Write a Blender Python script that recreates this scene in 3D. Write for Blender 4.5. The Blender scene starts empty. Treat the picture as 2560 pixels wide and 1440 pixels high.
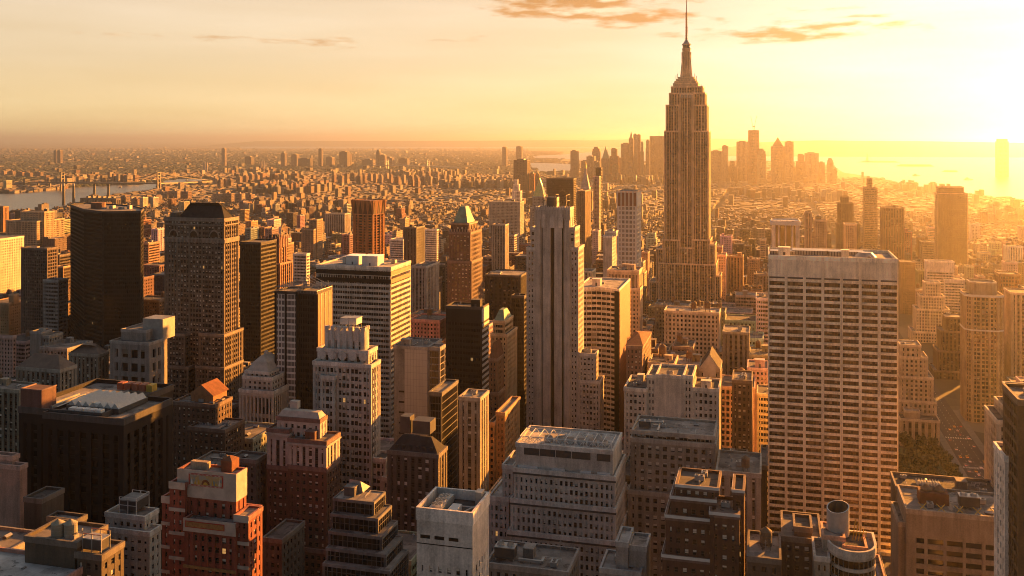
import bpy, math, random
import numpy as np
from mathutils import Vector
R = math.radians
rnd = random.Random(7)

# ------------------------------------------------------------------ camera
F, CX, HY, H = 2400.0, 1280.0, 348.0, 260.0       # focal (photo px), centre, level line, eye height
TH = math.atan((1920 - 1280) / F)                 # view is turned east of the avenues by this
CT, ST = math.cos(TH), math.sin(TH)
sc = bpy.context.scene
col = sc.collection
cd = bpy.data.cameras.new("camera")
cam = bpy.data.objects.new("camera", cd); col.objects.link(cam); sc.camera = cam
cd.sensor_width = 36; cd.lens = 36 * F / 2560
cd.shift_y = -(720 - HY) / 2560
cd.clip_start = 1; cd.clip_end = 300000
cam.location = (0, 0, H)
cam.rotation_euler = (R(90), 0, TH)

# ------------------------------------------------------------------ light
SUN_AZ = R(27.0)      # from +Y (down the avenues) towards +X (west)
SUN_EL = R(9.5)
sd = bpy.data.lights.new("sun", 'SUN'); sun = bpy.data.objects.new("sun", sd); col.objects.link(sun)
sd.energy = 5.0; sd.angle = R(0.5); sd.color = (1.0, 0.36, 0.055)
sdir = Vector((math.sin(SUN_AZ) * math.cos(SUN_EL), math.cos(SUN_AZ) * math.cos(SUN_EL), math.sin(SUN_EL)))
sun.rotation_euler = sdir.to_track_quat('Z', 'Y').to_euler()
HAZE_D, HAZE_G = 0.000044, 0.87
sc.view_settings.view_transform = 'Standard'; sc.view_settings.look = 'None'
sc.view_settings.gamma = 1.0; sc.view_settings.exposure = 2.35
sc.render.engine = 'CYCLES'
cy = sc.cycles
cy.use_denoising = True; cy.denoising_input_passes = 'RGB_ALBEDO_NORMAL'; cy.denoising_prefilter = 'ACCURATE'; cy.filter_width = 1.0
cy.max_bounces = 4; cy.diffuse_bounces = 2; cy.glossy_bounces = 2; cy.transmission_bounces = 2
cy.volume_bounces = 0; cy.sample_clamp_indirect = 4

w = bpy.data.worlds.new("World"); sc.world = w; w.use_nodes = True
nt = w.node_tree; N = nt.nodes; L = nt.links
N.clear()
def nd(nt, t, **k):
    n = nt.nodes.new(t)
    for a, b in k.items(): setattr(n, a, b)
    return n
def mth(nt, op, a, b=None, c=None, clamp=False):
    n = nt.nodes.new('ShaderNodeMath'); n.operation = op; n.use_clamp = clamp
    for i, v in enumerate((a, b, c)):
        if v is None: continue
        if isinstance(v, (int, float)): n.inputs[i].default_value = v
        else: nt.links.new(v, n.inputs[i])
    return n.outputs[0]
def mixc(nt, f, a, b, mode='MIX'):
    n = nt.nodes.new('ShaderNodeMix'); n.data_type = 'RGBA'; n.blend_type = mode
    for i, v in ((0, f), (6, a), (7, b)):
        if isinstance(v, (int, float)): n.inputs[i].default_value = v
        elif isinstance(v, (tuple, list)): n.inputs[i].default_value = tuple(v) + (1,) * (4 - len(v))
        else: nt.links.new(v, n.inputs[i])
    return n.outputs[2]
sky = nd(nt, 'ShaderNodeTexSky', sky_type='NISHITA', sun_disc=False)
sky.sun_elevation = SUN_EL; sky.sun_rotation = SUN_AZ
sky.altitude = 260; sky.air_density = 1.2; sky.dust_density = 2.0; sky.ozone_density = 1.0
geo = nd(nt, 'ShaderNodeTexCoord')
sep = nd(nt, 'ShaderNodeSeparateXYZ'); L.new(geo.outputs['Generated'], sep.inputs[0])
az = mth(nt, 'ARCTAN2', sep.outputs[0], sep.outputs[1])
el = mth(nt, 'ARCSINE', sep.outputs[2])
cv = nd(nt, 'ShaderNodeCombineXYZ')
L.new(mth(nt, 'MULTIPLY', az, 9.0), cv.inputs[0]); L.new(mth(nt, 'MULTIPLY', el, 48.0), cv.inputs[1])
n1 = nd(nt, 'ShaderNodeTexNoise'); n1.inputs['Scale'].default_value = 1.6; n1.inputs['Detail'].default_value = 8; n1.inputs['Roughness'].default_value = .62
L.new(cv.outputs[0], n1.inputs['Vector'])
mask = None
for (ca, ce, ra, re, amp) in [(-.205, .137, .10, .017, 1.15), (-.128, .124, .065, .009, .9), (.028, .1065, .105, .011, 1.1), (-.083, .144, .03, .006, .6),
                          (.10, .120, .06, .004, .45), (.262, .101, .03, .012, 1.0), (-.50, .10, .2, .004, .25), (.06, .128, .06, .004, .3), (-.30, .150, .035, .005, .5)]:
    dx = mth(nt, 'DIVIDE', mth(nt, 'SUBTRACT', az, ca), ra)
    dy = mth(nt, 'DIVIDE', mth(nt, 'SUBTRACT', el, ce), re)
    d = mth(nt, 'SQRT', mth(nt, 'ADD', mth(nt, 'MULTIPLY', dx, dx), mth(nt, 'MULTIPLY', dy, dy)))
    m = mth(nt, 'MULTIPLY', mth(nt, 'SUBTRACT', 1.25, d), amp)
    mask = m if mask is None else mth(nt, 'MAXIMUM', mask, m)
cl = mth(nt, 'ADD', mth(nt, 'MULTIPLY', mth(nt, 'SUBTRACT', n1.outputs[0], .5), 3.2), mask)
cl = mth(nt, 'MULTIPLY', mth(nt, 'SUBTRACT', cl, .22), 1.9, clamp=True)
cl = mth(nt, 'MULTIPLY', cl, mth(nt, 'GREATER_THAN', mask, -0.9))
cv3 = nd(nt, 'ShaderNodeCombineXYZ')
L.new(mth(nt, 'MULTIPLY', az, 14.0), cv3.inputs[0]); L.new(mth(nt, 'MULTIPLY_ADD', el, 60.0, 3.3), cv3.inputs[1])
n3 = nd(nt, 'ShaderNodeTexNoise'); n3.inputs['Scale'].default_value = 2.0; n3.inputs['Detail'].default_value = 6
L.new(cv3.outputs[0], n3.inputs['Vector'])
# broad thin veils
cv2 = nd(nt, 'ShaderNodeCombineXYZ')
L.new(mth(nt, 'MULTIPLY', az, 1.6), cv2.inputs[0]); L.new(mth(nt, 'MULTIPLY', el, 16.0), cv2.inputs[1])
n2 = nd(nt, 'ShaderNodeTexNoise'); n2.inputs['Scale'].default_value = 1.3; n2.inputs['Detail'].default_value = 5
L.new(cv2.outputs[0], n2.inputs['Vector'])
veil = mth(nt, 'MULTIPLY', mth(nt, 'SUBTRACT', n2.outputs[0], .42), 3.0, clamp=True)
# grade: air colour by height and by angle to the sun
SKY_K = 0.0345
dv = nd(nt, 'ShaderNodeVectorMath', operation='DOT_PRODUCT'); L.new(geo.outputs['Generated'], dv.inputs[0]); dv.inputs[1].default_value = (math.sin(SUN_AZ), math.cos(SUN_AZ), 0)
side = mth(nt, 'MULTIPLY_ADD', dv.outputs['Value'], 2.2, .45, clamp=True)      # 0 away from the sun, 1 on its side
bw = nd(nt, 'ShaderNodeRGBToBW'); L.new(sky.outputs[0], bw.inputs[0])
rp = nd(nt, 'ShaderNodeValToRGB'); L.new(mth(nt, 'MULTIPLY', el, 2.0), rp.inputs[0])
for k_, (p_, c_) in enumerate([(0.0, (1.42, .98, .44)), (.06, (1.32, .96, .46)), (.16, (1.20, .92, .56)), (.28, (1.14, .87, .56)), (.7, (.60, .55, .50))]):
    e_ = rp.color_ramp.elements[k_] if k_ < 2 else rp.color_ramp.elements.new(p_)
    e_.position = p_; e_.color = c_ + (1,)
near_sun = mth(nt, 'MULTIPLY', mth(nt, 'SUBTRACT', dv.outputs['Value'], .80), 6.0, clamp=True)
rpc = mixc(nt, mth(nt, 'MULTIPLY', near_sun, .85), rp.outputs[0], (1.15, 1.0, .84))
warm = mixc(nt, 1.0, rpc, mth(nt, 'MULTIPLY', mth(nt, 'POWER', bw.outputs[0], .20), 3.3), 'MULTIPLY')
warm = mixc(nt, .08, warm, mixc(nt, 1.0, sky.outputs[0], (1.1, .86, .72), 'MULTIPLY'))
away = mixc(nt, 1.0, sky.outputs[0], (.40, .425, .47), 'MULTIPLY')
base = mixc(nt, side, away, warm)
base = mixc(nt, mth(nt, 'MULTIPLY', veil, .7), base, mixc(nt, 1.0, base, (1.22, 1.30, 1.5), 'MULTIPLY'))
lit_ = mth(nt, 'MULTIPLY', mth(nt, 'SUBTRACT', n3.outputs[0], .47), 6.0, clamp=True)
cloudc = mixc(nt, 1.0, base, mixc(nt, lit_, (.74, .46, .24), (1.15, 1.12, 1.1)), 'MULTIPLY')
fin = mixc(nt, mth(nt, 'MULTIPLY', cl, .95), base, cloudc)
bg = nd(nt, 'ShaderNodeBackground'); bg.inputs[1].default_value = SKY_K
L.new(fin, bg.inputs[0])
wo = nd(nt, 'ShaderNodeOutputWorld'); L.new(bg.outputs[0], wo.inputs[0])

# ------------------------------------------------------------------ materials
MATS = {}
def newmat(name):
    m = bpy.data.materials.new(name); m.use_nodes = True
    MATS[name] = m
    return m, m.node_tree, m.node_tree.nodes['Principled BSDF']
def noise(nt, vec, scale, detail=4, rough=.6):
    n = nt.nodes.new('ShaderNodeTexNoise'); n.inputs['Scale'].default_value = scale
    n.inputs['Detail'].default_value = detail; n.inputs['Roughness'].default_value = rough
    if vec is not None: nt.links.new(vec, n.inputs['Vector'])
    return n.outputs[0]
def mapping(nt, vec, s):
    m = nt.nodes.new('ShaderNodeMapping'); m.inputs['Scale'].default_value = s
    nt.links.new(vec, m.inputs['Vector']); return m.outputs[0]
def ramp(nt, f, stops):
    r = nt.nodes.new('ShaderNodeValToRGB')
    el = r.color_ramp.elements
    while len(el) < len(stops): el.new(.5)
    for e, (p, c) in zip(el, stops): e.position = p; e.color = tuple(c) + (1,)
    nt.links.new(f, r.inputs[0]); return r.outputs[0]
def masonry(name, gain=(1, 1, 1), add=0.0, rough=.85, bump=True, streak=.6):
    m, nt, b = newmat(name)
    oi = nt.nodes.new('ShaderNodeObjectInfo'); tc = nt.nodes.new('ShaderNodeTexCoord')
    o = tc.outputs['Object']
    c = mixc(nt, 1.0, oi.outputs['Color'], gain, 'MULTIPLY')
    if add: c = mixc(nt, add, c, (1, 1, 1))
    st = noise(nt, mapping(nt, o, (.55, .55, .045)), 1.0, 5)      # rain streaks
    bl = noise(nt, mapping(nt, o, (.11, .11, .09)), 1.0, 4)       # big stains
    fi = noise(nt, o, 1.7, 3)                                     # stone to stone
    v = mth(nt, 'ADD', mth(nt, 'MULTIPLY', mth(nt, 'SUBTRACT', st, .5), streak * 2.2), mth(nt, 'MULTIPLY', mth(nt, 'SUBTRACT', bl, .5), 1.3))
    v = mth(nt, 'ADD', v, mth(nt, 'MULTIPLY', mth(nt, 'SUBTRACT', fi, .5), .9))
    v = mth(nt, 'ADD', v, 1.0)
    hs = nt.nodes.new('ShaderNodeVectorMath'); hs.operation = 'SCALE'
    nt.links.new(c, hs.inputs[0]); nt.links.new(v, hs.inputs[3])
    nt.links.new(hs.outputs[0], b.inputs['Base Color'])
    b.inputs['Roughness'].default_value = rough
    if bump:
        bp = nt.nodes.new('ShaderNodeBump'); bp.inputs['Strength'].default_value = .25; bp.inputs['Distance'].default_value = .1
        nt.links.new(noise(nt, o, 3.0, 3), bp.inputs['Height']); nt.links.new(bp.outputs[0], b.inputs['Normal'])
    return m
masonry('wall'); masonry('trim', (1.25, 1.25, 1.25), .05); masonry('spandrel', (.32, .30, .28), 0, .6, False)
masonry('sidewall', (.8, .78, .76))
def glassmat(name, stops, rough=.12, blinds=.0, blindc=(.34, .31, .26), lit=0.0, spec=.5):
    m, nt, b = newmat(name)
    uv = nt.nodes.new('ShaderNodeUVMap'); uv.uv_map = 'UVMap'
    fl = nt.nodes.new('ShaderNodeVectorMath'); fl.operation = 'FLOOR'; nt.links.new(uv.outputs[0], fl.inputs[0])
    wn = nt.nodes.new('ShaderNodeTexWhiteNoise'); wn.noise_dimensions = '2D'; nt.links.new(fl.outputs[0], wn.inputs['Vector'])
    c = ramp(nt, wn.outputs['Value'], stops)
    sp = nt.nodes.new('ShaderNodeSeparateColor'); nt.links.new(wn.outputs['Color'], sp.inputs[0])
    if blinds:
        su = nt.nodes.new('ShaderNodeSeparateXYZ'); nt.links.new(uv.outputs[0], su.inputs[0])
        fv = mth(nt, 'FRACT', su.outputs[1])
        h = mth(nt, 'MULTIPLY_ADD', sp.outputs[1], .7, .25)
        isb = mth(nt, 'MULTIPLY', mth(nt, 'GREATER_THAN', fv, h), mth(nt, 'LESS_THAN', sp.outputs[0], blinds))
        c = mixc(nt, isb, c, mixc(nt, sp.outputs[2], blindc, tuple(x * .5 for x in blindc)))
    nt.links.new(c, b.inputs['Base Color'])
    b.inputs['Roughness'].default_value = rough
    b.inputs['Specular IOR Level'].default_value = spec
    if lit:
        nt.links.new(mth(nt, 'MULTIPLY', mth(nt, 'GREATER_THAN', wn.outputs['Value'], 1 - lit), .06), b.inputs['Emission Strength'])
        b.inputs['Emission Color'].default_value = (1, .55, .2, 1)
    return m
glassmat('glass', [(0, (.008, .008, .009)), (.6, (.018, .017, .016)), (.9, (.035, .032, .03)), (1, (.09, .08, .07))], blinds=.28, lit=.0015)
glassmat('glassdark', [(0, (.006, .006, .007)), (.6, (.012, .011, .010)), (1, (.03, .027, .024))], .15, lit=.0006, spec=.25)
glassmat('glasspale', [(0, (.10, .10, .10)), (.5, (.16, .155, .15)), (1, (.26, .25, .23))], .2)
glassmat('louvre', [(0, (.03, .03, .03)), (1, (.05, .05, .05))], .6)
def flat(name, c, rough=.7, metal=0.0, var=.25, scale=.3, emis=None, spec=.5):
    m, nt, b = newmat(name)
    tc = nt.nodes.new('ShaderNodeTexCoord')
    f = noise(nt, tc.outputs['Object'], scale, 5, .65)
    lo = tuple(x * (1 - var) for x in c); hi = tuple(min(1, x * (1 + var)) for x in c)
    nt.links.new(ramp(nt, f, [(.3, lo), (.7, hi)]), b.inputs['Base Color'])
    b.inputs['Roughness'].default_value = rough; b.inputs['Metallic'].default_value = metal
    b.inputs['Specular IOR Level'].default_value = spec
    return m
def roofmat(name, lo, hi):
    m, nt, b = newmat(name)
    oi = nt.nodes.new('ShaderNodeObjectInfo'); tc = nt.nodes.new('ShaderNodeTexCoord'); o = tc.outputs['Object']
    base = ramp(nt, oi.outputs['Random'], [(0, lo), (1, hi)])
    st = noise(nt, o, .12, 6, .7); gr = noise(nt, o, 1.2, 3)
    vo = nt.nodes.new('ShaderNodeTexVoronoi'); vo.inputs['Scale'].default_value = .16; vo.distance = 'CHEBYCHEV'; nt.links.new(o, vo.inputs['Vector'])
    vs = nt.nodes.new('ShaderNodeSeparateColor'); nt.links.new(vo.outputs['Color'], vs.inputs[0])
    v = mth(nt, 'ADD', mth(nt, 'MULTIPLY', mth(nt, 'SUBTRACT', st, .5), 2.2), mth(nt, 'MULTIPLY_ADD', gr, .5, .45))
    v = mth(nt, 'ADD', v, mth(nt, 'MULTIPLY', vs.outputs[0], .6))
    tar = mth(nt, 'GREATER_THAN', noise(nt, o, .22, 4), .60)
    v = mth(nt, 'MULTIPLY', v, mth(nt, 'MULTIPLY_ADD', tar, -.55, 1.0))
    s = nt.nodes.new('ShaderNodeVectorMath'); s.operation = 'SCALE'; nt.links.new(base, s.inputs[0]); nt.links.new(v, s.inputs[3])
    nt.links.new(s.outputs[0], b.inputs['Base Color']); b.inputs['Roughness'].default_value = .9
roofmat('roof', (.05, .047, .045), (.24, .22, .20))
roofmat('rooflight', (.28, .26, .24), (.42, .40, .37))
flat('metal', (.32, .32, .31), .45, .3); flat('metaldark', (.07, .068, .065), .5, .2)
flat('white', (.62, .60, .56), .6, 0, .12); flat('wood', (.16, .10, .06), .85, 0, .4, .8)
flat('copper', (.16, .25, .19), .7, 0, .3, .25); flat('gold', (.85, .58, .16), .35, .7, .15)
flat('tile', (.20, .085, .045), .9, 0, .3, spec=.2); flat('slate', (.035, .034, .036), .9, 0, .4, spec=.15)
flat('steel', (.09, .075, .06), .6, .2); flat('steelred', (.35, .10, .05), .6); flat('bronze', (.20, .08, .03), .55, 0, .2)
flat('darkpanel', (.011, .010, .009), .5, 0, .3, spec=.25); flat('paint_yellow', (.5, .32, .04), .6); flat('paint_red', (.35, .03, .02), .5)
flat('carblack', (.02, .02, .022), .25); flat('rubber', (.02, .02, .02), .9); flat('leaf', (.045, .055, .022), .9, 0, .5, .15); flat('bark', (.06, .045, .03), .9)
flat('asphalt', (.05, .048, .045), .9, 0, .3, .05); flat('paving', (.16, .15, .135), .9, 0, .25, .2); flat('marking', (.6, .6, .56), .7)
flat('lawn', (.07, .09, .03), .95, 0, .3, .02); flat('hillside', (.07, .075, .04), .95, 0, .5, .002)
flat('statue_copper', (.16, .26, .21), .7)
def mosaic():
    m, nt, b = newmat('mosaic')
    tc = nt.nodes.new('ShaderNodeTexCoord')
    v = nt.nodes.new('ShaderNodeTexVoronoi'); v.inputs['Scale'].default_value = .9; nt.links.new(tc.outputs['Object'], v.inputs['Vector'])
    sp = nt.nodes.new('ShaderNodeSeparateColor'); nt.links.new(v.outputs['Color'], sp.inputs[0])
    nt.links.new(ramp(nt, sp.outputs[0], [(0, (.20, .22, .20)), (.4, (.42, .30, .12)), (.7, (.16, .24, .26)), (1, (.5, .38, .2))]), b.inputs['Base Color'])
mosaic()
def citymat():
    """far blocks: wall colour per face, window grid from the UVs (one unit = one window cell)"""
    m, nt, b = newmat('cityblock')
    at = nt.nodes.new('ShaderNodeAttribute'); at.attribute_name = 'Col'
    uv = nt.nodes.new('ShaderNodeUVMap'); uv.uv_map = 'UVMap'
    su = nt.nodes.new('ShaderNodeSeparateXYZ'); nt.links.new(uv.outputs[0], su.inputs[0])
    fu = mth(nt, 'FRACT', su.outputs[0]); fv = mth(nt, 'FRACT', su.outputs[1])
    a = mth(nt, 'MULTIPLY', mth(nt, 'GREATER_THAN', fu, .25), mth(nt, 'LESS_THAN', fu, .75))
    c = mth(nt, 'MULTIPLY', mth(nt, 'GREATER_THAN', fv, .28), mth(nt, 'LESS_THAN', fv, .78))
    win = mth(nt, 'MULTIPLY', mth(nt, 'MULTIPLY', a, c), mth(nt, 'GREATER_THAN', su.outputs[1], 0.0))
    fl = nt.nodes.new('ShaderNodeVectorMath'); fl.operation = 'FLOOR'; nt.links.new(uv.outputs[0], fl.inputs[0])
    wn = nt.nodes.new('ShaderNodeTexWhiteNoise'); wn.noise_dimensions = '2D'; nt.links.new(fl.outputs[0], wn.inputs['Vector'])
    wc = ramp(nt, wn.outputs['Value'], [(0, (.012, .012, .012)), (.7, (.04, .036, .032)), (1, (.15, .13, .11))])
    tc = nt.nodes.new('ShaderNodeTexCoord')
    f = noise(nt, tc.outputs['Object'], .05, 6, .7)
    s = nt.nodes.new('ShaderNodeVectorMath'); s.operation = 'SCALE'; nt.links.new(at.outputs['Color'], s.inputs[0]); nt.links.new(mth(nt, 'MULTIPLY_ADD', f, 1.2, .4), s.inputs[3])
    nt.links.new(mixc(nt, win, s.outputs[0], wc), b.inputs['Base Color'])
    nt.links.new(mth(nt, 'MULTIPLY_ADD', win, -.6, .85), b.inputs['Roughness'])
citymat()
def groundmat():
    m, nt, b = newmat('groundmat')
    tc = nt.nodes.new('ShaderNodeTexCoord'); o = tc.outputs['Object']
    v = nt.nodes.new('ShaderNodeTexVoronoi'); v.inputs['Scale'].default_value = .012; nt.links.new(o, v.inputs['Vector'])
    sp = nt.nodes.new('ShaderNodeSeparateColor'); nt.links.new(v.outputs['Color'], sp.inputs[0])
    a = ramp(nt, sp.outputs[0], [(0, (.05, .05, .035)), (.5, (.09, .08, .06)), (.8, (.16, .13, .10)), (1, (.34, .30, .25))])
    g = noise(nt, o, .0009, 6, .6)
    c = mixc(nt, mth(nt, 'MULTIPLY', mth(nt, 'SUBTRACT', g, .45), 5, clamp=True), a, (.05, .055, .03))
    nt.links.new(c, b.inputs['Base Color']); b.inputs['Roughness'].default_value = .95
groundmat()
def watermat():
    m, nt, b = newmat('water')
    tc = nt.nodes.new('ShaderNodeTexCoord'); o = tc.outputs['Object']
    n = noise(nt, mapping(nt, o, (.004, .012, 1)), 1.0, 8, .7)
    nt.links.new(ramp(nt, n, [(.35, (.03, .035, .035)), (.65, (.07, .07, .06))]), b.inputs['Base Color'])
    bp = nt.nodes.new('ShaderNodeBump'); bp.inputs['Strength'].default_value = .6; bp.inputs['Distance'].default_value = 3.0
    nt.links.new(noise(nt, mapping(nt, o, (.02, .05, 1)), 1.0, 6, .7), bp.inputs['Height']); nt.links.new(bp.outputs[0], b.inputs['Normal'])
    b.inputs['Roughness'].default_value = .28; b.inputs['Specular IOR Level'].default_value = .8
watermat()

# ------------------------------------------------------------------ projection helpers
def X_at(px, Y): return Y * math.tan(math.atan((px - CX) / F) - TH)
def yc_at(X, Y): return -X * ST + Y * CT
def px_of(X, Y): return CX + F * (X * CT + Y * ST) / yc_at(X, Y)
def py_of(X, Y, Z): return HY + F * (H - Z) / yc_at(X, Y)
def Z_at(py, X, Y): return H - (py - HY) * yc_at(X, Y) / F
def ground_at(px, py, z=0.0):
    y = F * (H - z) / (py - HY); a = math.atan((px - CX) / F) - TH
    Y = y / (CT - math.tan(a) * ST); return (Y * math.tan(a), Y)

# ------------------------------------------------------------------ mesh building
class MB:
    def __init__(s): s.v = []; s.f = []; s.m = []; s.uv = []; s.slots = []; s.c = []
    def slot(s, m):
        if m not in s.slots: s.slots.append(m)
        return s.slots.index(m)
    def face(s, pts, mat, uv=None, colr=None):
        b = len(s.v); s.v += [tuple(p) for p in pts]; s.f.append(tuple(range(b, b + len(pts))))
        s.m.append(s.slot(mat)); s.uv.append(uv); s.c.append(colr)
    def box(s, x0, x1, y0, y1, z0, z1, mat, bottom=False):
        P = [(x0, y0), (x1, y0), (x1, y1), (x0, y1)]
        s.prism(P, z0, z1, mat, bottom=bottom)
    def prism(s, P, z0, z1, mat, top=True, bottom=False, topmat=None, P2=None):
        Q = P2 or P; n = len(P)
        b = len(s.v); s.v += [(x, y, z0) for x, y in P] + [(x, y, z1) for x, y in Q]
        for i in range(n):
            j = (i + 1) % n
            s.f.append((b + i, b + j, b + n + j, b + n + i)); s.m.append(s.slot(mat)); s.uv.append(None); s.c.append(None)
        if top: s.f.append(tuple(b + n + i for i in range(n))); s.m.append(s.slot(topmat or mat)); s.uv.append(None); s.c.append(None)
        if bottom: s.f.append(tuple(b + n - 1 - i for i in range(n))); s.m.append(s.slot(mat)); s.uv.append(None); s.c.append(None)
    def cyl(s, cx, cy_, r0, r1, z0, z1, mat, n=12, top=True, topmat=None):
        P = [(cx + r0 * math.cos(2 * math.pi * i / n), cy_ + r0 * math.sin(2 * math.pi * i / n)) for i in range(n)]
        Q = [(cx + r1 * math.cos(2 * math.pi * i / n), cy_ + r1 * math.sin(2 * math.pi * i / n)) for i in range(n)]
        s.prism(P, z0, z1, mat, top=top, P2=Q, topmat=topmat)
    def tube(s, a, b_, r, mat, n=6):
        a = Vector(a); b_ = Vector(b_); d = (b_ - a)
        if d.length < 1e-6: return
        d.normalize(); u = d.orthogonal().normalized(); v = d.cross(u)
        k = len(s.v)
        for p in (a, b_):
            for i in range(n):
                t = 2 * math.pi * i / n; s.v.append(tuple(p + u * (r * math.cos(t)) + v * (r * math.sin(t))))
        for i in range(n):
            j = (i + 1) % n
            s.f.append((k + i, k + j, k + n + j, k + n + i)); s.m.append(s.slot(mat)); s.uv.append(None); s.c.append(None)
        s.f.append(tuple(k + n + i for i in range(n))); s.m.append(s.slot(mat)); s.uv.append(None); s.c.append(None)
        s.f.append(tuple(k + n - 1 - i for i in range(n))); s.m.append(s.slot(mat)); s.uv.append(None); s.c.append(None)
    def pyramid(s, x0, x1, y0, y1, z0, z1, mat, inset=1.0):
        """inset 1 = point, less = cut off"""
        mx, my = (x0 + x1) / 2, (y0 + y1) / 2; k = 1 - inset + .001
        s.prism([(x0, y0), (x1, y0), (x1, y1), (x0, y1)], z0, z1, mat,
                P2=[(mx + (x0 - mx) * k, my + (y0 - my) * k), (mx + (x1 - mx) * k, my + (y0 - my) * k), (mx + (x1 - mx) * k, my + (y1 - my) * k), (mx + (x0 - mx) * k, my + (y1 - my) * k)])
    def hip(s, x0, x1, y0, y1, z0, z1, mat, r):
        """roof cut back by r metres on every side"""
        s.prism([(x0, y0), (x1, y0), (x1, y1), (x0, y1)], z0, z1, mat, P2=[(x0 + r, y0 + r), (x1 - r, y0 + r), (x1 - r, y1 - r), (x0 + r, y1 - r)])
    def gable(s, x0, x1, y0, y1, z0, z1, mat, axis='y', endmat=None):
        e = endmat or mat
        if axis == 'y':
            m = (x0 + x1) / 2
            s.face([(x0, y0, z0), (x1, y0, z0), (m, y0, z1)], e); s.face([(x1, y1, z0), (x0, y1, z0), (m, y1, z1)], e)
            s.face([(x1, y0, z0), (x1, y1, z0), (m, y1, z1), (m, y0, z1)], mat); s.face([(x0, y1, z0), (x0, y0, z0), (m, y0, z1), (m, y1, z1)], mat)
        else:
            m = (y0 + y1) / 2
            s.face([(x0, y1, z0), (x0, y0, z0), (x0, m, z1)], e); s.face([(x1, y0, z0), (x1, y1, z0), (x1, m, z1)], e)
            s.face([(x0, y0, z0), (x1, y0, z0), (x1, m, z1), (x0, m, z1)], mat); s.face([(x1, y1, z0), (x0, y1, z0), (x0, m, z1), (x1, m, z1)], mat)
    def mesh(s, name, org=(0, 0, 0)):
        me = bpy.data.meshes.new(name)
        ox, oy, oz = org
        me.from_pydata([(x - ox, y - oy, z - oz) for x, y, z in s.v], [], s.f)
        for m in s.slots: me.materials.append(MATS[m])
        me.polygons.foreach_set('material_index', s.m)
        if any(u is not None for u in s.uv):
            lay = me.uv_layers.new(name='UVMap'); buf = []
            for f, u in zip(s.f, s.uv):
                buf += [c for p in (u or [(-5, -5)] * len(f)) for c in p]
            lay.data.foreach_set('uv', buf)
        if any(c is not None for c in s.c):
            at = me.color_attributes.new('Col', 'FLOAT_COLOR', 'CORNER'); buf = []
            for f, c in zip(s.f, s.c): buf += list((c or (.2, .2, .2)) + (1,)) * len(f)
            at.data.foreach_set('color', buf)
        me.update(); return me
    def build(s, name, parent=None, color=None, org=(0, 0, 0)):
        if not s.f: return None
        o = bpy.data.objects.new(name, s.mesh(name, org)); col.objects.link(o)
        if parent is not None: o.parent = parent
        else: o.location = org
        if color: o.color = tuple(color) + (1,)
        return o
def tag(o, label=None, cat=None, group=None, kind=None):
    if label: o['label'] = label
    if cat: o['category'] = cat
    if group: o['group'] = group
    if kind: o['kind'] = kind
    return o
def empty(name, loc, label, cat, group=None):
    o = bpy.data.objects.new(name, None); col.objects.link(o); o.location = loc; o.empty_display_size = 5
    return tag(o, label, cat, group)
def link_copy(src, parent, loc=None, rz=None, name=None):
    o = src.copy(); col.objects.link(o); o.parent = parent
    if loc is not None: o.location = loc
    if rz is not None: o.rotation_euler = (0, 0, rz)
    if name: o.name = name
    return o

# ------------------------------------------------------------------ facades in relief
def offs(P, d):
    """inset of a counter-clockwise outline by d"""
    n = len(P); out = []
    for i in range(n):
        a, b, c = P[i - 1], P[i], P[(i + 1) % n]
        d1 = Vector((b[0] - a[0], b[1] - a[1])).normalized(); d2 = Vector((c[0] - b[0], c[1] - b[1])).normalized()
        n1_ = Vector((-d1.y, d1.x)); n2_ = Vector((-d2.y, d2.x))
        m = (n1_ + n2_); k = max(.25, 1 + n1_.dot(n2_))
        out.append((b[0] + m.x * d / k, b[1] + m.y * d / k))
    return out
def crv(c):
    m_ = max(c); k_ = (m_ / .25) ** .7
    if m_ * k_ > .74: k_ = .74 / m_
    return tuple(v * k_ for v in c)
def rect(x0, x1, y0, y1): return [(x0, y0), (x1, y0), (x1, y1), (x0, y1)]
ST_ = {
 'stone':  dict(bay=3.3, pf=.46, fl=3.7, sf=.44, a=0, b=.12, dep=.5),
 'brick':  dict(bay=3.1, pf=.52, fl=3.5, sf=.48, a=0, b=.06, dep=.4),
 'grid':   dict(bay=3.0, pf=.30, fl=3.8, sf=.34, a=0, b=.05, dep=.7),
 'strips': dict(bay=4.2, pf=.50, fl=3.8, sf=.45, a=0, b=.40, dep=.6, sm='spandrel'),
 'piers':  dict(bay=5.0, pf=.42, fl=3.8, sf=.40, a=0, b=.55, dep=.8, sm='spandrel'),
 'ribbon': dict(bay=1.9, pf=.08, fl=3.8, sf=.48, a=.10, b=0, dep=.5),
 'glass':  dict(bay=1.7, pf=.09, fl=3.9, sf=.14, a=0, b=.05, dep=.22, g='glassdark'),
 'dark':   dict(bay=1.8, pf=.14, fl=3.9, sf=.40, a=0, b=.06, dep=.25, g='glassdark', sm='darkpanel'),
 'blank':  dict(blank=True),
 'balcony': dict(bay=3.3, pf=.30, fl=3.0, sf=.36, a=.25, b=0, dep=1.0),
}
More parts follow.
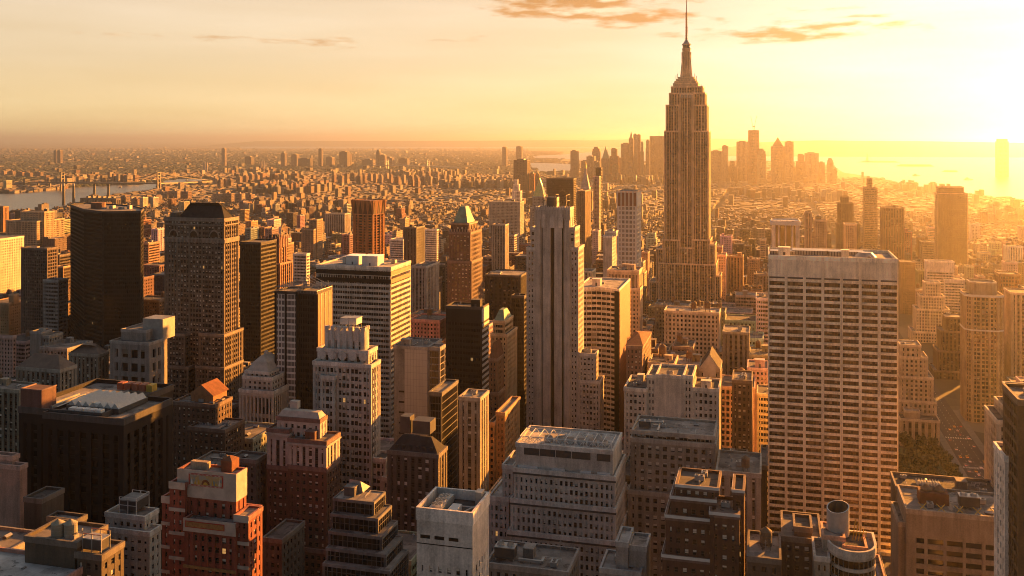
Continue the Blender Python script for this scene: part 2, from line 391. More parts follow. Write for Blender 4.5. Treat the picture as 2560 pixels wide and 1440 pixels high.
def relief(mb, P, z0, z1, st, cells=None, edges=None, sides=None):
    """clad the outline P from z0 to z1. cells collects window openings (centre, width, height, heading)"""
    s = dict(ST_[st]) if isinstance(st, str) else dict(ST_['stone'], **st)
    if s.get('blank') or z1 - z0 < 2.6:
        mb.prism(P, z0, z1, s.get('w', 'wall'), top=False); return
    g, wm, sm = s.get('g', 'glass'), s.get('w', 'wall'), s.get('sm', s.get('w', 'wall'))
    top = s.get('top', 1.2); zt = z1 - top
    if zt - z0 < 3: top = 0; zt = z1
    nf = max(1, round((zt - z0) / s['fl'])); fh = (zt - z0) / nf
    core = offs(P, s['dep']); Pa = offs(P, s['a']); Pb = offs(P, s['b']); n = len(P)
    ru, rv = rnd.randint(0, 900), rnd.randint(0, 900)
    if top: mb.prism(offs(P, -.02), zt, z1, wm, top=False)
    for i in range(n):
        j = (i + 1) % n
        ex, ey = P[j][0] - P[i][0], P[j][1] - P[i][1]; Ln = math.hypot(ex, ey)
        if Ln < .5: continue
        ny = -ex / Ln
        nb = max(1, round(Ln / s['bay']))
        A, B = core[i], core[j]
        blank = (ny > .85) or (sides and i in sides) or (edges is not None and i not in edges)
        if blank:
            mb.face([(P[i][0], P[i][1], z0), (P[j][0], P[j][1], z0), (P[j][0], P[j][1], zt), (P[i][0], P[i][1], zt)], 'sidewall'); continue
        mb.face([(A[0], A[1], z0), (B[0], B[1], z0), (B[0], B[1], zt), (A[0], A[1], zt)], g,
                uv=[(ru, rv), (ru + nb, rv), (ru + nb, rv + nf), (ru, rv + nf)])
        ru += nb + 3
        def at(Q, t): return (Q[i][0] + (Q[j][0] - Q[i][0]) * t, Q[i][1] + (Q[j][1] - Q[i][1]) * t)
        # piers
        pw = s['pf'] / nb
        grp = s.get('grp', 0)
        for k in range(nb + 1):
            t0, t1 = max(0, (k - s['pf'] / 2) / nb), min(1, (k + s['pf'] / 2) / nb)
            if grp and k % grp and 0 < k < nb: t0, t1 = (k - s['pf'] * .22) / nb, (k + s['pf'] * .22) / nb
            elif grp and 0 < k < nb: t0, t1 = (k - s['pf'] * .62) / nb, (k + s['pf'] * .62) / nb
            if nb > 1 and k in (0, nb):
                if k == 0: t1 = max(t1, .45 / nb)
                else: t0 = min(t0, 1 - .45 / nb)
            a0, a1 = at(Pa, t0), at(Pa, t1); c0, c1 = at(core, t0), at(core, t1)
            mb.face([(a0[0], a0[1], z0), (a1[0], a1[1], z0), (a1[0], a1[1], zt), (a0[0], a0[1], zt)], wm)
            if k > 0: mb.face([(c0[0], c0[1], z0), (a0[0], a0[1], z0), (a0[0], a0[1], zt), (c0[0], c0[1], zt)], wm)
            if k < nb: mb.face([(a1[0], a1[1], z0), (c1[0], c1[1], z0), (c1[0], c1[1], zt), (a1[0], a1[1], zt)], wm)
        # spandrels
        sh = s['sf'] * fh / 2
        for k in range(nf + 1):
            q0, q1 = max(z0, z0 + k * fh - sh), min(zt - .004, z0 + k * fh + sh)
            b0, b1 = Pb[i], Pb[j]
            mb.face([(b0[0], b0[1], q0), (b1[0], b1[1], q0), (b1[0], b1[1], q1), (b0[0], b0[1], q1)], sm)
            if k < nf: mb.face([(b0[0], b0[1], q1), (b1[0], b1[1], q1), (B[0], B[1], q1), (A[0], A[1], q1)], sm)
            if k: mb.face([(A[0], A[1], q0), (B[0], B[1], q0), (b1[0], b1[1], q0), (b0[0], b0[1], q0)], sm)
        if cells is not None and s['fl'] < 50:
            ww = Ln * (1 - s['pf']) / nb; wh = fh * (1 - s['sf'])
            for k in range(nb):
                if k in (0, nb - 1) and nb > 1 and s['pf'] < .35: continue
                t = (k + .5) / nb; c = at(core, t)
                for q in range(nf):
                    cells.append((c[0] + ey / Ln * .06, c[1] - ex / Ln * .06, z0 + (q + .5) * fh, ww, wh, math.atan2(ey, ex)))

PANE = {}
def pane_mesh(w_, h_, var):
    key = (round(w_, 1), round(h_, 1), var)
    if key in PANE: return PANE[key]
    m = MB(); a, b = w_ / 2 - .03, h_ / 2 - .03; t = .07
    gl = 'panelit' if var == 5 else 'paneglass'
    bl = [0, 0, .35, .5, .75, 0][var] * 2 * b
    m.face([(-a + t, 0, -b + t), (a - t, 0, -b + t), (a - t, 0, b - t), (-a + t, 0, b - t)], gl)
    if bl: m.face([(-a + t, -.02, b - t - bl), (a - t, -.02, b - t - bl), (a - t, -.02, b - t), (-a + t, -.02, b - t)], 'blind')
    m.box(-a, -a + t, -.07, .03, -b, b, 'sash'); m.box(a - t, a, -.07, .03, -b, b, 'sash')
    m.box(-a + t, a - t, -.07, .03, -b, -b + t, 'sash', True); m.box(-a + t, a - t, -.07, .03, b - t, b, 'sash', True)
    m.box(-a + t, a - t, -.065, .03, -.04, .04, 'sash', True)
    PANE[key] = m.mesh('window'); return PANE[key]
flat('paneglass', (.016, .016, .017), .1, 0, .3); flat('blind', (.58, .54, .46), .8, 0, .15, 2.0); flat('sash', (.10, .095, .085), .6, 0, .2)
flat('panelit', (.3, .15, .05), .4)
MATS['panelit'].node_tree.nodes['Principled BSDF'].inputs['Emission Color'].default_value = (1, .5, .15, 1)
MATS['panelit'].node_tree.nodes['Principled BSDF'].inputs['Emission Strength'].default_value = .10
def window_parts(root, org, cells):
    """the hundred openings that show largest are windows of their own, the rest one part"""
    vis = []
    for c in cells:
        px, py, yc = px_of(c[0], c[1]), py_of(c[0], c[1], c[2]), yc_at(c[0], c[1])
        hx, hy = math.cos(c[5]), math.sin(c[5]); nx, ny = hy, -hx
        face = -(nx * c[0] + ny * c[1]) / math.hypot(c[0], c[1])
        if face < .03: continue
        s_ = c[3] * c[4] * max(0, face) / yc ** 2 if (-10 < px < 2570 and 0 < py < 1450) else 0
        vis.append((s_, c))
    vis.sort(key=lambda t: -t[0])
    r = random.Random(len(cells))
    rest = MB()
    for k, (s_, c) in enumerate(vis):
        v = r.choice([0, 0, 1, 1, 2, 3, 4]) if r.random() > .004 else 5
        if k < 100 and s_ > 0:
            o = bpy.data.objects.new('window', pane_mesh(c[3], c[4], v)); col.objects.link(o); o.parent = root
            o.location = (c[0] - org[0], c[1] - org[1], c[2] - org[2]); o.rotation_euler = (0, 0, c[5])
        elif k < 1500:
            hx, hy = math.cos(c[5]), math.sin(c[5]); nx, ny = hy, -hx
            a, b = c[3] / 2 - .08, c[4] / 2 - .08
            def q(u, z, d=0.0): return (c[0] + hx * u + nx * d, c[1] + hy * u + ny * d, c[2] + z)
            rest.face([q(-a, -b), q(a, -b), q(a, b), q(-a, b)], 'paneglass' if v < 5 else 'panelit')
            bl = [0, 0, .35, .5, .75, 0][v] * 2 * b
            if bl: rest.face([q(-a, b - bl, .02), q(a, b - bl, .02), q(a, b, .02), q(-a, b, .02)], 'blind')
            rest.face([q(-a, -.05, .035), q(a, -.05, .035), q(a, .05, .035), q(-a, .05, .035)], 'sash')
    o = rest.build('window', root, org=org)
    if o: o['kind'] = 'stuff'

# ------------------------------------------------------------------ roof furniture (parts of a building)
_pro = {}
def proto(name, fn):
    if name not in _pro:
        m = MB(); fn(m); _pro[name] = m.mesh(name)
    return _pro[name]
def part(name, mesh, parent, loc, rz=0.0, s=1.0, color=None):
    o = bpy.data.objects.new(name, mesh); col.objects.link(o); o.parent = parent; o.location = loc; o.rotation_euler = (0, 0, rz)
    o.scale = (s, s, s) if isinstance(s, (int, float)) else s
    if color: o.color = tuple(color) + (1,)
    return o
def m_tank(m):
    m.cyl(0, 0, 2.2, 2.1, 2.6, 7.0, 'wood', 14)
    for z in (3.2, 4.4, 5.6): m.cyl(0, 0, 2.24, 2.24, z, z + .12, 'metaldark', 14, top=False)
def m_tankroof(m): m.cyl(0, 0, 2.4, .1, 7.0, 8.7, 'wood', 14)
def m_tankleg(m): m.box(-.14, .14, -.14, .14, 0, 2.6, 'metaldark')
def water_tank(root, x, y, z, s=1.0, sub=True):
    t = part('water_tank', proto('tank', m_tank), root, (x, y, z), rnd.random(), s)
    part('tank_roof', proto('tankroof', m_tankroof), t, (0, 0, 0))
    if sub:
        for a in (-1.4, 1.4):
            for b in (-1.4, 1.4): part('leg', proto('tankleg', m_tankleg), t, (a, b, 0))
def m_ac(m):
    m.box(-2, 2, -1.4, 1.4, .3, 2.3, 'metal'); m.box(-1.7, 1.7, -1.1, 1.1, 0, .3, 'metaldark')
    m.cyl(-.95, 0, .7, .7, 2.3, 2.6, 'metaldark', 10); m.cyl(.95, 0, .7, .7, 2.3, 2.6, 'metaldark', 10)
def m_duct(m):
    m.box(-5, 5, -.5, .5, .6, 1.5, 'metal'); m.box(4, 5, -.5, 3.5, .62, 1.52, 'metal')
    for x in (-4, 0, 4): m.box(x - .1, x + .1, -.4, .4, 0, .6, 'metaldark')
def m_bulk(m):
    m.box(-3, 3, -2.5, 2.5, 0, 4.5, 'wall'); m.box(-3.2, 3.2, -2.7, 2.7, 4.5, 4.8, 'trim'); m.box(-.6, .6, -2.56, -2.4, 0, 2.2, 'metaldark')
def m_vent(m): m.cyl(0, 0, .35, .35, 0, 1.6, 'metal', 8); m.cyl(0, 0, .6, .2, 1.6, 2.1, 'metal', 8)
def m_cool(m):
    m.box(-4, 4, -2.5, 2.5, 1.2, 5.2, 'metaldark'); m.box(-4.1, 4.1, -2.6, 2.6, 5.2, 5.5, 'metal')
    for x in (-2, 2): m.cyl(x, 0, 1.5, 1.3, 5.5, 6.3, 'metal', 12, topmat='metaldark')
    for x in (-3.6, 3.6):
        for y in (-2.1, 2.1): m.box(x - .15, x + .15, y - .15, y + .15, 0, 1.2, 'metal')
def m_pipe(m):
    m.tube((-6, 0, .5), (6, 0, .5), .18, 'metal', 6); m.tube((6, 0, .5), (6, 3, .5), .18, 'metal', 6); m.tube((-6, 0, .5), (-6, 0, 1.6), .18, 'metal', 6)
    for x in (-4, 0, 4): m.box(x - .1, x + .1, -.3, .3, 0, .34, 'metaldark')
def m_hatch(m): m.box(-1.6, 1.6, -1, 1, 0, .7, 'metaldark'); m.gable(-1.7, 1.7, -1.1, 1.1, .7, 1.4, 'metal', 'x')
def m_rail(m):
    for x in (-4, -2, 0, 2, 4): m.box(x - .06, x + .06, -.06, .06, 0, 1.3, 'white')
    m.box(-4, 4, -.05, .05, 1.22, 1.32, 'white', True); m.box(-4, 4, -.04, .04, .6, .68, 'white', True)
def m_mastr(m):
    m.tube((0, 0, 0), (0, 0, 7), .12, 'metal', 5); m.box(-.9, .9, -.06, .06, 5.4, 5.55, 'metal', True); m.box(-.6, .6, -.06, .06, 6.3, 6.45, 'metal', True)
ROOFPART = [('roof_pipe', m_pipe, 3), ('skylight', m_hatch, 2), ('railing', m_rail, 2), ('roof_aerial', m_mastr, 1), ('air_handler', m_ac, 3), ('duct', m_duct, 2), ('roof_vent', m_vent, 3), ('stair_bulkhead', m_bulk, 2), ('cooling_tower', m_cool, 1)]
def clutter(root, org, x0, x1, y0, y1, z, n, color, tanks=0, scale=1.0, sub=True):
    W, D = x1 - x0, y1 - y0
    if W < 7 or D < 7: return
    k = rnd.random()
    names = [n_ for n_ in ROOFPART for _ in range(n_[2])]
    used = []
    for i in range(n + tanks):
        for tr in range(12):
            x = rnd.uniform(x0 + 3.5, x1 - 3.5); y = rnd.uniform(y0 + 3.2, y1 - 3.2)
            if all(abs(x - a) > 5.5 or abs(y - b) > 4.2 for a, b in used): break
        else: continue
        used.append((x, y))
        if i < tanks: water_tank(root, x - org[0], y - org[1], z - org[2], scale * rnd.uniform(.85, 1.15), sub); continue
        nm, fn, _ = rnd.choice(names)
        if nm in ('duct', 'cooling_tower', 'roof_pipe') and min(W, D) < 13: nm, fn = 'air_handler', m_ac
        part(nm, proto(nm, fn), root, (x - org[0], y - org[1], z - org[2]), rnd.choice((0, 0, math.pi / 2)), scale * rnd.uniform(.8, 1.15), color)
def roof_part(root, org, P, z, color, par=1.1, mat='roof', cornice=.25, trim='trim'):
    m = MB(); Q = offs(P, .55); O = offs(P, -cornice)
    m.prism(offs(P, .5), z - .4, z + .05, mat)
    n = len(P)
    for i in range(n):                                  # parapet ring with coping
        j = (i + 1) % n
        m.face([(O[i][0], O[i][1], z - .8), (O[j][0], O[j][1], z - .8), (O[j][0], O[j][1], z + par), (O[i][0], O[i][1], z + par)], trim)
        m.face([(Q[j][0], Q[j][1], z), (Q[i][0], Q[i][1], z), (Q[i][0], Q[i][1], z + par), (Q[j][0], Q[j][1], z + par)], 'wall')
        m.face([(O[i][0], O[i][1], z + par), (O[j][0], O[j][1], z + par), (Q[j][0], Q[j][1], z + par), (Q[i][0], Q[i][1], z + par)], trim)
        m.face([(P[i][0], P[i][1], z - .8), (P[j][0], P[j][1], z - .8), (O[j][0], O[j][1], z - .8), (O[i][0], O[i][1], z - .8)], trim)
    return m.build('roof', root, color, org)

# ------------------------------------------------------------------ the buildings one can name
HEROES = []      # (pxL, pxR, visible bottom py, near Y, footprint, short name)
def mark(x0, x1, y0, y1, ztop, vb, short, P=None):
    P = P or [(x0, y0), (x1, y0), (x0, y1), (x1, y1)]; ps = [px_of(*p) for p in P]
    HEROES.append((min(ps), max(ps), vb, y0, (x0, x1, y0, y1), short, ztop, [(min(ps), max(ps), py_of((x0 + x1) / 2, y0, ztop))]))
def res(px0, px1, py, Y, off, D):
    yf = Y + off
    x0, x1 = X_at(px0, yf), X_at(px1, yf)
    if D >= 1000: D = x1 / math.tan(math.atan((D - 1000 - CX) / F) - TH) - yf
    D = max(4, D)
    return x0, x1, yf, yf + D, Z_at(py, (x0 + x1) / 2, yf)
def hero(name, label, Y, chains, style='stone', color=(.3, .26, .2), vb=None, panes=False, clut=3, tanks=0, short=None,
         cat='building', top=None, mat='roof', par=1.1, cornice=.25, group=None, sides=None):
    """chains: lists of tiers from the top down, tier = (px left, px right, py top, setback, depth or 1000 + px of far edge, style?)"""
    color = crv(color)
    if Y < 620 and clut: clut = clut * 2 + 5
    geo_ = []
    for ch in chains:
        g = []
        for t in ch:
            st = t[5] if len(t) > 5 and t[5] else style
            g.append(list(res(t[0], t[1], t[2], Y, t[3], t[4])) + [st])
        geo_.append(g)
    allg = [b for g in geo_ for b in g]
    X0 = min(b[0] for b in allg); X1 = max(b[1] for b in allg); Y0 = min(b[2] for b in allg); Y1 = max(b[3] for b in allg)
    org = ((X0 + X1) / 2, (Y0 + Y1) / 2, 0.0)
    root = empty(name, org, label, cat, group)
    fac = MB(); cells = [] if panes else None
    for g in geo_:
        for k, (x0, x1, y0, y1, z1, st) in enumerate(g):
            z0 = g[k + 1][4] if k + 1 < len(g) else 0.0
            P = rect(x0, x1, y0, y1)
            relief(fac, P, z0, z1, st, cells, sides=sides)
            roof_part(root, org, P, z1, color, par, mat, cornice)
            if k == 0: topb = (x0, x1, y0, y1, z1)
            if k == 0 and clut and z1 > 3:
                nn = clut if g is geo_[0] else max(1, clut // 2)
                clutter(root, org, x0 + 1, x1 - 1, y0 + 1, y1 - 1, z1 + .05, nn, color, tanks if g is geo_[0] else 0, .8 if Y < 620 else 1.0, sub=Y < 900)
    fac.build('facade_cladding', root, color, org)
    if panes: window_parts(root, org, cells)
    ztop = max(b[4] for b in allg)
    HEROES.append((min(min(px_of(b[0], b[2]), px_of(b[0], b[3])) for b in allg), max(max(px_of(b[1], b[2]), px_of(b[1], b[3])) for b in allg),
                   vb or 1440, Y0, (X0, X1, Y0, Y1), short or name.replace('_', ' '), ztop,
        [(px_of(b[0], b[2]), max(px_of(b[1], b[2]), px_of(b[1], b[3])), py_of((b[0] + b[1]) / 2, b[2], b[4])) for b in allg]))
    return root, org, geo_
def palef():
    m, nt, b = newmat('paleface')
    tc = nt.nodes.new('ShaderNodeTexCoord'); mp = mapping(nt, tc.outputs['Object'], (1, 1, 1))
    cx_ = nt.nodes.new('ShaderNodeSeparateXYZ'); nt.links.new(mp, cx_.inputs[0])
    a = mth(nt, 'LESS_THAN', mth(nt, 'FRACT', mth(nt, 'DIVIDE', cx_.outputs[0], 1.9)), .06); c = mth(nt, 'LESS_THAN', mth(nt, 'FRACT', mth(nt, 'DIVIDE', cx_.outputs[2], 3.8)), .03)
    base = ramp(nt, noise(nt, mapping(nt, tc.outputs['Object'], (.3, .3, .05)), 1.0, 4), [(.3, (.30, .285, .27)), (.7, (.38, .36, .34))])
    nt.links.new(mixc(nt, mth(nt, 'MAXIMUM', a, c), base, (.17, .16, .15)), b.inputs['Base Color']); b.inputs['Roughness'].default_value = .5
palef()
LS = (.34, .30, .25); TAN = (.27, .21, .15); RED = (.25, .065, .04); BRN = (.12, .075, .052); DK = (.035, .03, .027)
GRY = (.22, .21, .195); WHT = (.52, .49, .44); PNK = (.34, .19, .15); BUF = (.36, .28, .18); CON = (.30, .28, .255); MID = (.17, .14, .11)
ST_['cstrip'] = dict(bay=3.6, pf=.50, fl=3.7, sf=.42, a=0, b=.35, dep=.6, sm='spandrel')
flat('limestone', (.44, .39, .33), .85, 0, .25, .25)
ST_['stonetop'] = dict(bay=3.4, pf=.52, fl=3.7, sf=.50, a=0, b=.12, dep=.5, w='limestone')
ST_['stonestrip'] = dict(bay=3.6, pf=.52, fl=3.7, sf=.42, a=0, b=.35, dep=.6, w='limestone', sm='spandrel')
ST_['whitegrid'] = dict(bay=1.9, pf=.10, fl=1.95, sf=.08, a=0, b=.03, dep=.18, g='glassdark', w='wall', top=.5)
ST_['deco'] = dict(bay=2.3, pf=.40, fl=3.7, sf=.40, a=0, b=.28, dep=.6, grp=3)
ST_['lincoln'] = dict(bay=2.7, pf=.46, fl=3.7, sf=.42, a=0, b=.30, dep=.6, grp=4)
ST_['esb'] = dict(bay=3.6, pf=.44, fl=3.9, sf=.42, a=0, b=.45, dep=.7, grp=3, sm='spandrel')
ST_['slit'] = dict(bay=8.0, pf=.66, fl=900, sf=.001, a=0, b=.5, dep=1.6, g='darkpanel', top=6)
ST_['twowin'] = dict(bay=2.6, pf=.42, fl=3.7, sf=.46, a=0, b=.06, dep=.5)

# ---------- tallest tower with the mast
def crowned_tower():
    Y = 1290
    def r(a, b, py, off, D): return res(a, b, py, Y, off, D)
    parts = [  # stacks: px0, px1, py, off, D
        [(1677, 1757, 217, 5, 34), (1672, 1763, 233, 3.5, 38)],
        [(1664, 1698, 263, 1.2, 42), (1660, 1699, 328, .6, 44), (1655, 1700, 600, 0, 47)],
        [(1732, 1768, 263, 1.2, 42), (1731, 1772, 328, .6, 44), (1730, 1776, 600, 0, 47)],
        [(1698, 1732, 236, 2.0, 38)],
        [(1645, 1790, 660, -6, 60, 'esb')], [(1697, 1733, 620, -2, 30)],
        [(1640, 1664, 622, -3, 40), (1622, 1648, 705, -3, 50)], [(1772, 1788, 612, -3, 40), (1786, 1802, 690, -3, 40)],
    ]
    org = (X_at(1716, Y), Y + 22, 0)
    root = empty('skyscraper', org, 'tallest tower of all, tapering to a rounded spire and thin mast', 'skyscraper')
    fac = MB(); c = (.62, .45, .28)
    zmid = None
    for st in parts:
        g = [r(*t[:5]) for t in st]
        for k, (x0, x1, y0, y1, z1) in enumerate(g):
            z0 = g[k + 1][4] if k + 1 < len(g) else (g[0][4] - 130 if st[0][0] == 1677 else 0)
            if st[0][0] == 1698: x0 -= .0; z0 = 0
            relief(fac, rect(x0, x1, y0, y1), z0, z1, 'esb')
            roof_part(root, org, rect(x0, x1, y0, y1), z1, c, .8, cornice=.1)
    fac.build('facade_cladding', root, c, org)
    # setback terraces under the spire
    xc = X_at(1716, Y + 22); yc = Y + 22
    def Z(py): return Z_at(py, xc, yc)
    m = MB()
    for w_, a, b in ((33, 217, 210), (29, 210, 204), (25, 204, 199), (21, 199, 194)):
        m.box(xc - w_ / 2, xc + w_ / 2, yc - w_ / 2.4, yc + w_ / 2.4, Z(a), Z(b), 'wall')
        m.box(xc - w_ / 2 - .4, xc + w_ / 2 + .4, yc - w_ / 2.4 - .4, yc + w_ / 2.4 + .4, Z(b) - .6, Z(b) + .5, 'trim')
    m.build('terrace', root, c, org)
    m = MB()
    m.cyl(xc, yc, 7.2, 5.2, Z(194), Z(125), 'wall', 16)
    for k in range(4):                       # wing buttresses
        t = math.pi / 4 + k * math.pi / 2; dx, dy = math.cos(t), math.sin(t)
        P = [(xc + dx * 4 - dy * 1.6, yc + dy * 4 + dx * 1.6), (xc + dx * 4 + dy * 1.6, yc + dy * 4 - dx * 1.6), (xc + dx * 10 + dy * 1.2, yc + dy * 10 - dx * 1.2), (xc + dx * 10 - dy * 1.2, yc + dy * 10 + dx * 1.2)]
        Q = [(xc + dx * 3 - dy * 1, yc + dy * 3 + dx * 1), (xc + dx * 3 + dy * 1, yc + dy * 3 - dx * 1), (xc + dx * 5.6 + dy * 1, yc + dy * 5.6 - dx * 1), (xc + dx * 5.6 - dy * 1, yc + dy * 5.6 + dx * 1)]
        m.prism(P[::-1], Z(195), Z(128), 'trim', P2=Q[::-1])
    for k in range(12):
        t = k * math.pi / 6; m.box(xc + 6.2 * math.cos(t) - .3, xc + 6.2 * math.cos(t) + .3, yc + 6.2 * math.sin(t) - .3, yc + 6.2 * math.sin(t) + .3, Z(190), Z(130), 'spandrel')
    m.build('spire', root, c, org)
    m = MB()
    m.cyl(xc, yc, 5.8, 5.8, Z(126), Z(121), 'wall', 16); m.cyl(xc, yc, 5.0, 5.0, Z(121), Z(113), 'glass', 16)
    m.cyl(xc, yc, 5.9, 5.9, Z(113), Z(110), 'trim', 16); m.cyl(xc, yc, 5.0, 3.0, Z(110), Z(104), 'metal', 16); m.cyl(xc, yc, 3.0, 1.4, Z(104), Z(99), 'metal', 16)
    m.build('dome', root, c, org)
    m = MB()
    m.cyl(xc, yc, 1.2, 1.0, Z(99), Z(66), 'steelred', 8); m.cyl(xc, yc, .9, .8, Z(66), Z(34), 'steelred', 8); m.cyl(xc, yc, 2.3, 2.3, Z(34.5), Z(33), 'steelred', 8)
    m.cyl(xc, yc, .6, .4, Z(33), Z(-6), 'steelred', 6)
    for k in range(9):
        z = Z(97 - k * 6.8); m.cyl(xc, yc, 1.9, 1.9, z, z + .9, 'steelred', 8)
    m.tube((xc + 1.9, yc, Z(84)), (xc + 1.9, yc, Z(66)), .3, 'steelred')
    m.build('antenna_mast', root, None, org)
    for (px, py, h) in ((1686, 213, 9), (1744, 213, 9), (1690, 196, 8), (1741, 198, 8), (1694, 190, 6), (1737, 192, 8), (1680, 217, 5), (1753, 217, 5)):
        m = MB(); x = X_at(px, yc); m.tube((x, yc, Z(py) - 3), (x, yc, Z(py) + h * .55), .35, 'steel')
        m.build('roof_aerial', root, None, org)
    for px in (1705, 1715, 1725):
        x, y = X_at(px, Y + 2) , Y + 1.9; m = MB(); z = Z_at(245, x, y)
        m.box(x - 1.6, x + 1.6, y - .25, y + .2, z, z + 3, 'metal'); m.gable(x - 1.6, x + 1.6, y - .25, y + .2, z + 3, z + 5.5, 'metal')
        m.build('window_arch', root, None, org)
    HEROES.append((1622, 1802, 745, Y - 6, (X_at(1622, Y), X_at(1802, Y), Y - 6, Y + 60), 'spired tower', 443, [(1645, 1790, 660), (1655, 1776, 328), (1675, 1760, 215)]))
crowned_tower()

# ---------- white ribbed slab with bands
def banded_slab():
    Y = 560; x0, x1, y0, y1, z1 = res(1920, 2246, 645, Y, 0, 42)
    org = ((x0 + x1) / 2, Y + 21, 0)
    root = empty('office_tower', org, 'huge pale office slab with white ribs and dark window bands', 'office tower')
    c = (.82, .72, .54)
    nb = 7; bw = (x1 - x0) / nb; fh = 3.85; ztop = z1 - 12.5
    wall = MB(); core = rect(x0 + 1, x1 - 1, y0 + 1, y1 - 1)
    wall.prism(core, 0, ztop, 'sidewall', top=False)
    wall.prism(rect(x0 + .35, x1 - .35, y0 + .35, y1 - .35), ztop, z1, 'wall', top=False)
    nf = int(ztop / fh)
    sp = MB(); rib = MB(); k = 0
    for i in range(nb + 1):
        w_ = 1.5 if 0 < i < nb else 1.1
        xx = x0 + i * bw; a, b = max(x0, xx - w_ / 2), min(x1, xx + w_ / 2)
        for t in ((a, (a + b) / 2 - .06), ((a + b) / 2 + .06, b)):
            r_ = MB(); r_.box(t[0], t[1], y0, y0 + 1, 0, z1 + .2, 'wall'); r_.build('rib', root, c, org)
    glass = MB()
    for q in range(nf):
        z = ztop - (q + 1) * fh
        for i in range(nb):
            a, b = x0 + i * bw + .75, x0 + (i + 1) * bw - .75
            ru = i * 9 + 3
            wall.box(a, b, y0 + .3, y0 + 1, z + fh * .62, z + fh, 'wall', True)
            zz0, zz1 = z, z + fh * .62
            g = MB(); g.face([(a, y0 + .97, zz0), (b, y0 + .97, zz0), (b, y0 + .97, zz1), (a, y0 + .97, zz1)], 'glassband', uv=[(ru, q), (ru + 6, q), (ru + 6, q + 1), (ru, q + 1)])
            for t in range(1, 6):
                x = a + (b - a) * t / 6; g.box(x - .05, x + .05, y0 + .86, y0 + .96, zz0, zz1, 'bronze')
            if q * nb + i < 98: g.build('window_band', root, None, org)
            else: glass.v, glass.f; merge(glass, g)
    o = glass.build('window_band', root, None, org)
    if o: o['kind'] = 'stuff'
    # slot of louvres under the blank top, and the east side
    for i in range(nb):
        g = MB(); a, b = x0 + i * bw + .75, x0 + (i + 1) * bw - .75
        g.box(a, b, y0 + .25, y0 + .34, ztop + .2, ztop + 1.1, 'louvre'); g.build('louvre', root, None, org)
    for q in range(nf): wall.box(x0 + .2, x0 + 1.01, y0 + 1.02, y1 - 1, ztop - (q + 1) * fh + fh * .62, ztop - q * fh, 'wall', True)
    wall.build('facade_cladding', root, c, org)
    roof_part(root, org, rect(x0 + .2, x1 - .2, y0 + .3, y1), z1 - 1.0, c, 1.6, cornice=.1)
    for k, (u, v, w_, d, h) in enumerate([(.12, .5, 14, 9, 2.2), (.33, .6, 18, 12, 2.6), (.55, .45, 9, 8, 3.0), (.62, .75, 22, 9, 1.8)]):
        g = MB(); cx_, cy_ = x0 + u * (x1 - x0), y0 + v * (y1 - y0)
        g.box(cx_ - w_ / 2, cx_ + w_ / 2, cy_ - d / 2, cy_ + d / 2, z1 - 1, z1 - 1 + h, 'metal')
        for t in range(int(w_ / 1.5)): g.box(cx_ - w_ / 2 + t * 1.5, cx_ - w_ / 2 + t * 1.5 + .5, cy_ - d / 2 - .1, cy_ + d / 2 + .1, z1 - .8, z1 - 1.2 + h, 'metaldark')
        g.build('cooling_tower', root, None, org)
    g = MB(); g.cyl(x0 + .78 * (x1 - x0), y0 + 20, 6, 3.5, z1 - 1, z1 + 1.5, 'metal', 20); g.build('roof_dome', root, None, org)
    clutter(root, org, x0 + 2, x1 - 2, y0 + 3, y1 - 3, z1 - .95, 6, c)
    mark(x0, x1, y0, y1, z1, 1365, 'pale banded slab')
def merge(A, B):
    b = len(A.v); A.v += B.v
    for f, m_, u, c in zip(B.f, B.m, B.uv, B.c):
        A.f.append(tuple(i + b for i in f)); A.m.append(A.slot(B.slots[m_])); A.uv.append(u); A.c.append(c)
glassmat('glassband', [(0, (.02, .012, .008)), (.5, (.055, .034, .018)), (.85, (.10, .065, .035)), (1, (.20, .14, .08))], .2, blinds=.5, blindc=(.30, .22, .14))
banded_slab()

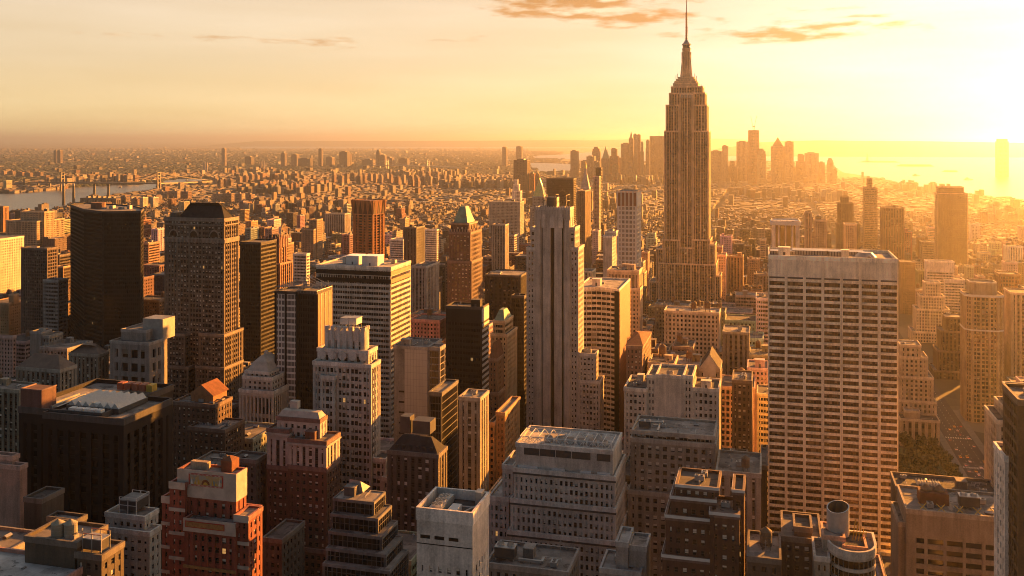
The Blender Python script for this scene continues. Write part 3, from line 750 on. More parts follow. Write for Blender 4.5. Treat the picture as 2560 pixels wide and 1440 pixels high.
# ---------- bay-striped setback tower (three dark slots)
hero('setback_tower', 'tall pale setback tower with three dark vertical slots in its front', 640,
     [[(1338, 1424, 522, 0, 2434, 'slit')], [(1326, 1338, 572, 1.5, 20, 'twowin'), (1316, 1338, 622, 1.5, 32, 'twowin')],
      [(1424, 1437, 572, 1.5, 2449, 'twowin'), (1424, 1446, 622, 1.5, 2460, 'twowin')],
      [(1446, 1488, 887, 3, 2496, 'twowin'), (1446, 1500, 955, 1.6, 2510, 'twowin')]],
     color=(.34, .31, .27), vb=1100, panes=True, clut=4, short='pale slotted tower')
def slot_crown():
    root = bpy.data.objects['setback_tower']; org = root.location; Y = 640
    x0, x1, y0, y1, z = res(1338, 1424, 522, Y, 0, 2434)
    m = MB()
    n = 13
    for k in range(n + 1):
        x = x0 + (x1 - x0) * k / n; m.box(x - .35, x + .35, y0 - .35, y0 - .03, z - 7.5, z + 2.0, 'trim', True)
    m.build('crown_fin_trim', root, (.34, .31, .27), org)
    for k in (1, 2, 3):
        x = x0 + (x1 - x0) * k / 4; m = MB(); m.box(x - 1.5, x + 1.5, y0 - .5, y0 - .02, z - 13, z - 6, 'trim', True); m.gable(x - 1.5, x + 1.5, y0 - .5, y0 - .02, z - 6, z - 3.5, 'trim')
        m.build('slot_head', root, (.4, .36, .31), org)
    m = MB(); a, b = x0 + 5, x1 - 3
    for X in (a, (a + b) / 2, b):
        for Yy in (y0 + 3, y0 + 15): m.box(X - .2, X + .2, Yy - .2, Yy + .2, z, z + 9, 'steel')
    for Z in (z + 5, z + 9):
        m.box(a - .2, b + .2, y0 + 2.8, y0 + 3.2, Z, Z + .3, 'steel', True); m.box(a - .2, b + .2, y0 + 14.8, y0 + 15.2, Z, Z + .3, 'steel', True)
        for X in (a, (a + b) / 2, b): m.box(X - .17, X + .17, y0 + 3.2, y0 + 14.8, Z + .02, Z + .28, 'steel', True)
    m.build('steel_frame', root, None, org)
    m = MB(); m.box(a + 2, a + 9, y0 + 5, y0 + 13, z, z + 7.5, 'metaldark'); m.build('machine_room', root, None, org)
slot_crown()

# ---------- rotated bronze tower
def poly_tower(name, label, P, z, st, color, vb, short, cat='building', roofmat='roof', z0=0, panes=False, clut=3, extra=None, par=1.1):
    X0, X1 = min(p[0] for p in P), max(p[0] for p in P); Y0, Y1 = min(p[1] for p in P), max(p[1] for p in P)
    org = ((X0 + X1) / 2, (Y0 + Y1) / 2, 0)
    root = empty(name, org, label, cat)
    fac = MB(); cells = [] if panes else None
    relief(fac, P, z0, z, st, cells); fac.build('facade_cladding', root, color, org)
    roof_part(root, org, P, z, color, par, roofmat)
    if panes: window_parts(root, org, cells)
    if clut: clutter(root, org, X0 + (X1 - X0) * .25, X1 - (X1 - X0) * .25, Y0 + (Y1 - Y0) * .25, Y1 - (Y1 - Y0) * .25, z + .05, clut, color)
    if extra: extra(root, org, z)
    mark(X0, X1, Y0, Y1, z, vb, short, P)
    return root, org
def bronze():
    Y = 1290; cx_, cy_ = X_at(922, Y), Y; a = R(-17); s = 18.5
    P = []
    for k, (u, v) in enumerate([(-s, -s + 5), (-s + 5, -s), (s - 5, -s), (s, -s + 5), (s, s - 5), (s - 5, s), (-s + 5, s), (-s, s - 5)]):
        P.append((cx_ + u * math.cos(a) - v * math.sin(a), cy_ + u * math.sin(a) + v * math.cos(a)))
    # turned so that one broad face looks west of the camera
    a2 = R(0)
    P = [(cx_ + (x - cx_) * math.cos(a2 + math.pi / 2 * 0) - (y - cy_) * math.sin(a2), cy_ + (x - cx_) * math.sin(a2) + (y - cy_) * math.cos(a2)) for x, y in P]
    z = Z_at(536, cx_, cy_ - 20); z2 = Z_at(503, cx_, cy_ - 20)
    def ex(root, org, zz):
        m = MB(); n = len(P)
        m.prism(offs(P, 1.2), zz, z2, 'spandrel')
        for i in range(n):
            j = (i + 1) % n; Ln = math.hypot(P[j][0] - P[i][0], P[j][1] - P[i][1]); nb = 3 if Ln > 12 else 1
            nx, ny = (P[j][1] - P[i][1]) / Ln, -(P[j][0] - P[i][0]) / Ln
            for k in range(nb + 1):
                t = k / nb; x, y = P[i][0] + (P[j][0] - P[i][0]) * t, P[i][1] + (P[j][1] - P[i][1]) * t
                ux, uy = -ny * 1.2, nx * 1.2; wx = 1.3 * Ln / (nb * 2) / 1.2 if nb > 1 else .8
                wx = min(wx, Ln / nb / 2 / 1.2)
                m.face([(x - ux * .5, y - uy * .5, zz - 1), (x + ux * .5, y + uy * .5, zz - 1), (x + ux * wx, y + uy * wx, z2 + 1), (x - ux * wx, y - uy * wx, z2 + 1)], 'wall')
        m.build('crown_fin_trim', root, (.36, .15, .05), org)
    poly_tower('office_tower', 'bronze angled tower with tall notched fins around its flat top', P, z, dict(bay=9, pf=.30, fl=3.9, sf=.38, a=0, b=.5, dep=1.2, top=.5), (.36, .15, .05), 640, 'bronze angled tower', extra=ex, clut=0, par=.3)
bronze()

# ---------- black faceted glass tower
def black():
    P = [(X_at(176, 830), 830), (X_at(210, 775), 775), (X_at(257, 758), 758), (X_at(352, 770), 770), (X_at(359, 800), 800), (X_at(330, 835), 835), (X_at(215, 860), 860)]
    z = Z_at(531, X_at(257, 758), 758)
    def ex(root, org, zz):
        m = MB(); x, y = X_at(246, 800), 800; m.cyl(x, y, 7, 7, zz, zz + 6, 'wall', 14); m.build('stair_bulkhead', root, (.2, .1, .06), org)
        for k in range(6):
            m = MB(); xx = x + 8 + k * 5; m.box(xx, xx + 3, y - 6 + k % 2 * 5, y - 2 + k % 2 * 5, zz, zz + 1.6 + k % 3, 'metal'); m.build('air_handler', root, None, org)
    poly_tower('office_tower', 'black faceted glass tower rising far above lit blocks beside the arcaded hip-roofed tower', P, z, 'dark', (.014, .012, .011), 860, 'black faceted tower', extra=ex, clut=0)
black()

# ---------- large stone tower with hipped roof and arcades
r_, o_, g_ = hero('stone_tower', 'massive grey stone tower with arched upper windows and dark hipped roof', 640,
     [[(411, 560, 548, 0, 1597, 'lincoln')], [(390, 462, 836, -7, 40, 'lincoln'), (386, 470, 918, -10, 40, 'lincoln')],
      [(497, 560, 838, -7, 1608, 'lincoln'), (488, 560, 920, -10, 1608, 'lincoln')]],
     color=(.19, .15, .115), vb=985, panes=True, clut=0, short='grey arcaded tower')
def lincoln_roof():
    x0, x1, y0, y1, z1, _ = g_[0][0]; m = MB(); zr = Z_at(512, (x0 + x1) / 2, y0 + 15)
    m.hip(x0 + 9, x1 - 2, y0 + 4, y1 - 4, z1 + .1, zr + 2, 'slate', 8); m.build('hipped_roof', r_, None, o_)
    m = MB(); m.box(x0 + 3, x0 + 8, y0 + 3, y1 - 3, z1, z1 + 4.5, 'metaldark'); m.build('machine_room', r_, None, o_)
    m = MB(); z = z1 - 15                                      # band of corbels under the arcade
    n = 44
    for k in range(n): x = x0 + (x1 - x0) * (k + .5) / n; m.box(x - .35, x + .35, y0 - .6, y0 - .02, z - 2.6, z, 'trim', True)
    m.box(x0 - .6, x1 + .6, y0 - .7, y0 - .03, z, z + 1, 'trim', True)
    for k in range(30): y = y0 + (y1 - y0) * (k + .5) / 30; m.box(x1 + .02, x1 + .6, y - .35, y + .35, z - 2.6, z, 'trim', True)
    m.box(x1 + .03, x1 + .7, y0 - .7, y1, z, z + .98, 'trim', True)
    for zz in (z1 - 1.5, z1 - 4.5): m.box(x0 - .5, x1 + .5, y0 - .5, y0 - .03, zz, zz + .9, 'trim', True); m.box(x1 + .03, x1 + .5, y0 - .5, y1, zz, zz + .88, 'trim', True)
    m.build('cornice_trim', r_, (.19, .15, .115), o_)
    W = x1 - x0
    for t in (.13, .30, .5, .70, .87):
        big = t in (.13, .5, .87); xc = x0 + W * (.16 if t == .13 else .84 if t == .87 else t); r = 4.2 if big else 2.2
        if not big: continue
        a = MB(); zb = z1 - 13
        P = [(xc + r * math.cos(R(d)), zb + r * math.sin(R(d)) * 1.25) for d in range(0, 181, 15)]; P2 = [(xc + (r - .8) * math.cos(R(d)), zb + (r - .8) * math.sin(R(d)) * 1.25) for d in range(0, 181, 15)]
        for k in range(12):
            a.face([(P2[k][0], y0 - .5, P2[k][1]), (P[k][0], y0 - .5, P[k][1]), (P[k + 1][0], y0 - .5, P[k + 1][1]), (P2[k + 1][0], y0 - .5, P2[k + 1][1])][::-1], 'trim')
            a.face([(P[k][0], y0 - .5, P[k][1]), (P[k][0], y0 + .1, P[k][1]), (P[k + 1][0], y0 + .1, P[k + 1][1]), (P[k + 1][0], y0 - .5, P[k + 1][1])], 'trim')
        a.face([(p[0], y0 - .22, p[1]) for p in P2][::-1], 'glassflat')
        a.build('window_arch', r_, (.19, .15, .115), o_)
flat('glassflat', (.02, .019, .018), .15)
lincoln_roof()

# ---------- stepped pale deco tower with scalloped crown
r_, o_, g_ = hero('deco_tower', 'pale stepped tower with scalloped crown and boxy rooftop tanks', 440,
     [[(818, 909, 832, 6, 1918, 'strips'), (793, 921, 878, 3, 1943, 'stone'), (782, 928, 912, 0, 1951, 'deco')],
      [(800, 836, 945, -2.2, 8, 'deco')],
      [(918, 964, 1150, 2, 1985, 'deco')], [(955, 1004, 1200, 0, 2033, 'deco')]],
     color=(.36, .33, .29), vb=1240, panes=True, clut=0, short='pale scalloped tower')
def scallops():
    c = (.40, .37, .33)
    x0, x1, y0, y1, z, _ = g_[0][0]; m = MB(); n = 6
    for k in range(n + 1):
        x = x0 + (x1 - x0) * k / n; m.box(x - .9, x + .9, y0 - .7, y0 - .02, z - 12, z + 1.4, 'trim', True); m.box(x - 1.1, x + 1.1, y0 - .9, y0 + .8, z + 1.4, z + 3.2, 'trim', True)
    for k in range(4):
        y = y0 + (y1 - y0) * k / 3; m.box(x1 + .02, x1 + .7, y - .9, y + .9, z - 12, z + 1.5, 'trim', True); m.box(x1 - .8, x1 + .9, y - 1.1, y + 1.1, z + 1.5, z + 3.2, 'trim', True)
    m.build('crown_fin_trim', r_, c, o_)
    for k in range(n):
        a = MB(); xa, xb = x0 + (x1 - x0) * k / n + .9, x0 + (x1 - x0) * (k + 1) / n - .9; pts = []
        for q in range(9):
            t = q / 8; pts.append((xa + (xb - xa) * t, z + 1.8 - 2.8 * math.sin(math.pi * t)))
        for q in range(8):
            a.face([(pts[q][0], y0 - .35, z - 4), (pts[q + 1][0], y0 - .35, z - 4), (pts[q + 1][0], y0 - .35, pts[q + 1][1]), (pts[q][0], y0 - .35, pts[q][1])], 'trim')
            a.face([(pts[q][0], y0 - .35, pts[q][1]), (pts[q + 1][0], y0 - .35, pts[q + 1][1]), (pts[q + 1][0], y0 + .9, pts[q + 1][1]), (pts[q][0], y0 + .9, pts[q][1])], 'trim')
        a.build('scallop', r_, c, o_)
    x0, x1, y0, y1, z, _ = g_[0][1]
    for k in range(5):
        a = MB(); x = x0 + (x1 - x0) * (k + .5) / 5; r = 2.3
        P = [(x + r * math.cos(R(45 * q + 22.5)), z - 2.2 + r * math.sin(R(45 * q + 22.5))) for q in range(8)]
        a.face([(p[0], y0 - .6, p[1]) for p in P], 'trim')
        for q in range(8): a.face([(P[q][0], y0 - .6, P[q][1]), (P[q][0], y0 + .05, P[q][1]), (P[(q + 1) % 8][0], y0 + .05, P[(q + 1) % 8][1]), (P[(q + 1) % 8][0], y0 - .6, P[(q + 1) % 8][1])], 'trim')
        a.build('medallion', r_, c, o_)
    zt = g_[0][0][4]
    for a_, b_ in ((850, 870), (871, 891)):
        xa, xb, ya, yb, zz = res(a_, b_, 797, 440, 9, 7)
        m = MB(); m.box(xa, xb, ya, yb, zt + 3.6, zz, 'white'); m.box(xa - .15, xb + .15, ya - .15, yb + .15, zz, zz + .3, 'metal')
        for u in (xa + .3, (xa + xb) / 2, xb - .3):
            for v in (ya + .3, yb - .3): m.box(u - .15, u + .15, v - .15, v + .15, zt, zt + 3.6, 'metaldark')
        m.build('water_tank', r_, None, o_)
    for (x, y, h) in ((814, 872, 0),): pass
scallops()

# ---------- ribbon-window office with pale roof
hero('office_block', 'broad office block with pale stripes between ribbon windows and flat pink-lit roof', 640,
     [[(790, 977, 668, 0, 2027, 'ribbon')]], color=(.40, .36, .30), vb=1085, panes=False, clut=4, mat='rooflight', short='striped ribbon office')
def rib_boxes():
    r = bpy.data.objects['office_block']; o = r.location
    for a, b, py, off in ((865, 897, 640, 14), (905, 944, 641, 10)):
        x0, x1, y0, y1, z = res(a, b, py, 640, off, 12); zt = Z_at(668, X_at(880, 640), 640)
        m = MB(); m.box(x0, x1, y0, y1, zt, z, 'white'); m.box(x0 - .2, x1 + .2, y0 - .2, y1 + .2, z, z + .35, 'trim'); m.box((x0 + x1) / 2 - .6, (x0 + x1) / 2 + .6, y0 - .05, y0 + .1, zt, zt + 2.1, 'metaldark')
        m.build('stair_bulkhead', r, None, o)
    x0, x1, y0, y1, z = res(790, 977, 668, 640, 0, 2027)
    m = MB()
    for q in (0, 1):
        m.box(x0 + .05, x1 - .05, y0 - .06, y0 + .02, z - 5.4 - q * 5.4, z - 2.4 - q * 5.4, 'darkpanel', True)
        m.box(x1 - .02, x1 + .06, y0 + .1, y1 - .1, z - 5.4 - q * 5.4, z - 2.4 - q * 5.4, 'bronze', True)
    m.build('louvre', r, None, o)
rib_boxes()

# ---------- glass tower with white bars and steel rooftop
hero('glass_tower', 'slim glass tower with paired white glazed bars and steel gantries on top', 560,
     [[(687, 744, 732, 0, 20, dict(bay=2.3, pf=.12, fl=3.9, sf=.30, a=.05, b=0, dep=.3, g='glasspale', w='white', top=.6))],
      [(744, 792, 732, 1.0, 1830, 'dark')]], color=(.06, .05, .045), vb=1030, clut=0, short='white-barred glass tower', sides={1})
def gantry():
    r = bpy.data.objects['glass_tower']; o = r.location
    x0, x1, y0, y1, z = res(687, 792, 732, 560, 0, 1830)
    m = MB()
    m.box(x0 + .4, x0 + (x1 - x0) * .70, y0 - .12, y0 - .02, 0, z + .3, 'darkpanel')  if False else None
    for t in (.0, .24, .50): m.box(x0 + (x1 - x0) * t - .02, x0 + (x1 - x0) * t + 1.4, y0 - .25, y0 - .02, 0, z + .5, 'darkpanel')
    m.build('rib', r, None, o)
    for k in range(4):
        m = MB(); y = y0 + 4 + (y1 - y0 - 8) * k / 3
        for x in (x0 + 1, (x0 + x1) / 2, x1 - 1): m.tube((x, y, z), (x, y, z + 3 + k % 2 * 3), .2, 'metal')
        m.tube((x0 - 2, y, z + 3), (x1 + 2, y, z + 3), .28, 'metal'); m.tube((x0 + 2, y, z + 3), ((x0 + x1) / 2, y + 4, z + 8), .2, 'metal'); m.tube(((x0 + x1) / 2, y + 4, z + 8), (x1, y, z + 3), .2, 'metal')
        m.build('gantry', r, None, o)
    m = MB(); m.tube((x0, y0, z + 1.6), (x1, y0, z + 1.6), .15, 'metal'); m.tube((x1, y0, z + 1.6), (x1, y1, z + 1.6), .15, 'metal')
    for k in range(14): m.tube((x0 + (x1 - x0) * k / 13, y0, z), (x0 + (x1 - x0) * k / 13, y0, z + 1.6), .08, 'metal')
    m.build('railing', r, None, o)
    # orange west wall with pale seams
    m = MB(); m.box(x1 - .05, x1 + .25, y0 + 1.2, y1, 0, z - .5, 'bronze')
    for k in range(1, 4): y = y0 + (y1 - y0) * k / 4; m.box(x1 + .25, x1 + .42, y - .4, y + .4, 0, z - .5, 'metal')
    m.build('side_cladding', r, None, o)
gantry()

# ---------- tower with green pyramid cap
r_, o_, g_ = hero('stone_tower', 'reddish stone tower with green copper pyramid cap and lit west side', 800,
     [[(1127, 1172, 560, 4, 2193, dict(bay=4.6, pf=.55, fl=9, sf=.4, a=0, b=.3, dep=1.0)), (1122, 1176, 583, 2, 2204, 'stone'), (1118, 1179, 655, 0, 2206, 'stone')]],
     color=(.17, .105, .08), vb=765, panes=True, clut=0, short='copper-capped tower')
x0, x1, y0, y1, z, _ = g_[0][0]
m = MB(); m.pyramid(x0 + 1.5, x1 - 1.5, y0 + 1.5, y1 - 1.5, z + .1, Z_at(516, (x0 + x1) / 2, y0 + 8), 'copper', .62); m.build('pyramid_roof', r_, None, o_)
m = MB(); zz = g_[0][1][4]; a0, a1, b0, b1 = g_[0][1][:4]
for k in range(9):
    x = a0 + (a1 - a0) * k / 8; m.box(x - .4, x + .4, b0 + .1, b0 + .9, zz + 1, zz + 3.4, 'trim'); 
    y = b0 + (b1 - b0) * k / 8; m.box(a1 - .9, a1 - .1, y - .4, y + .4, zz + 1, zz + 3.4, 'trim')
m.build('finial', r_, (.3, .22, .16), o_)
m = MB(); m.box(x0 - .8, x1 + .8, y0 - .8, y1, z - .4, z + .6, 'trim', True); m.build('cornice_trim', r_, (.3, .22, .16), o_)

# ---------- brown tower with gothic pinnacles
r_, o_, g_ = hero('brick_tower', 'brown brick tower whose crown bristles with pointed gothic pinnacles', 900,
     [[(652, 698, 612, 3, 1718, 'piers'), (640, 700, 660, 0, 1732, 'piers')]], color=(.22, .11, .07), vb=890, clut=0, short='pinnacled brown tower')
x0, x1, y0, y1, z, _ = g_[0][0]
for k in range(6):
    for (x, y) in (((x0 + (x1 - x0) * k / 5), y0), ((x1), y0 + (y1 - y0) * k / 5)):
        if k == 0 and x == x1: continue
        m = MB(); m.box(x - .9, x + .9, y - .6, y + 1.0, z - 3, z + 4.5, 'trim'); m.pyramid(x - .9, x + .9, y - .6, y + 1.0, z + 4.5, z + 10 + (k % 2) * 3, 'trim'); m.build('pinnacle', r_, (.24, .12, .075), o_)
m = MB(); m.box(x0 + 4, x1 - 3, y0 + 3, y1 - 3, z, z + 7, 'wall'); m.hip(x0 + 4, x1 - 3, y0 + 3, y1 - 3, z + 7, z + 10, 'slate', 3); m.build('machine_room', r_, (.16, .08, .05), o_)

# ---------- white gridded tower, blank companions
hero('apartment_tower', 'narrow tower of bright white window frames with brown blank top', 1150,
     [[(1543, 1592, 480, 0, 2603, dict(bay=5.2, pf=.30, fl=5.4, sf=.34, a=0, b=.05, dep=.5, g='glasspale', w='white', top=17))]], color=(.42, .30, .2), vb=668, short='white-framed tower', clut=3)
r = bpy.data.objects['apartment_tower']; x0, x1, y0, y1, z = res(1543, 1592, 480, 1150, 0, 2603)
m = MB(); m.box(x0 - .1, x1 + .1, y0 - .12, y0 - .02, z - 17, z + .2, 'bronze')
for k in range(6): x = x0 + (x1 - x0) * k / 5; m.box(x - .7, x + .7, y0 - .5, y0 - .13, z - 19, z + .6, 'white')
m.build('crown_fin_trim', r, None, r.location)
hero('apartment_block', 'plain pale narrow block beside the white-framed tower, with garden on top', 1000,
     [[(1512, 1540, 580, 6, 14, 'stone'), (1508, 1530, 592, 0, 2541, 'stone')]], color=(.42, .39, .34), vb=690, short='plain pale block', clut=2, sides={0})

# ---------- gold pyramid, clock tower and slabs far down the avenue
r_, o_, g_ = hero('stone_tower', 'distant stone tower with steep gold pyramid roof', 2150, [[(1331, 1361, 492, 4, 26), (1325, 1367, 520, 0, 34)]], color=LS, vb=560, clut=0, short='gold pyramid tower')
x0, x1, y0, y1, z, _ = g_[0][0]; m = MB(); m.pyramid(x0 + .5, x1 - .5, y0 + .5, y1 - .5, z + .1, Z_at(443, (x0 + x1) / 2, y0 + 12), 'gold'); m.cyl((x0 + x1) / 2, (y0 + y1) / 2, .8, .1, Z_at(446, x0, y0), Z_at(433, x0, y0), 'gold', 6); m.build('pyramid_roof', r_, None, o_)
r_, o_, g_ = hero('clock_tower', 'slender pale campanile with steep roof and small gold lantern on top', 2300, [[(1451, 1473, 470, 0, 22)]], color=(.42, .36, .29), vb=520, clut=0, short='gold-lanterned campanile')
x0, x1, y0, y1, z, _ = g_[0][0]; xm, ym = (x0 + x1) / 2, (y0 + y1) / 2
m = MB(); m.pyramid(x0 + .6, x1 - .6, y0 + .6, y1 - .6, z + .1, Z_at(432, xm, ym), 'limestone', .72); m.build('steep_roof', r_, None, o_)
m = MB(); m.cyl(xm, ym, 3, 3, Z_at(434, xm, ym), Z_at(421, xm, ym), 'limestone', 8); m.cyl(xm, ym, 3.3, 2.2, Z_at(421, xm, ym), Z_at(413, xm, ym), 'gold', 8); m.cyl(xm, ym, 2.2, .15, Z_at(413, xm, ym), Z_at(402, xm, ym), 'gold', 8); m.build('lantern', r_, None, o_)
m = MB(); zc = Z_at(500, xm, y0); m.face([(xm + 4 * math.cos(R(a)), y0 - .3, zc + 4 * math.sin(R(a))) for a in range(0, 360, 20)], 'white'); m.build('clock_face', r_, None, o_)
hero('office_slab', 'dark brown flat-topped slab standing behind the gold pyramid', 2000, [[(1366, 1434, 447, 0, 2441, 'dark')]], color=(.11, .055, .035), vb=520, clut=0, short='dark brown slab')
hero('apartment_tower', 'thin dark tower with fiery lit west side behind the slotted tower', 1750, [[(1443, 1463, 478, 0, 2477, 'strips')]], color=(.20, .13, .08), vb=665, clut=1, short='thin fiery-sided tower')
hero('apartment_tower', 'thin almost black tower on the avenue beyond the campanile', 2450, [[(1489, 1503, 420, 0, 2506, 'dark')]], color=(.05, .04, .035), vb=470, clut=0, short='thin black tower')
hero('apartment_tower', 'pink striped balcony tower beside the thin black tower', 2100, [[(1483, 1498, 442, 0, 2502, 'balcony')]], color=(.42, .28, .22), vb=560, clut=0, short='pink striped tower')
hero('stone_tower', 'white stepped tower with pointed top among brown roofs east of the gold pyramid', 2500, [[(1286, 1294, 450, 3, 8), (1283, 1297, 462, 2, 14), (1280, 1301, 478, 0, 20)]], color=(.5, .46, .4), vb=520, clut=0, short='white pointed tower')

# ---------- curved ribbon office with bronze side
def curved():
    Y = 700; pts = []
    for k in range(10):
        t = k / 9; px = 1440 + (1548 - 1440) * t; pts.append((X_at(px, Y) , Y + 7 * math.sin(math.pi * t) * .9 - 0 * t))
    x1 = pts[-1][0]; xe = x1; D = x1 / math.tan(math.atan((1575 - CX) / F) - TH) - Y
    P = pts + [(xe, Y + D), (pts[0][0], Y + D)]
    z = Z_at(727, X_at(1548, Y), Y)
    def ex(root, org, zz):
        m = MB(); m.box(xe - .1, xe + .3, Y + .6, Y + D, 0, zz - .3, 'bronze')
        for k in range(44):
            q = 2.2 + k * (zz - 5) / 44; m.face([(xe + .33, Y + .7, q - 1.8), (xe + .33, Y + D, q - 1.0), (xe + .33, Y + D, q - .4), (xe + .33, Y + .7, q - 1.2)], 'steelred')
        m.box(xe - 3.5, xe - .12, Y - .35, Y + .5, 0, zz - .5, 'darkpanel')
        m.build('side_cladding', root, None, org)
    poly_tower('office_block', 'curved-front office with pale bands and ember red west wall', P, z, dict(bay=6, pf=.10, fl=3.9, sf=.46, a=.12, b=0, dep=.6), (.66, .58, .50), 1080, 'curved banded office', extra=ex, clut=3, roofmat='rooflight')
curved()
hero('stone_block', 'flat-topped tan tower with tall columns near its roof, behind the curved office', 830,
     [[(1518, 1597, 678, 3, 2606, dict(bay=3.2, pf=.4, fl=10, sf=.35, a=0, b=.5, dep=1.2, sm='spandrel', top=3)), (1516, 1600, 722, 0, 2607, 'stone')]], color=(.36, .27, .19), vb=840, clut=5, short='columned tan tower')
r_, o_, g_ = hero('brick_tower', 'brick tower with tiled pyramid roof glowing orange on its west slope', 640,
     [[(1565, 1606, 868, 0, 2628, 'brick')]], color=(.24, .15, .10), vb=1075, panes=True, clut=0, short='orange pyramid tower')
x0, x1, y0, y1, z, _ = g_[0][0]; m = MB(); m.pyramid(x0 - .6, x1 + .6, y0 - .6, y1 + .6, z + .9, Z_at(842, (x0 + x1) / 2, y0 + 12), 'tile', .93); m.build('pyramid_roof', r_, None, o_)
m = MB(); xm, ym = (x0 + x1) / 2, (y0 + y1) / 2; m.cyl(xm, ym, .6, .1, Z_at(843, xm, ym), Z_at(833, xm, ym), 'copper', 6); m.build('finial', r_, None, o_)

# ---------- dark and grey blocks in the middle
hero('office_slab', 'near-black slab with blank top and yellow-striped narrow side', 620, [[(1115, 1204, 770, 0, 2221, dict(bay=2, pf=.12, fl=3.9, sf=.5, a=0, b=.04, dep=.2, g='glassdark', top=9))]],
     color=(.045, .036, .03), vb=975, clut=3, short='near-black slab', sides={1})
r = [o for o in bpy.data.objects if o.name.startswith('office_slab')][-1]
r = sorted([o for o in bpy.data.objects if o.name.startswith('office_slab')], key=lambda o: o.name)[-1]
x0, x1, y0, y1, z = res(1115, 1204, 770, 620, 0, 2221); m = MB()
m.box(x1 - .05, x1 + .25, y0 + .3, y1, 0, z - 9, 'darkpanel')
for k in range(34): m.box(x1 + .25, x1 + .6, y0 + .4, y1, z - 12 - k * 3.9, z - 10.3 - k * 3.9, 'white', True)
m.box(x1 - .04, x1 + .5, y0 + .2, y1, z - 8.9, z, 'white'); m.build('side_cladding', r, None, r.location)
hero('office_block', 'grey block with one plain pale panelled front and glazed corner', 520,
     [[(985, 1070, 870, 0, 24, 'blank')], [(1070, 1100, 872, .4, 2113, 'glass')]], color=(.21, .20, .19), vb=1100, clut=7, short='grey panelled block')
r = sorted([o for o in bpy.data.objects if o.name.startswith('office_block')], key=lambda o: o.name)[-1]
x0, x1, y0, y1, z = res(985, 1070, 870, 520, 0, 24); m = MB()
m.box(x0 + (x1 - x0) * .32, x1 - .3, y0 - .3, y0 - .02, 0, z - .9, 'paleface')
m.build('front_cladding', r, None, r.location)
for k in range(14):
    m = MB(); m.box(x0 + 3, x0 + 6.4, y0 - .05, y0 + .3, z - 26 - k * 6, z - 25 - k * 6, 'darkpanel', True); m.build('vent_slot', r, None, r.location)
flat('ochre', (.30, .17, .06), .8, 0, .35, 1.0)
flat('skyglass', (.42, .42, .40), .35, 0, .15, .8); flat('tile2', (.17, .12, .09), .8, 0, .25); flat('tankgrey', (.26, .24, .18), .8)
# ---------- the near rows
def zt(px, py, Y): return Z_at(py, X_at(px, Y), Y)
hero('glass_block', 'dark faceted glass block behind the lit-cornice building, beside the grey panelled block', 480, [[(1072, 1104, 985, 0, 2145, 'glass')]], color=(.10, .10, .10), vb=1100, clut=4, short='dark glass corner block')
hero('stone_block', 'grey stone block with one brilliant yellow side, in front of the near-black slab', 480,
     [[(1147, 1200, 998, 0, 2222, 'cstrip')]], color=(.28, .24, .19), vb=1225, panes=True, clut=4, short='yellow-sided stone block')
r_, o_, g_ = hero('brick_tower', 'stepped tower with cut-off mansard top and lattice on its sunlit side', 700,
     [[(1232, 1262, 805, 4, 2283, 'ribbon'), (1226, 1268, 838, 0, 2293, 'brick')]], color=(.36, .27, .16), vb=1010, clut=0, short='mansard lattice tower')
x0, x1, y0, y1, z, _ = g_[0][0]; m = MB(); m.pyramid(x0 + .5, x1 - .5, y0 + .5, y1 - .5, z + .2, Z_at(774, (x0 + x1) / 2, y0 + 8), 'copper', .6); m.build('mansard_roof', r_, None, o_)
r_, o_, g_ = hero('brick_tower', 'slim brown brick tower with sharp gabled top, in front of the mansard lattice tower', 600,
     [[(1222, 1243, 900, 3, 2260, 'brick'), (1220, 1246, 985, 0, 2263, 'brick')]], color=(.26, .13, .06), vb=1100, clut=0, short='gabled brown tower')
x0, x1, y0, y1, z, _ = g_[0][0]; m = MB(); m.gable(x0, x1, y0, y1, z + .9, Z_at(858, (x0 + x1) / 2, y0), 'tile', 'y', 'wall'); m.build('gable_roof', r_, (.26, .13, .06), o_)
hero('brick_block', 'small glowing brick block on the avenue below the gabled tower', 520, [[(1240, 1262, 1035, 3, 2300, 'brick')], [(1222, 1236, 1060, 0, 2254, 'brick')]], color=(.32, .17, .07), vb=1170, clut=3, short='glowing brick block')
hero('office_tower', 'black windowless-looking tower with an orange strip, east of the slotted tower', 760, [[(1278, 1310, 742, 0, 2318, 'dark')]], color=(.04, .03, .028), vb=1010, clut=1, short='black strip tower')
hero('office_block', 'wide dark block with rows of small bright windows', 900, [[(1212, 1300, 690, 0, 40, 'strips')]], color=(.07, .055, .045), vb=760, clut=4, short='dark dotted block')

# domed classical building
r_, o_, g_ = hero('stone_block', 'pale classical building with columns and stepped dome roof, below the pinnacled brown tower', 540,
     [[(612, 672, 932, 7, 24, 'stonetop'), (606, 680, 946, 4, 28, 'stonetop'), (597, 683, 980, 0, 36, dict(bay=2.7, pf=.42, fl=12, sf=.2, a=0, b=.7, dep=1.4, w='limestone', top=2.5))]], color=(.34, .31, .27), vb=1040, clut=0, short='domed classical building')
x0, x1, y0, y1, z, _ = g_[0][0]; m = MB(); m.hip(x0 + .8, x1 - .8, y0 + .8, y1 - .8, z + .2, z + 6, 'limestone', 3); m.hip(x0 + 4, x1 - 4, y0 + 4, y1 - 4, z + 6, z + 9.5, 'limestone', 3.5); m.cyl((x0 + x1) / 2, (y0 + y1) / 2, 1.6, 1.2, z + 9.5, z + 11.5, 'limestone', 10)
m.build('dome_roof', r_, None, o_)

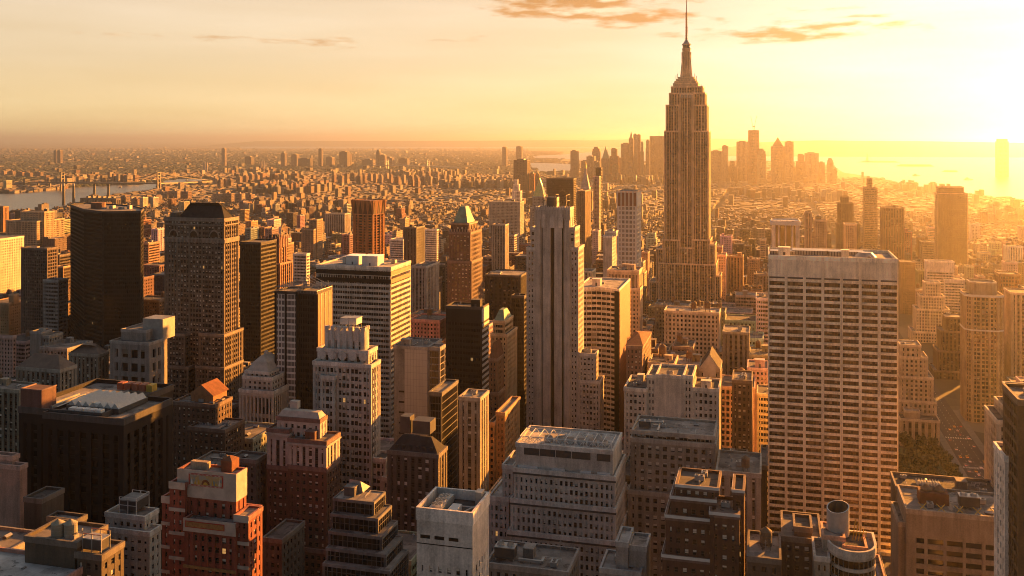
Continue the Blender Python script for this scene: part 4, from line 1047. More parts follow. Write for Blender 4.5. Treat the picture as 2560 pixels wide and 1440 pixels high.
# brown brick and limestone tower
r_, o_, g_ = hero('brick_tower', 'brown brick tower with limestone crown and one side half lit orange', 400,
     [[(692, 800, 1050, 6, 1818, 'stonetop')], [(720, 816, 1105, 0, 1850, dict(ST_['stonestrip'], top=2.4, bay=3.4)), (719.5, 816.5, 1172, -.3, 1850.5, 'brick')],
      [(667, 722, 1078, 3.5, 24, dict(ST_['stonestrip'], top=4)), (666.5, 722, 1170, 3.2, 25, 'brick')], [(655, 820, 1372, -3, 1867, 'brick')]],
     color=(.16, .075, .05), vb=1440, panes=True, clut=1, short='limestone-crowned brick tower')
x0, x1, y0, y1, z, _ = g_[0][0]; m = MB(); m.hip(x0 + .3, x1 - .3, y0 + .3, y1 - .3, z + .9, z + 3.6, 'limestone', 1.6); m.build('mansard_roof', r_, None, o_)
m = MB(); m.box(x0 + 4, x0 + 8, y0 + 5, y0 + 8, z + 3.6, z + 7, 'limestone'); m.build('chimney', r_, None, o_)
for g in (g_[1][0], g_[2][0]):
    x0, x1, y0, y1, z, _ = g; m = MB()
    m.box(x0 - .7, x1 + .7, y0 - .7, y0 - .27, z - 1.6, z - .9, 'limestone', True); m.box(x1 + .27, x1 + .7, y0 - .27, y1, z - 1.6, z - .9, 'limestone', True)
    for k in range(22): x = x0 + (x1 - x0) * (k + .5) / 22; m.box(x - .18, x + .18, y0 - .6, y0 - .26, z - 2.3, z - 1.6, 'limestone', True)
    m.build('cornice_trim', r_, None, o_)

# red brick tower with mosaic crown
r_, o_, g_ = hero('brick_tower', 'red brick setback tower with colourful mosaic panel in its grey crown', 300,
     [[(446, 590, 1184, 5, 1616, dict(bay=3.5, pf=.62, fl=3.7, sf=.5, a=0, b=.35, dep=.6, top=9.5))],
      [(424, 462, 1212, 3, 16, 'brick')], [(405, 440, 1248, 5, 22, 'brick')],
      [(461, 588, 1308, 0, 18, dict(bay=2.9, pf=.46, fl=3.6, sf=.45, a=0, b=.35, dep=.6, top=4.0))],
      [(586, 621, 1295, 2, 1656, 'brick')]],
     color=(.23, .062, .04), vb=1440, panes=True, clut=0, short='mosaic-crowned red tower', par=.8)
x0, x1, y0, y1, z, _ = g_[0][0]
def Xp(px, Y): return X_at(px, Y)
m = MB(); m.box(x0 - .3, x1 + .3, y0 - .3, y0 - .04, z - 9, z + .9, 'limestone', True); m.box(x1 + .04, x1 + .3, y0 - .04, y1, z - 9, z + .9, 'limestone', True); m.build('crown_cladding', r_, None, o_)
yy = y0 - .35; a, b = Xp(472, yy), Xp(558, yy); za, zb = Z_at(1186, (a + b) / 2, yy), Z_at(1217, (a + b) / 2, yy)
m = MB(); m.box(a, b, yy - .1, yy + .04, zb, za, 'paint_red', True); m.box(a + .5, b - .5, yy - .16, yy - .11, zb + .5, za - .5, 'mosaic', True)
cxm = (a + b) / 2
m.face([(cxm + 1.7 * math.cos(R(t)), yy - .22, zb + .7 + 1.9 * math.sin(R(t))) for t in range(0, 181, 15)], 'tile')
m.face([(cxm + .9 * math.cos(R(t)), yy - .27, zb + .7 + 1.0 * math.sin(R(t))) for t in range(0, 181, 15)], 'paint_yellow')
for s in (-1, 1):
    for u, h in ((2.8, 2.2), (4.2, 1.7), (5.6, 2.4)): m.face([(cxm + s * u - .45, yy - .22, zb + .7), (cxm + s * u + .45, yy - .22, zb + .7), (cxm + s * u, yy - .22, zb + .7 + h)], 'paint_yellow' if u < 5 else 'white')
for k in range(26): x = a + .3 + (b - a - .6) * k / 25; m.box(x - .1, x + .1, yy - .2, yy - .11, za - .35, za - .15, 'white', True); m.box(x - .1, x + .1, yy - .2, yy - .11, zb + .15, zb + .35, 'white', True)
m.build('mosaic_tile_panel', r_, None, o_)
x0, x1, y0, y1, z, _ = g_[3][0]; yy = y0 - .05
m = MB(); m.box(x0 - .25, x1 + .25, yy - .3, yy, z - 3.6, z + 1.0, 'limestone', True); m.box(x0 + .6, x1 - 4, yy - .42, yy - .31, z - 2.1, z + .2, 'paint_red', True); m.box(x0 + .9, x1 - 4.3, yy - .5, yy - .43, z - 1.8, z - .1, 'ochre', True)
m.build('frieze_panel', r_, None, o_)
m = MB(); m.box(x0 - .3, x1 + .3, yy - .36, yy - .0, z - 16.6, z - 15.6, 'ochre', True); m.build('belt_trim', r_, None, o_)
for g in (g_[1][0], g_[2][0], g_[4][0]):
    x0, x1, y0, y1, z, _ = g; m = MB()
    m.box(x0 - .2, x1 + .2, y0 - .3, y0 - .03, z - 1.5, z + 1.0, 'limestone', True); m.build('belt_trim', r_, None, o_)
    for q in (z - 9.5, z - 18, z - 27): m = MB(); m.box(x0 - .2, x1 + .2, y0 - .25, y0 - .03, q, q + 1.2, 'limestone', True); m.build('belt_trim', r_, None, o_)
x0, x1, y0, y1, z, _ = g_[0][0]; m = MB(); m.box(x0 + 3, x0 + 10, y0 + 3, y1 - 2, z, z + 2.8, 'wall'); m.build('machine_room', r_, (.4, .3, .2), o_); m = MB(); m.box(x1 - 8, x1 - 3.5, y0 + 3, y0 + 8, z, z + 4, 'tile'); m.hip(x1 - 8, x1 - 3.5, y0 + 3, y0 + 8, z + 4, z + 5.3, 'tile', 2); m.build('machine_room', r_, (.4, .3, .2), o_)
water_tank(r_, x0 + 14 - o_[0], y0 + 9 - o_[1], z - 1, .6)

# dark bulky brown office with skylit roof
r_, o_, g_ = hero('office_block', 'bulky dark brown office with white sawtooth skylights and ducts on its roof', 350,
     [[(47, 255, 1036, 3, 1432, dict(bay=5.4, pf=.42, fl=3.9, sf=.34, a=0, b=.75, dep=1.0, sm='darkpanel', g='glassdark', top=5))], [(108, 309, 1050, 0, 34, dict(bay=5.4, pf=.42, fl=3.9, sf=.34, a=0, b=.75, dep=1.0, sm='darkpanel', g='glassdark', top=5))]],
     color=(.032, .021, .017), vb=1310, panes=False, clut=0, short='skylit dark brown office', par=2.0, mat='roof')  # base colour darkened to stand in for shade on the west side
x0, x1, y0, y1, z, _ = g_[0][0]
def Pz(px, py, zz): return ground_at(px, py, zz)
m = MB()
sx0, sy0 = Pz(170, 1012, z + 2); sx1, _q = Pz(262, 1018, z + 2); n = 7; D = 26
sx1 = sx0 + 26
m.box(sx0 - .5, sx1 + .5, sy0 - .5, sy0 + 20, z, z + 2, 'metaldark')
for k in range(n):
    a = sx0 + (sx1 - sx0) * k / n; b = sx0 + (sx1 - sx0) * (k + 1) / n
    m.gable(a, b, sy0, sy0 + 19.5, z + 2.0, z + 4.2, 'skyglass', 'y')
m.build('skylight', r_, None, o_)
for k in range(3):
    m = MB(); a = sx0 - 4 - k * 3.2; m.box(a - .5, a + .5, sy0 - 2, sy0 + 20, z + .6, z + 1.5, 'metal'); m.build('duct', r_, None, o_)
m = MB(); bx, by = Pz(108, 1030, z); m.box(bx - 11, bx, by - 1, by + 8, z, z + 9.5, 'wall'); m.box(bx - 11.2, bx + .2, by - 1.2, by - .6, z + 9.5, z + 10, 'trim'); m.box(bx - .4, bx + .2, by - .6, by + 8.2, z + 9.5, z + 10, 'trim'); m.box(bx - 11.2, bx - 10.6, by - .6, by + 8.2, z + 9.5, z + 10, 'trim')
m.build('stair_bulkhead', r_, (.12, .06, .05), o_)
for k in range(5):
    m = MB(); a = sx0 + 6 + k * 3.4; m.box(a, a + 2.8, sy0 - 7, sy0 - 4.2, z + .4, z + 3.0, 'white'); m.box(a + .3, a + 2.5, sy0 - 6.6, sy0 - 4.6, z, z + .4, 'metaldark'); m.build('air_handler', r_, None, o_)
m = MB(); m.box(x1 - 16, x1 - 15, y0 + 8, y1 - 2, z + .5, z + 1.4, 'metal'); m.box(x1 - 15, x1 - 3, y0 + 12, y0 + 13, z + .5, z + 1.4, 'metal'); m.build('duct', r_, None, o_)
for k in range(5):
    m = MB(); a = x1 - 22 + k * 4; m.box(a, a + 3, y1 - 12, y1 - 8, z + 1, z + 4.2, 'paint_yellow' if k == 4 else 'steelred'); m.build('cooling_tower', r_, None, o_)
m = MB(); m.cyl(x1 - 9, y0 + 9, 1.5, 1.5, z + 2, z + 3.6, 'white', 12); m.box(x1 - 9.4, x1 - 8.6, y0 + 8.6, y0 + 9.4, z, z + 2, 'metal'); m.build('dish_aerial', r_, None, o_)

# left fringe
hero('stone_block', 'ornate stone block with arched windows and a pale mansard roof', 480, [[(40, 150, 925, 0, 1192, 'cstrip')]], color=(.24, .20, .16), vb=1000, panes=True, clut=0, short='arched mansard block')
r_ = [o for o in col.objects if o.get('label', '').startswith('ornate stone block with arched')][0]; o_ = r_.location
x0, x1, y0, y1, z = res(40, 150, 925, 480, 0, 1192); m = MB(); m.hip(x0, x1, y0, y1, z + .9, z + 8, 'tile2', 7); m.build('mansard_roof', r_, None, o_)
hero('stone_block', 'second ornate block with hipped roof and a lit west end', 560, [[(172, 245, 888, 0, 1272, 'cstrip')]], color=(.25, .20, .15), vb=965, panes=True, clut=0, short='lit-ended ornate block')
r_ = [o for o in col.objects if o.get('label', '').startswith('second ornate')][0]; o_ = r_.location
x0, x1, y0, y1, z = res(172, 245, 888, 560, 0, 1272); m = MB(); m.hip(x0, x1, y0, y1, z + .9, z + 6.5, 'tile2', 8); m.build('hipped_roof', r_, None, o_)
r_, o_, g_ = hero('stone_block', 'plain stone block with big square window openings and blank penthouse', 560,
     [[(303, 365, 828, 8, 24, 'blank')], [(275, 373, 858, 0, 1411, dict(bay=7.4, pf=.34, fl=9.5, sf=.38, a=0, b=.05, dep=1.2, top=2.5))]], color=(.26, .22, .19), vb=985, panes=False, clut=0, short='big-windowed stone block')
m = MB(); a0, a1, b0, b1, zz = res(357, 407, 797, 575, 0, 14); m.box(a0, a1, b0, b1, g_[1][0][4], zz, 'metal'); m.build('machine_room', r_, None, o_)
hero('office_block', 'grey concrete block with slotted service penthouse catching gold light', 660, [[(75, 103, 832, 0, 12, 'blank')], [(100, 122, 842, 1, 1157, 'stone')], [(100, 168, 872, -8, 30, 'stone')]], color=GRY, vb=905, clut=5, short='slotted concrete block')
hero('brick_block', 'pinkish flat-roofed block at the edge below the honeycomb-lit slab', 700, [[(-40, 32, 842, 0, 1040, 'brick')]], color=(.36, .22, .18), vb=930, clut=4, short='pinkish edge block')
hero('office_tower', 'dark grid-fronted tower with lit balconies on its west side', 900, [[(52, 118, 622, 0, 1145, 'grid')]], color=(.16, .12, .10), vb=740, clut=3, short='balconied grid tower', panes=False)
hero('apartment_block', 'grey banded block with bright yellow balconies on the west side', 800, [[(108, 146, 702, 0, 1170, 'ribbon')]], color=(.26, .24, .22), vb=815, clut=2, short='yellow-balcony block')
hero('office_block', 'stepped dark block with golden end wall beside the black faceted tower', 1000, [[(136, 158, 668, 0, 1178, 'dark')]], color=(.3, .2, .11), vb=700, clut=0, short='golden-ended block')
hero('office_block', 'big slab with golden pitted west face under a two-step penthouse', 1400, [[(51, 111, 530, 14, 1136, 'brick')], [(15, 92, 553, 0, 1161, 'stone')]], color=(.33, .25, .16), vb=620, clut=1, short='golden pitted slab')
hero('apartment_tower', 'round-cornered orange tower cut by the picture edge above the river', 1700, [[(-40, 8, 517, 0, 1022, 'strips')]], color=(.3, .16, .08), vb=570, clut=0, short='orange edge tower')
hero('office_slab', 'honeycomb-patterned slab glowing yellow at the picture edge', 1100, [[(-160, -25, 600, 0, 1060, 'stone')]], color=(.5, .43, .3), vb=720, clut=0, short='honeycomb-lit slab')
hero('brick_block', 'rounded terraced brick block blazing orange, below the balconied grid tower', 950, [[(22, 34, 738, 4, 1047, 'blank'), (-30, 22, 758, 0, 1078, 'brick')], [(60, 82, 768, -6, 1108, 'brick')]], color=(.34, .19, .09), vb=825, clut=2, short='blazing terraced block')
hero('office_block', 'grey stone block with tall double windows along the picture edge', 440, [[(-60, 48, 975, 0, 1100, 'cstrip')]], color=(.22, .19, .14), vb=1130, panes=True, clut=1, short='tall-windowed edge block')
hero('brick_block', 'blank pink brick party wall with stepped parapet', 330, [[(-70, 30, 1142, 0, 1042, 'blank'), (-70, 50, 1165, -2, 1056, 'blank')]], color=(.34, .20, .15), vb=1290, clut=2, short='pink party wall block')
hero('office_block', 'long grey building with cornice brackets and a white roof unit', 265, [[(-260, -5, 1380, 0, 1108, 'stone')]], color=(.22, .20, .17), vb=1440, panes=True, clut=3, short='bracketed grey block')
hero('brick_block', 'dark brick block with walled empty roof, below the bulky brown office', 300, [[(60, 104, 1252, 8, 12, 'blank')], [(118, 192, 1302, 2, 1217, 'brick')]], color=(.10, .085, .07), vb=1345, panes=True, clut=0, short='walled-roof brick block')
r_, o_, g_ = hero('brick_block', 'windowless brown block carrying two round water tanks', 250, [[(62, 192, 1356, 0, 14, 'blank')], [(188, 254, 1392, 0, 1310, 'brick')]], color=(.12, .095, .065), vb=1440, panes=True, clut=0, short='twin-tank brown block')
z = g_[0][0][4]
for px in (122, 154):
    X, Y = ground_at(px, 1354, z); 
    m = MB(); m.cyl(X, Y + 4, 2.0, 1.95, z, z + 4.2, 'tankgrey', 18)
    for q in (1.0, 2.2, 3.4): m.cyl(X, Y + 4, 2.05, 2.05, z + q, z + q + .1, 'metal', 18, top=False)
    t = m.build('water_tank', r_, None, o_)
    m = MB(); m.cyl(X, Y + 4, 2.15, .1, z + 4.2, z + 5.5, 'tankgrey', 18); m.build('tank_roof', t, None, o_)
clutter(r_, o_, g_[0][0][0] + 9, g_[0][0][1] - 1, g_[0][0][2] + 1, g_[0][0][3] - 1, z, 4, (.1, .09, .07), scale=.55)
x0, x1, y0, y1, z, _ = g_[1][0]; m = MB(); a, b = X_at(207, 252), X_at(253, 252)
for X in (a, (a + b) / 2, b):
    for Y in (y0 + 2, y0 + 6): m.box(X - .12, X + .12, Y - .12, Y + .12, z, z + 6, 'metal')
m.box(a, b, y0 + 2, y0 + 6, z + 1.2, z + 4.4, 'metaldark', True); m.box(a - .2, b + .2, y0 + 1.8, y0 + 6.2, z + 4.4, z + 4.7, 'metal')
m.tube((a, y0 + 2, z + 6), (b, y0 + 2, z + 6), .12, 'steelred'); m.tube((a, y0 + 6, z + 6), (b, y0 + 6, z + 6), .12, 'steelred'); m.build('cooling_tower', r_, None, o_)
# sunlit roof at the corner
X1, Yb = ground_at(235, 1408, 128.0)
z = 128.0; Xl = X1 - 80
root = empty('low_roof_block', ((Xl + X1) / 2, Yb - 20, 0), 'flat orange-lit roof with low parapet filling the bottom corner', 'building'); o_ = root.location
m = MB(); relief(m, rect(Xl, X1, Yb - 34, Yb), 0, z, 'brick'); m.build('facade_cladding', root, (.3, .16, .12), o_)
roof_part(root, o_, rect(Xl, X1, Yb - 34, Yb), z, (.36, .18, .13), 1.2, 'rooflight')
clutter(root, o_, X1 - 30, X1 - 8, Yb - 14, Yb - 2, z, 2, (.3, .2, .15), scale=.4)
mark(Xl, X1, Yb - 34, Yb, z, 1440, 'orange-lit roof')
r_, o_, g_ = hero('stone_block', 'pale grey stepped block with boxy cooling plant glowing orange on top', 330,
     [[(263, 362, 1292, 3, 1396, 'brick'), (256, 374, 1330, 0, 1403, 'brick')]], color=(.36, .35, .31), vb=1440, panes=True, clut=2, short='cooling-plant grey block')
x0, x1, y0, y1, z, _ = g_[0][0]; a, b = X_at(303, 336), X_at(345, 336); m = MB()
m.box(a, b, y0 + 2, y0 + 10, z + 2.0, z + 5.6, 'metaldark', True); m.box(a - .2, b + .2, y0 + 1.8, y0 + 10.2, z + 5.6, z + 6.0, 'metal')
for X in (a, (a + b) / 2, b): m.box(X - .15, X + .15, y0 + 1.8, y0 + 2, z, z + 7, 'white'); m.box(X - .15, X + .15, y0 + 10, y0 + 10.2, z, z + 7, 'white')
m.box(a, b, y0 + 1.85, y0 + 2.0, z + 3.7, z + 3.9, 'white', True)
m.tube((a, y0 + 2, z + 7), (b, y0 + 2, z + 7), .1, 'white'); m.tube((b, y0 + 2, z + 7), (b, y0 + 10, z + 7), .1, 'white'); m.tube((a, y0 + 10, z + 7), (b, y0 + 10, z + 7), .1, 'white')
m.build('cooling_tower', r_, None, o_)

# dark ornate brick with orange sloping roof
r_, o_, g_ = hero('brick_block', 'dark ornate block with bright orange sloping roof and glowing side wall', 470,
     [[(430, 538, 1012, 0, 1580, 'brick')], [(470, 562, 1075, -9, 1612, 'brick')]], color=(.15, .09, .06), vb=1150, panes=True, clut=5, short='orange-roofed ornate block')
x0, x1, y0, y1, z, _ = g_[0][0]; m = MB(); a, b = X_at(488, 480), X_at(543, 480)
m.box(a, b, y0 + 6, y0 + 20, z, z + 4, 'wall'); m.gable(a - 1, b + 1, y0 + 5, y0 + 21, z + 4, z + 10, 'tile', 'y', 'wall'); m.build('sloping_roof', r_, (.3, .15, .07), o_)
hero('office_block', 'low block crowded with ducts and white plant boxes behind the mosaic-crowned tower', 400, [[(575, 640, 1152, 0, 1668, 'brick')], [(455, 570, 1180, 3, 26, 'brick')]], color=(.16, .14, .12), vb=1200, clut=12, short='duct-crowded block')

# glass ziggurat
ZG = 'whitegrid'
hero('glass_building', 'five-tier black glass ziggurat with fine pale mullions', 320,
     [[(832, 935, 1252, 12, 1964, ZG), (826, 945, 1292, 9, 1980, ZG), (820, 955, 1337, 6, 1995, ZG), (814, 965, 1380, 3, 2008, ZG), (806, 974, 1420, 0, 2022, ZG)]],
     color=(.13, .125, .12), vb=1440, clut=2, short='glass ziggurat', par=.3, cornice=.03)
r_ = [o for o in col.objects if 'ziggurat' in o.get('label', '')][0]; o_ = r_.location
x0, x1, y0, y1, z = res(832, 935, 1252, 320, 12, 1964)
m = MB(); a, b = X_at(868, 338), X_at(902, 338); m.face([(a, y0 + 8, z + .2), (b, y0 + 8, z + .2), (b - 1, y0 + 8, z + 4.5), (a, y0 + 8, z + 5)], 'metal'); m.face([(b, y0 + 8, z + .2), (b, y0 + 15, z + .2), (b - 1, y0 + 8, z + 4.5)], 'metal'); m.face([(a, y0 + 8.2, z + 5), (b - 1, y0 + 8.2, z + 4.5), (b - 1, y0 + 14, z + .3), (a, y0 + 15, z + .3)], 'metal')
m.build('roof_screen', r_, None, o_)

# concrete tower with fan units
r_, o_, g_ = hero('concrete_tower', 'bare concrete tower with three big round fans sunk in its open roof', 285,
     [[(1042, 1181, 1300, 0, 2222, dict(bay=2.9, pf=.60, fl=3.7, sf=.46, a=0, b=.04, dep=.45, top=14))]], color=(.40, .36, .32), vb=1440, panes=True, clut=0, short='concrete fan tower', par=3.2, mat='roof')
x0, x1, y0, y1, z, _ = g_[0][0]
m = MB(); m.box(x0 + 3.2, x0 + 7.4, y0 + 1.4, y1 - 3, z + .3, z + 2.6, 'metal')
m.build('fan_deck', r_, None, o_)
for k in range(3):
    yy = y0 + 4 + k * (y1 - y0 - 9) / 2.4; m = MB(); m.cyl(x0 + 5.3, yy, 1.7, 1.75, z + 2.6, z + 3.4, 'white', 20, topmat='metaldark')
    for q in range(6):
        t = q * math.pi / 3; m.face([(x0 + 5.3, yy, z + 3.45), (x0 + 5.3 + 1.6 * math.cos(t), yy + 1.6 * math.sin(t), z + 3.45), (x0 + 5.3 + 1.6 * math.cos(t + .35), yy + 1.6 * math.sin(t + .35), z + 3.5)], 'metal')
    m.build('fan', r_, None, o_)
m = MB(); m.box(x0 + 9.2, x0 + 12.2, y0 + 3, y0 + 8.5, z + .3, z + 2.2, 'white'); m.build('air_handler', r_, None, o_)
m = MB(); m.box(x1 - 3.2, x1 - 1, y1 - 5, y1 - 1.5, z + .3, z + 4.6, 'metal'); m.build('cooling_tower', r_, None, o_)
m = MB(); m.tube((x0 + 12.5, y0 + 2, z + 1), (x1 - 1.5, y1 - 6, z + 1), .35, 'metal', 8); m.tube((x0 + 9, y0 + 9.5, z + 1), (x1 - 2, y0 + 9.5, z + 1), .35, 'metal', 8); m.build('duct', r_, None, o_)
for k in range(3):
    m = MB(); a = x0 + 1.2 + k * 4.7; m.box(a, a + 3.2, y0 - .05, y0 + .3, z - 6.4, z - 5.3, 'darkpanel', True); m.build('vent_slot', r_, None, o_)
m = MB(); m.box(x0 - .06, x1 + .06, y0 - .08, y0 - .03, z - 8.2, z - 7.9, 'darkpanel', True); m.build('belt_trim', r_, None, o_)

# dark mansard block
r_, o_, g_ = hero('stone_block', 'dark old block with black mansard roof and arcaded attic', 420, [[(968, 1096, 1136, 0, 2118, 'cstrip')]], color=(.14, .115, .09), vb=1240, panes=True, clut=0, short='black mansard block')
x0, x1, y0, y1, z, _ = g_[0][0]; m = MB(); m.hip(x0 + .5, x1 - .5, y0 + .5, y1 - .5, z + .9, z + 7, 'slate', 5); m.build('mansard_roof', r_, None, o_)
for k in range(6): m = MB(); x = x0 + 4 + (x1 - x0 - 8) * k / 5; m.box(x - .7, x + .7, y0 + 1.2, y0 + 4, z + 1, z + 3.4, 'slate'); m.build('dormer', r_, None, o_)
m = MB(); m.box(x0 + 8, x0 + 17, y0 + 12, y0 + 20, z + 6, z + 12, 'metaldark'); m.build('machine_room', r_, None, o_); m = MB(); m.box(x0 + 1, x0 + 6, y0 + 14, y0 + 20, z + 5, z + 13, 'metaldark'); m.build('machine_room', r_, None, o_)

# beige setback slab in the centre
MS = dict(bay=2.25, pf=.46, fl=3.75, sf=.40, a=0, b=.05, dep=.6, top=2.2)
r_, o_, g_ = hero('office_building', 'beige setback slab with dark louvres under steel-truss cooling towers', 400,
     [[(1290, 1532, 1122, 5, 26, 'blank'), (1284, 1538, 1186, 2.4, 30, MS), (1276, 1539, 1264, 1.2, 32, MS), (1270, 1540, 1345, 0, 34, MS)],
      [(1256, 1283, 1168, 7, 20, MS)], [(1222, 1272, 1248, 4, 26, MS)]],
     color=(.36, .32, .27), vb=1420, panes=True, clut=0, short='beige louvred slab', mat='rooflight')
x0, x1, y0, y1, z, _ = g_[0][0]
for a_, b_ in ((1310, 1348), (1350, 1388), (1390, 1428), (1430, 1476), (1492, 1526)):
    m = MB(); a, b = X_at(a_, y0), X_at(b_, y0); m.box(a, b, y0 - .06, y0 + .2, z - 3.9, z - .6, 'louvre', True)
    for k in range(9): m.box(a, b, y0 - .12, y0 - .07, z - 3.8 + k * .36, z - 3.72 + k * .36, 'metaldark', True)
    m.build('louvre', r_, None, o_)
for a_, b_ in ((1296, 1345), (1380, 1412), (1452, 1478), (1494, 1526)):
    m = MB(); a, b = X_at(a_, y0), X_at(b_, y0); m.box(a, b, y0 - 1.3, y0 - .02, z - 11, z - 8.6, 'white'); m.build('plant_box', r_, None, o_)
for k in range(6):
    m = MB(); a = x0 + (x1 - x0) * (.30 + .115 * k); m.cyl(a, y0 + 8, 2.2, 1.7, z + .5, z + 2.4, 'metal', 16, topmat='metaldark'); m.build('cooling_tower', r_, None, o_)
m = MB()
for (ya, yb) in ((y0 + 3, y0 + 3), (y0 + 16, y0 + 16)):
    m.tube((x0 + 1, ya, z + 3), (x1 - 1, yb, z + 3), .18, 'white')
    for k in range(20):
        a = x0 + 1 + (x1 - x0 - 2) * k / 20; b = x0 + 1 + (x1 - x0 - 2) * (k + 1) / 20
        m.tube((a, ya, z + (.6 if k % 2 else 3)), (b, ya, z + (3 if k % 2 else .6)), .12, 'white')
for k in range(11): a = x0 + 1 + (x1 - x0 - 2) * k / 10; m.tube((a, y0 + 3, z + 3), (a, y0 + 16, z + 3), .15, 'white'); m.tube((a, y0 + 3, z), (a, y0 + 3, z + 3), .15, 'white')
m.build('steel_truss', r_, None, o_)
for i_ in (1, 2, 3):                                          # dark ledges below the parapets
    x0, x1, y0, y1, z, _ = g_[0][i_]; m = MB(); m.box(x0 - .3, x1 + .3, y0 - .35, y0 + .1, z - 1.6, z - .82, 'metaldark', True); m.build('ledge_trim', r_, None, o_)

# middle right group
hero('office_building', 'wide old beige office with glazed attic and many half-drawn blinds', 430,
     [[(1580, 1786, 1088, 5, 24, 'ribbon'), (1576, 1789, 1108, 2.5, 28, 'stone'), (1570, 1745, 1238, 0, 30, 'stone')]], color=(.26, .22, .175), vb=1400, panes=True, clut=9, tanks=0, short='blind-dotted beige office')
hero('stone_building', 'pale stone building with large windowless wall in its middle and higher centre', 540,
     [[(1617, 1640, 942, 2, 26, 'twowin')], [(1640, 1708, 942, 1.9, 26, 'blank')], [(1708, 1732, 943, 2.2, 26, 'twowin')], [(1560, 1617, 975, 0, 30, 'twowin')], [(1732, 1797, 975, 3, 24, 'twowin')]],
     color=(.40, .35, .28), vb=1090, panes=True, clut=3, short='blank-centred pale building')
r_, o_, g_ = hero('stone_tower', 'slender tower with steep pointed gable and arched attic windows', 620, [[(1748, 1800, 925, 0, 26, 'stone')]], color=(.26, .21, .15), vb=1060, panes=True, clut=0, short='gabled stone tower')
x0, x1, y0, y1, z, _ = g_[0][0]; m = MB(); m.gable(x0, x1, y0, y1, z + .8, Z_at(885, (x0 + x1) / 2, y0), 'slate', 'y', 'limestone'); m.build('gable_roof', r_, None, o_)
m = MB(); xm = (x0 + x1) / 2; m.box(xm - 4, xm + 4, y0 - 1, y0 - .02, z - 4, z + 3, 'limestone', True); m.gable(xm - 4, xm + 4, y0 - 1, y0 - .02, z + 3, z + 9, 'limestone', 'y'); m.build('gable_front', r_, None, o_)
hero('brick_building', 'narrow ornate dark brick building with arched top windows', 600, [[(1830, 1880, 955, 0, 26, 'stone')]], color=(.16, .12, .08), vb=1090, panes=True, clut=6, short='narrow ornate brick')
hero('stone_building', 'grey building with heavy bracketed cornice beside the pale banded slab', 420, [[(1790, 1902, 1186, 0, 28, 'strips')]], color=(.27, .23, .18), vb=1400, panes=True, clut=12, tanks=1, short='bracketed cornice building')
hero('office_tower', 'thin dark windowless shaft squeezed against the pale banded slab', 440, [[(1902, 1918, 1170, 0, 30, 'blank')]], color=(.09, .045, .03), vb=1360, clut=0, short='thin dark shaft')
WC = dict(ST_['brick'], top=2.2)
r_, o_, g_ = hero('brick_building', 'dark red-brown brick building with white-edged terraces', 340,
     [[(1690, 1796, 1222, 8, 18, WC), (1678, 1790, 1252, 5, 20, WC), (1664, 1790, 1300, 2.5, 24, WC), (1656, 1790, 1400, .5, 26, WC)], [(1775, 1848, 1290, 0, 16, WC)], [(1832, 1860, 1232, 6, 16, WC)]],
     color=(.13, .06, .042), vb=1440, panes=True, clut=5, short='white-terraced brick building')
for ch in g_:
    for t in ch:
        x0, x1, y0, y1, z, _ = t; m = MB(); m.box(x0 - .35, x1 + .35, y0 - .4, y0 - .27, z + .1, z + 1.15, 'white', True); m.box(x0 - .4, x0 - .27, y0 - .27, y1, z + .1, z + 1.15, 'white', True); m.build('coping_trim', r_, None, o_)
hero('brick_building', 'old brown building with broken pediment roof in front of the banded slab', 350, [[(1985, 2030, 1325, 3, 12, 'blank')], [(1955, 2055, 1352, 0, 24, 'brick')]], color=(.15, .10, .07), vb=1440, panes=True, clut=8, short='pedimented brown building')
hero('brick_building', 'low brown rooftop with conical wooden water tank, at the foot of the banded slab', 330, [[(1868, 1952, 1402, 0, 22, 'brick')]], color=(.12, .09, .07), vb=1440, clut=5, tanks=1, short='conical-tank roof')
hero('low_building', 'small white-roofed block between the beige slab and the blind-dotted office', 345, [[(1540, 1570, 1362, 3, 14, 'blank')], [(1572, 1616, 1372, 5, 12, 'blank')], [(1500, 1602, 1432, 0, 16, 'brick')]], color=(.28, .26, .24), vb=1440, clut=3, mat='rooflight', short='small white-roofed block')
hero('low_building', 'low roof with white rooftop box below the beige louvred slab', 330, [[(1215, 1420, 1425, 0, 20, 'brick')]], color=(.2, .18, .16), vb=1440, clut=8, short='low boxy roof')
hero('low_building', 'dim low block between the mosaic tower and limestone-crowned tower', 360, [[(657, 705, 1352, 0, 20, 'brick')]], color=(.13, .12, .10), vb=1440, clut=3, short='dim low block')

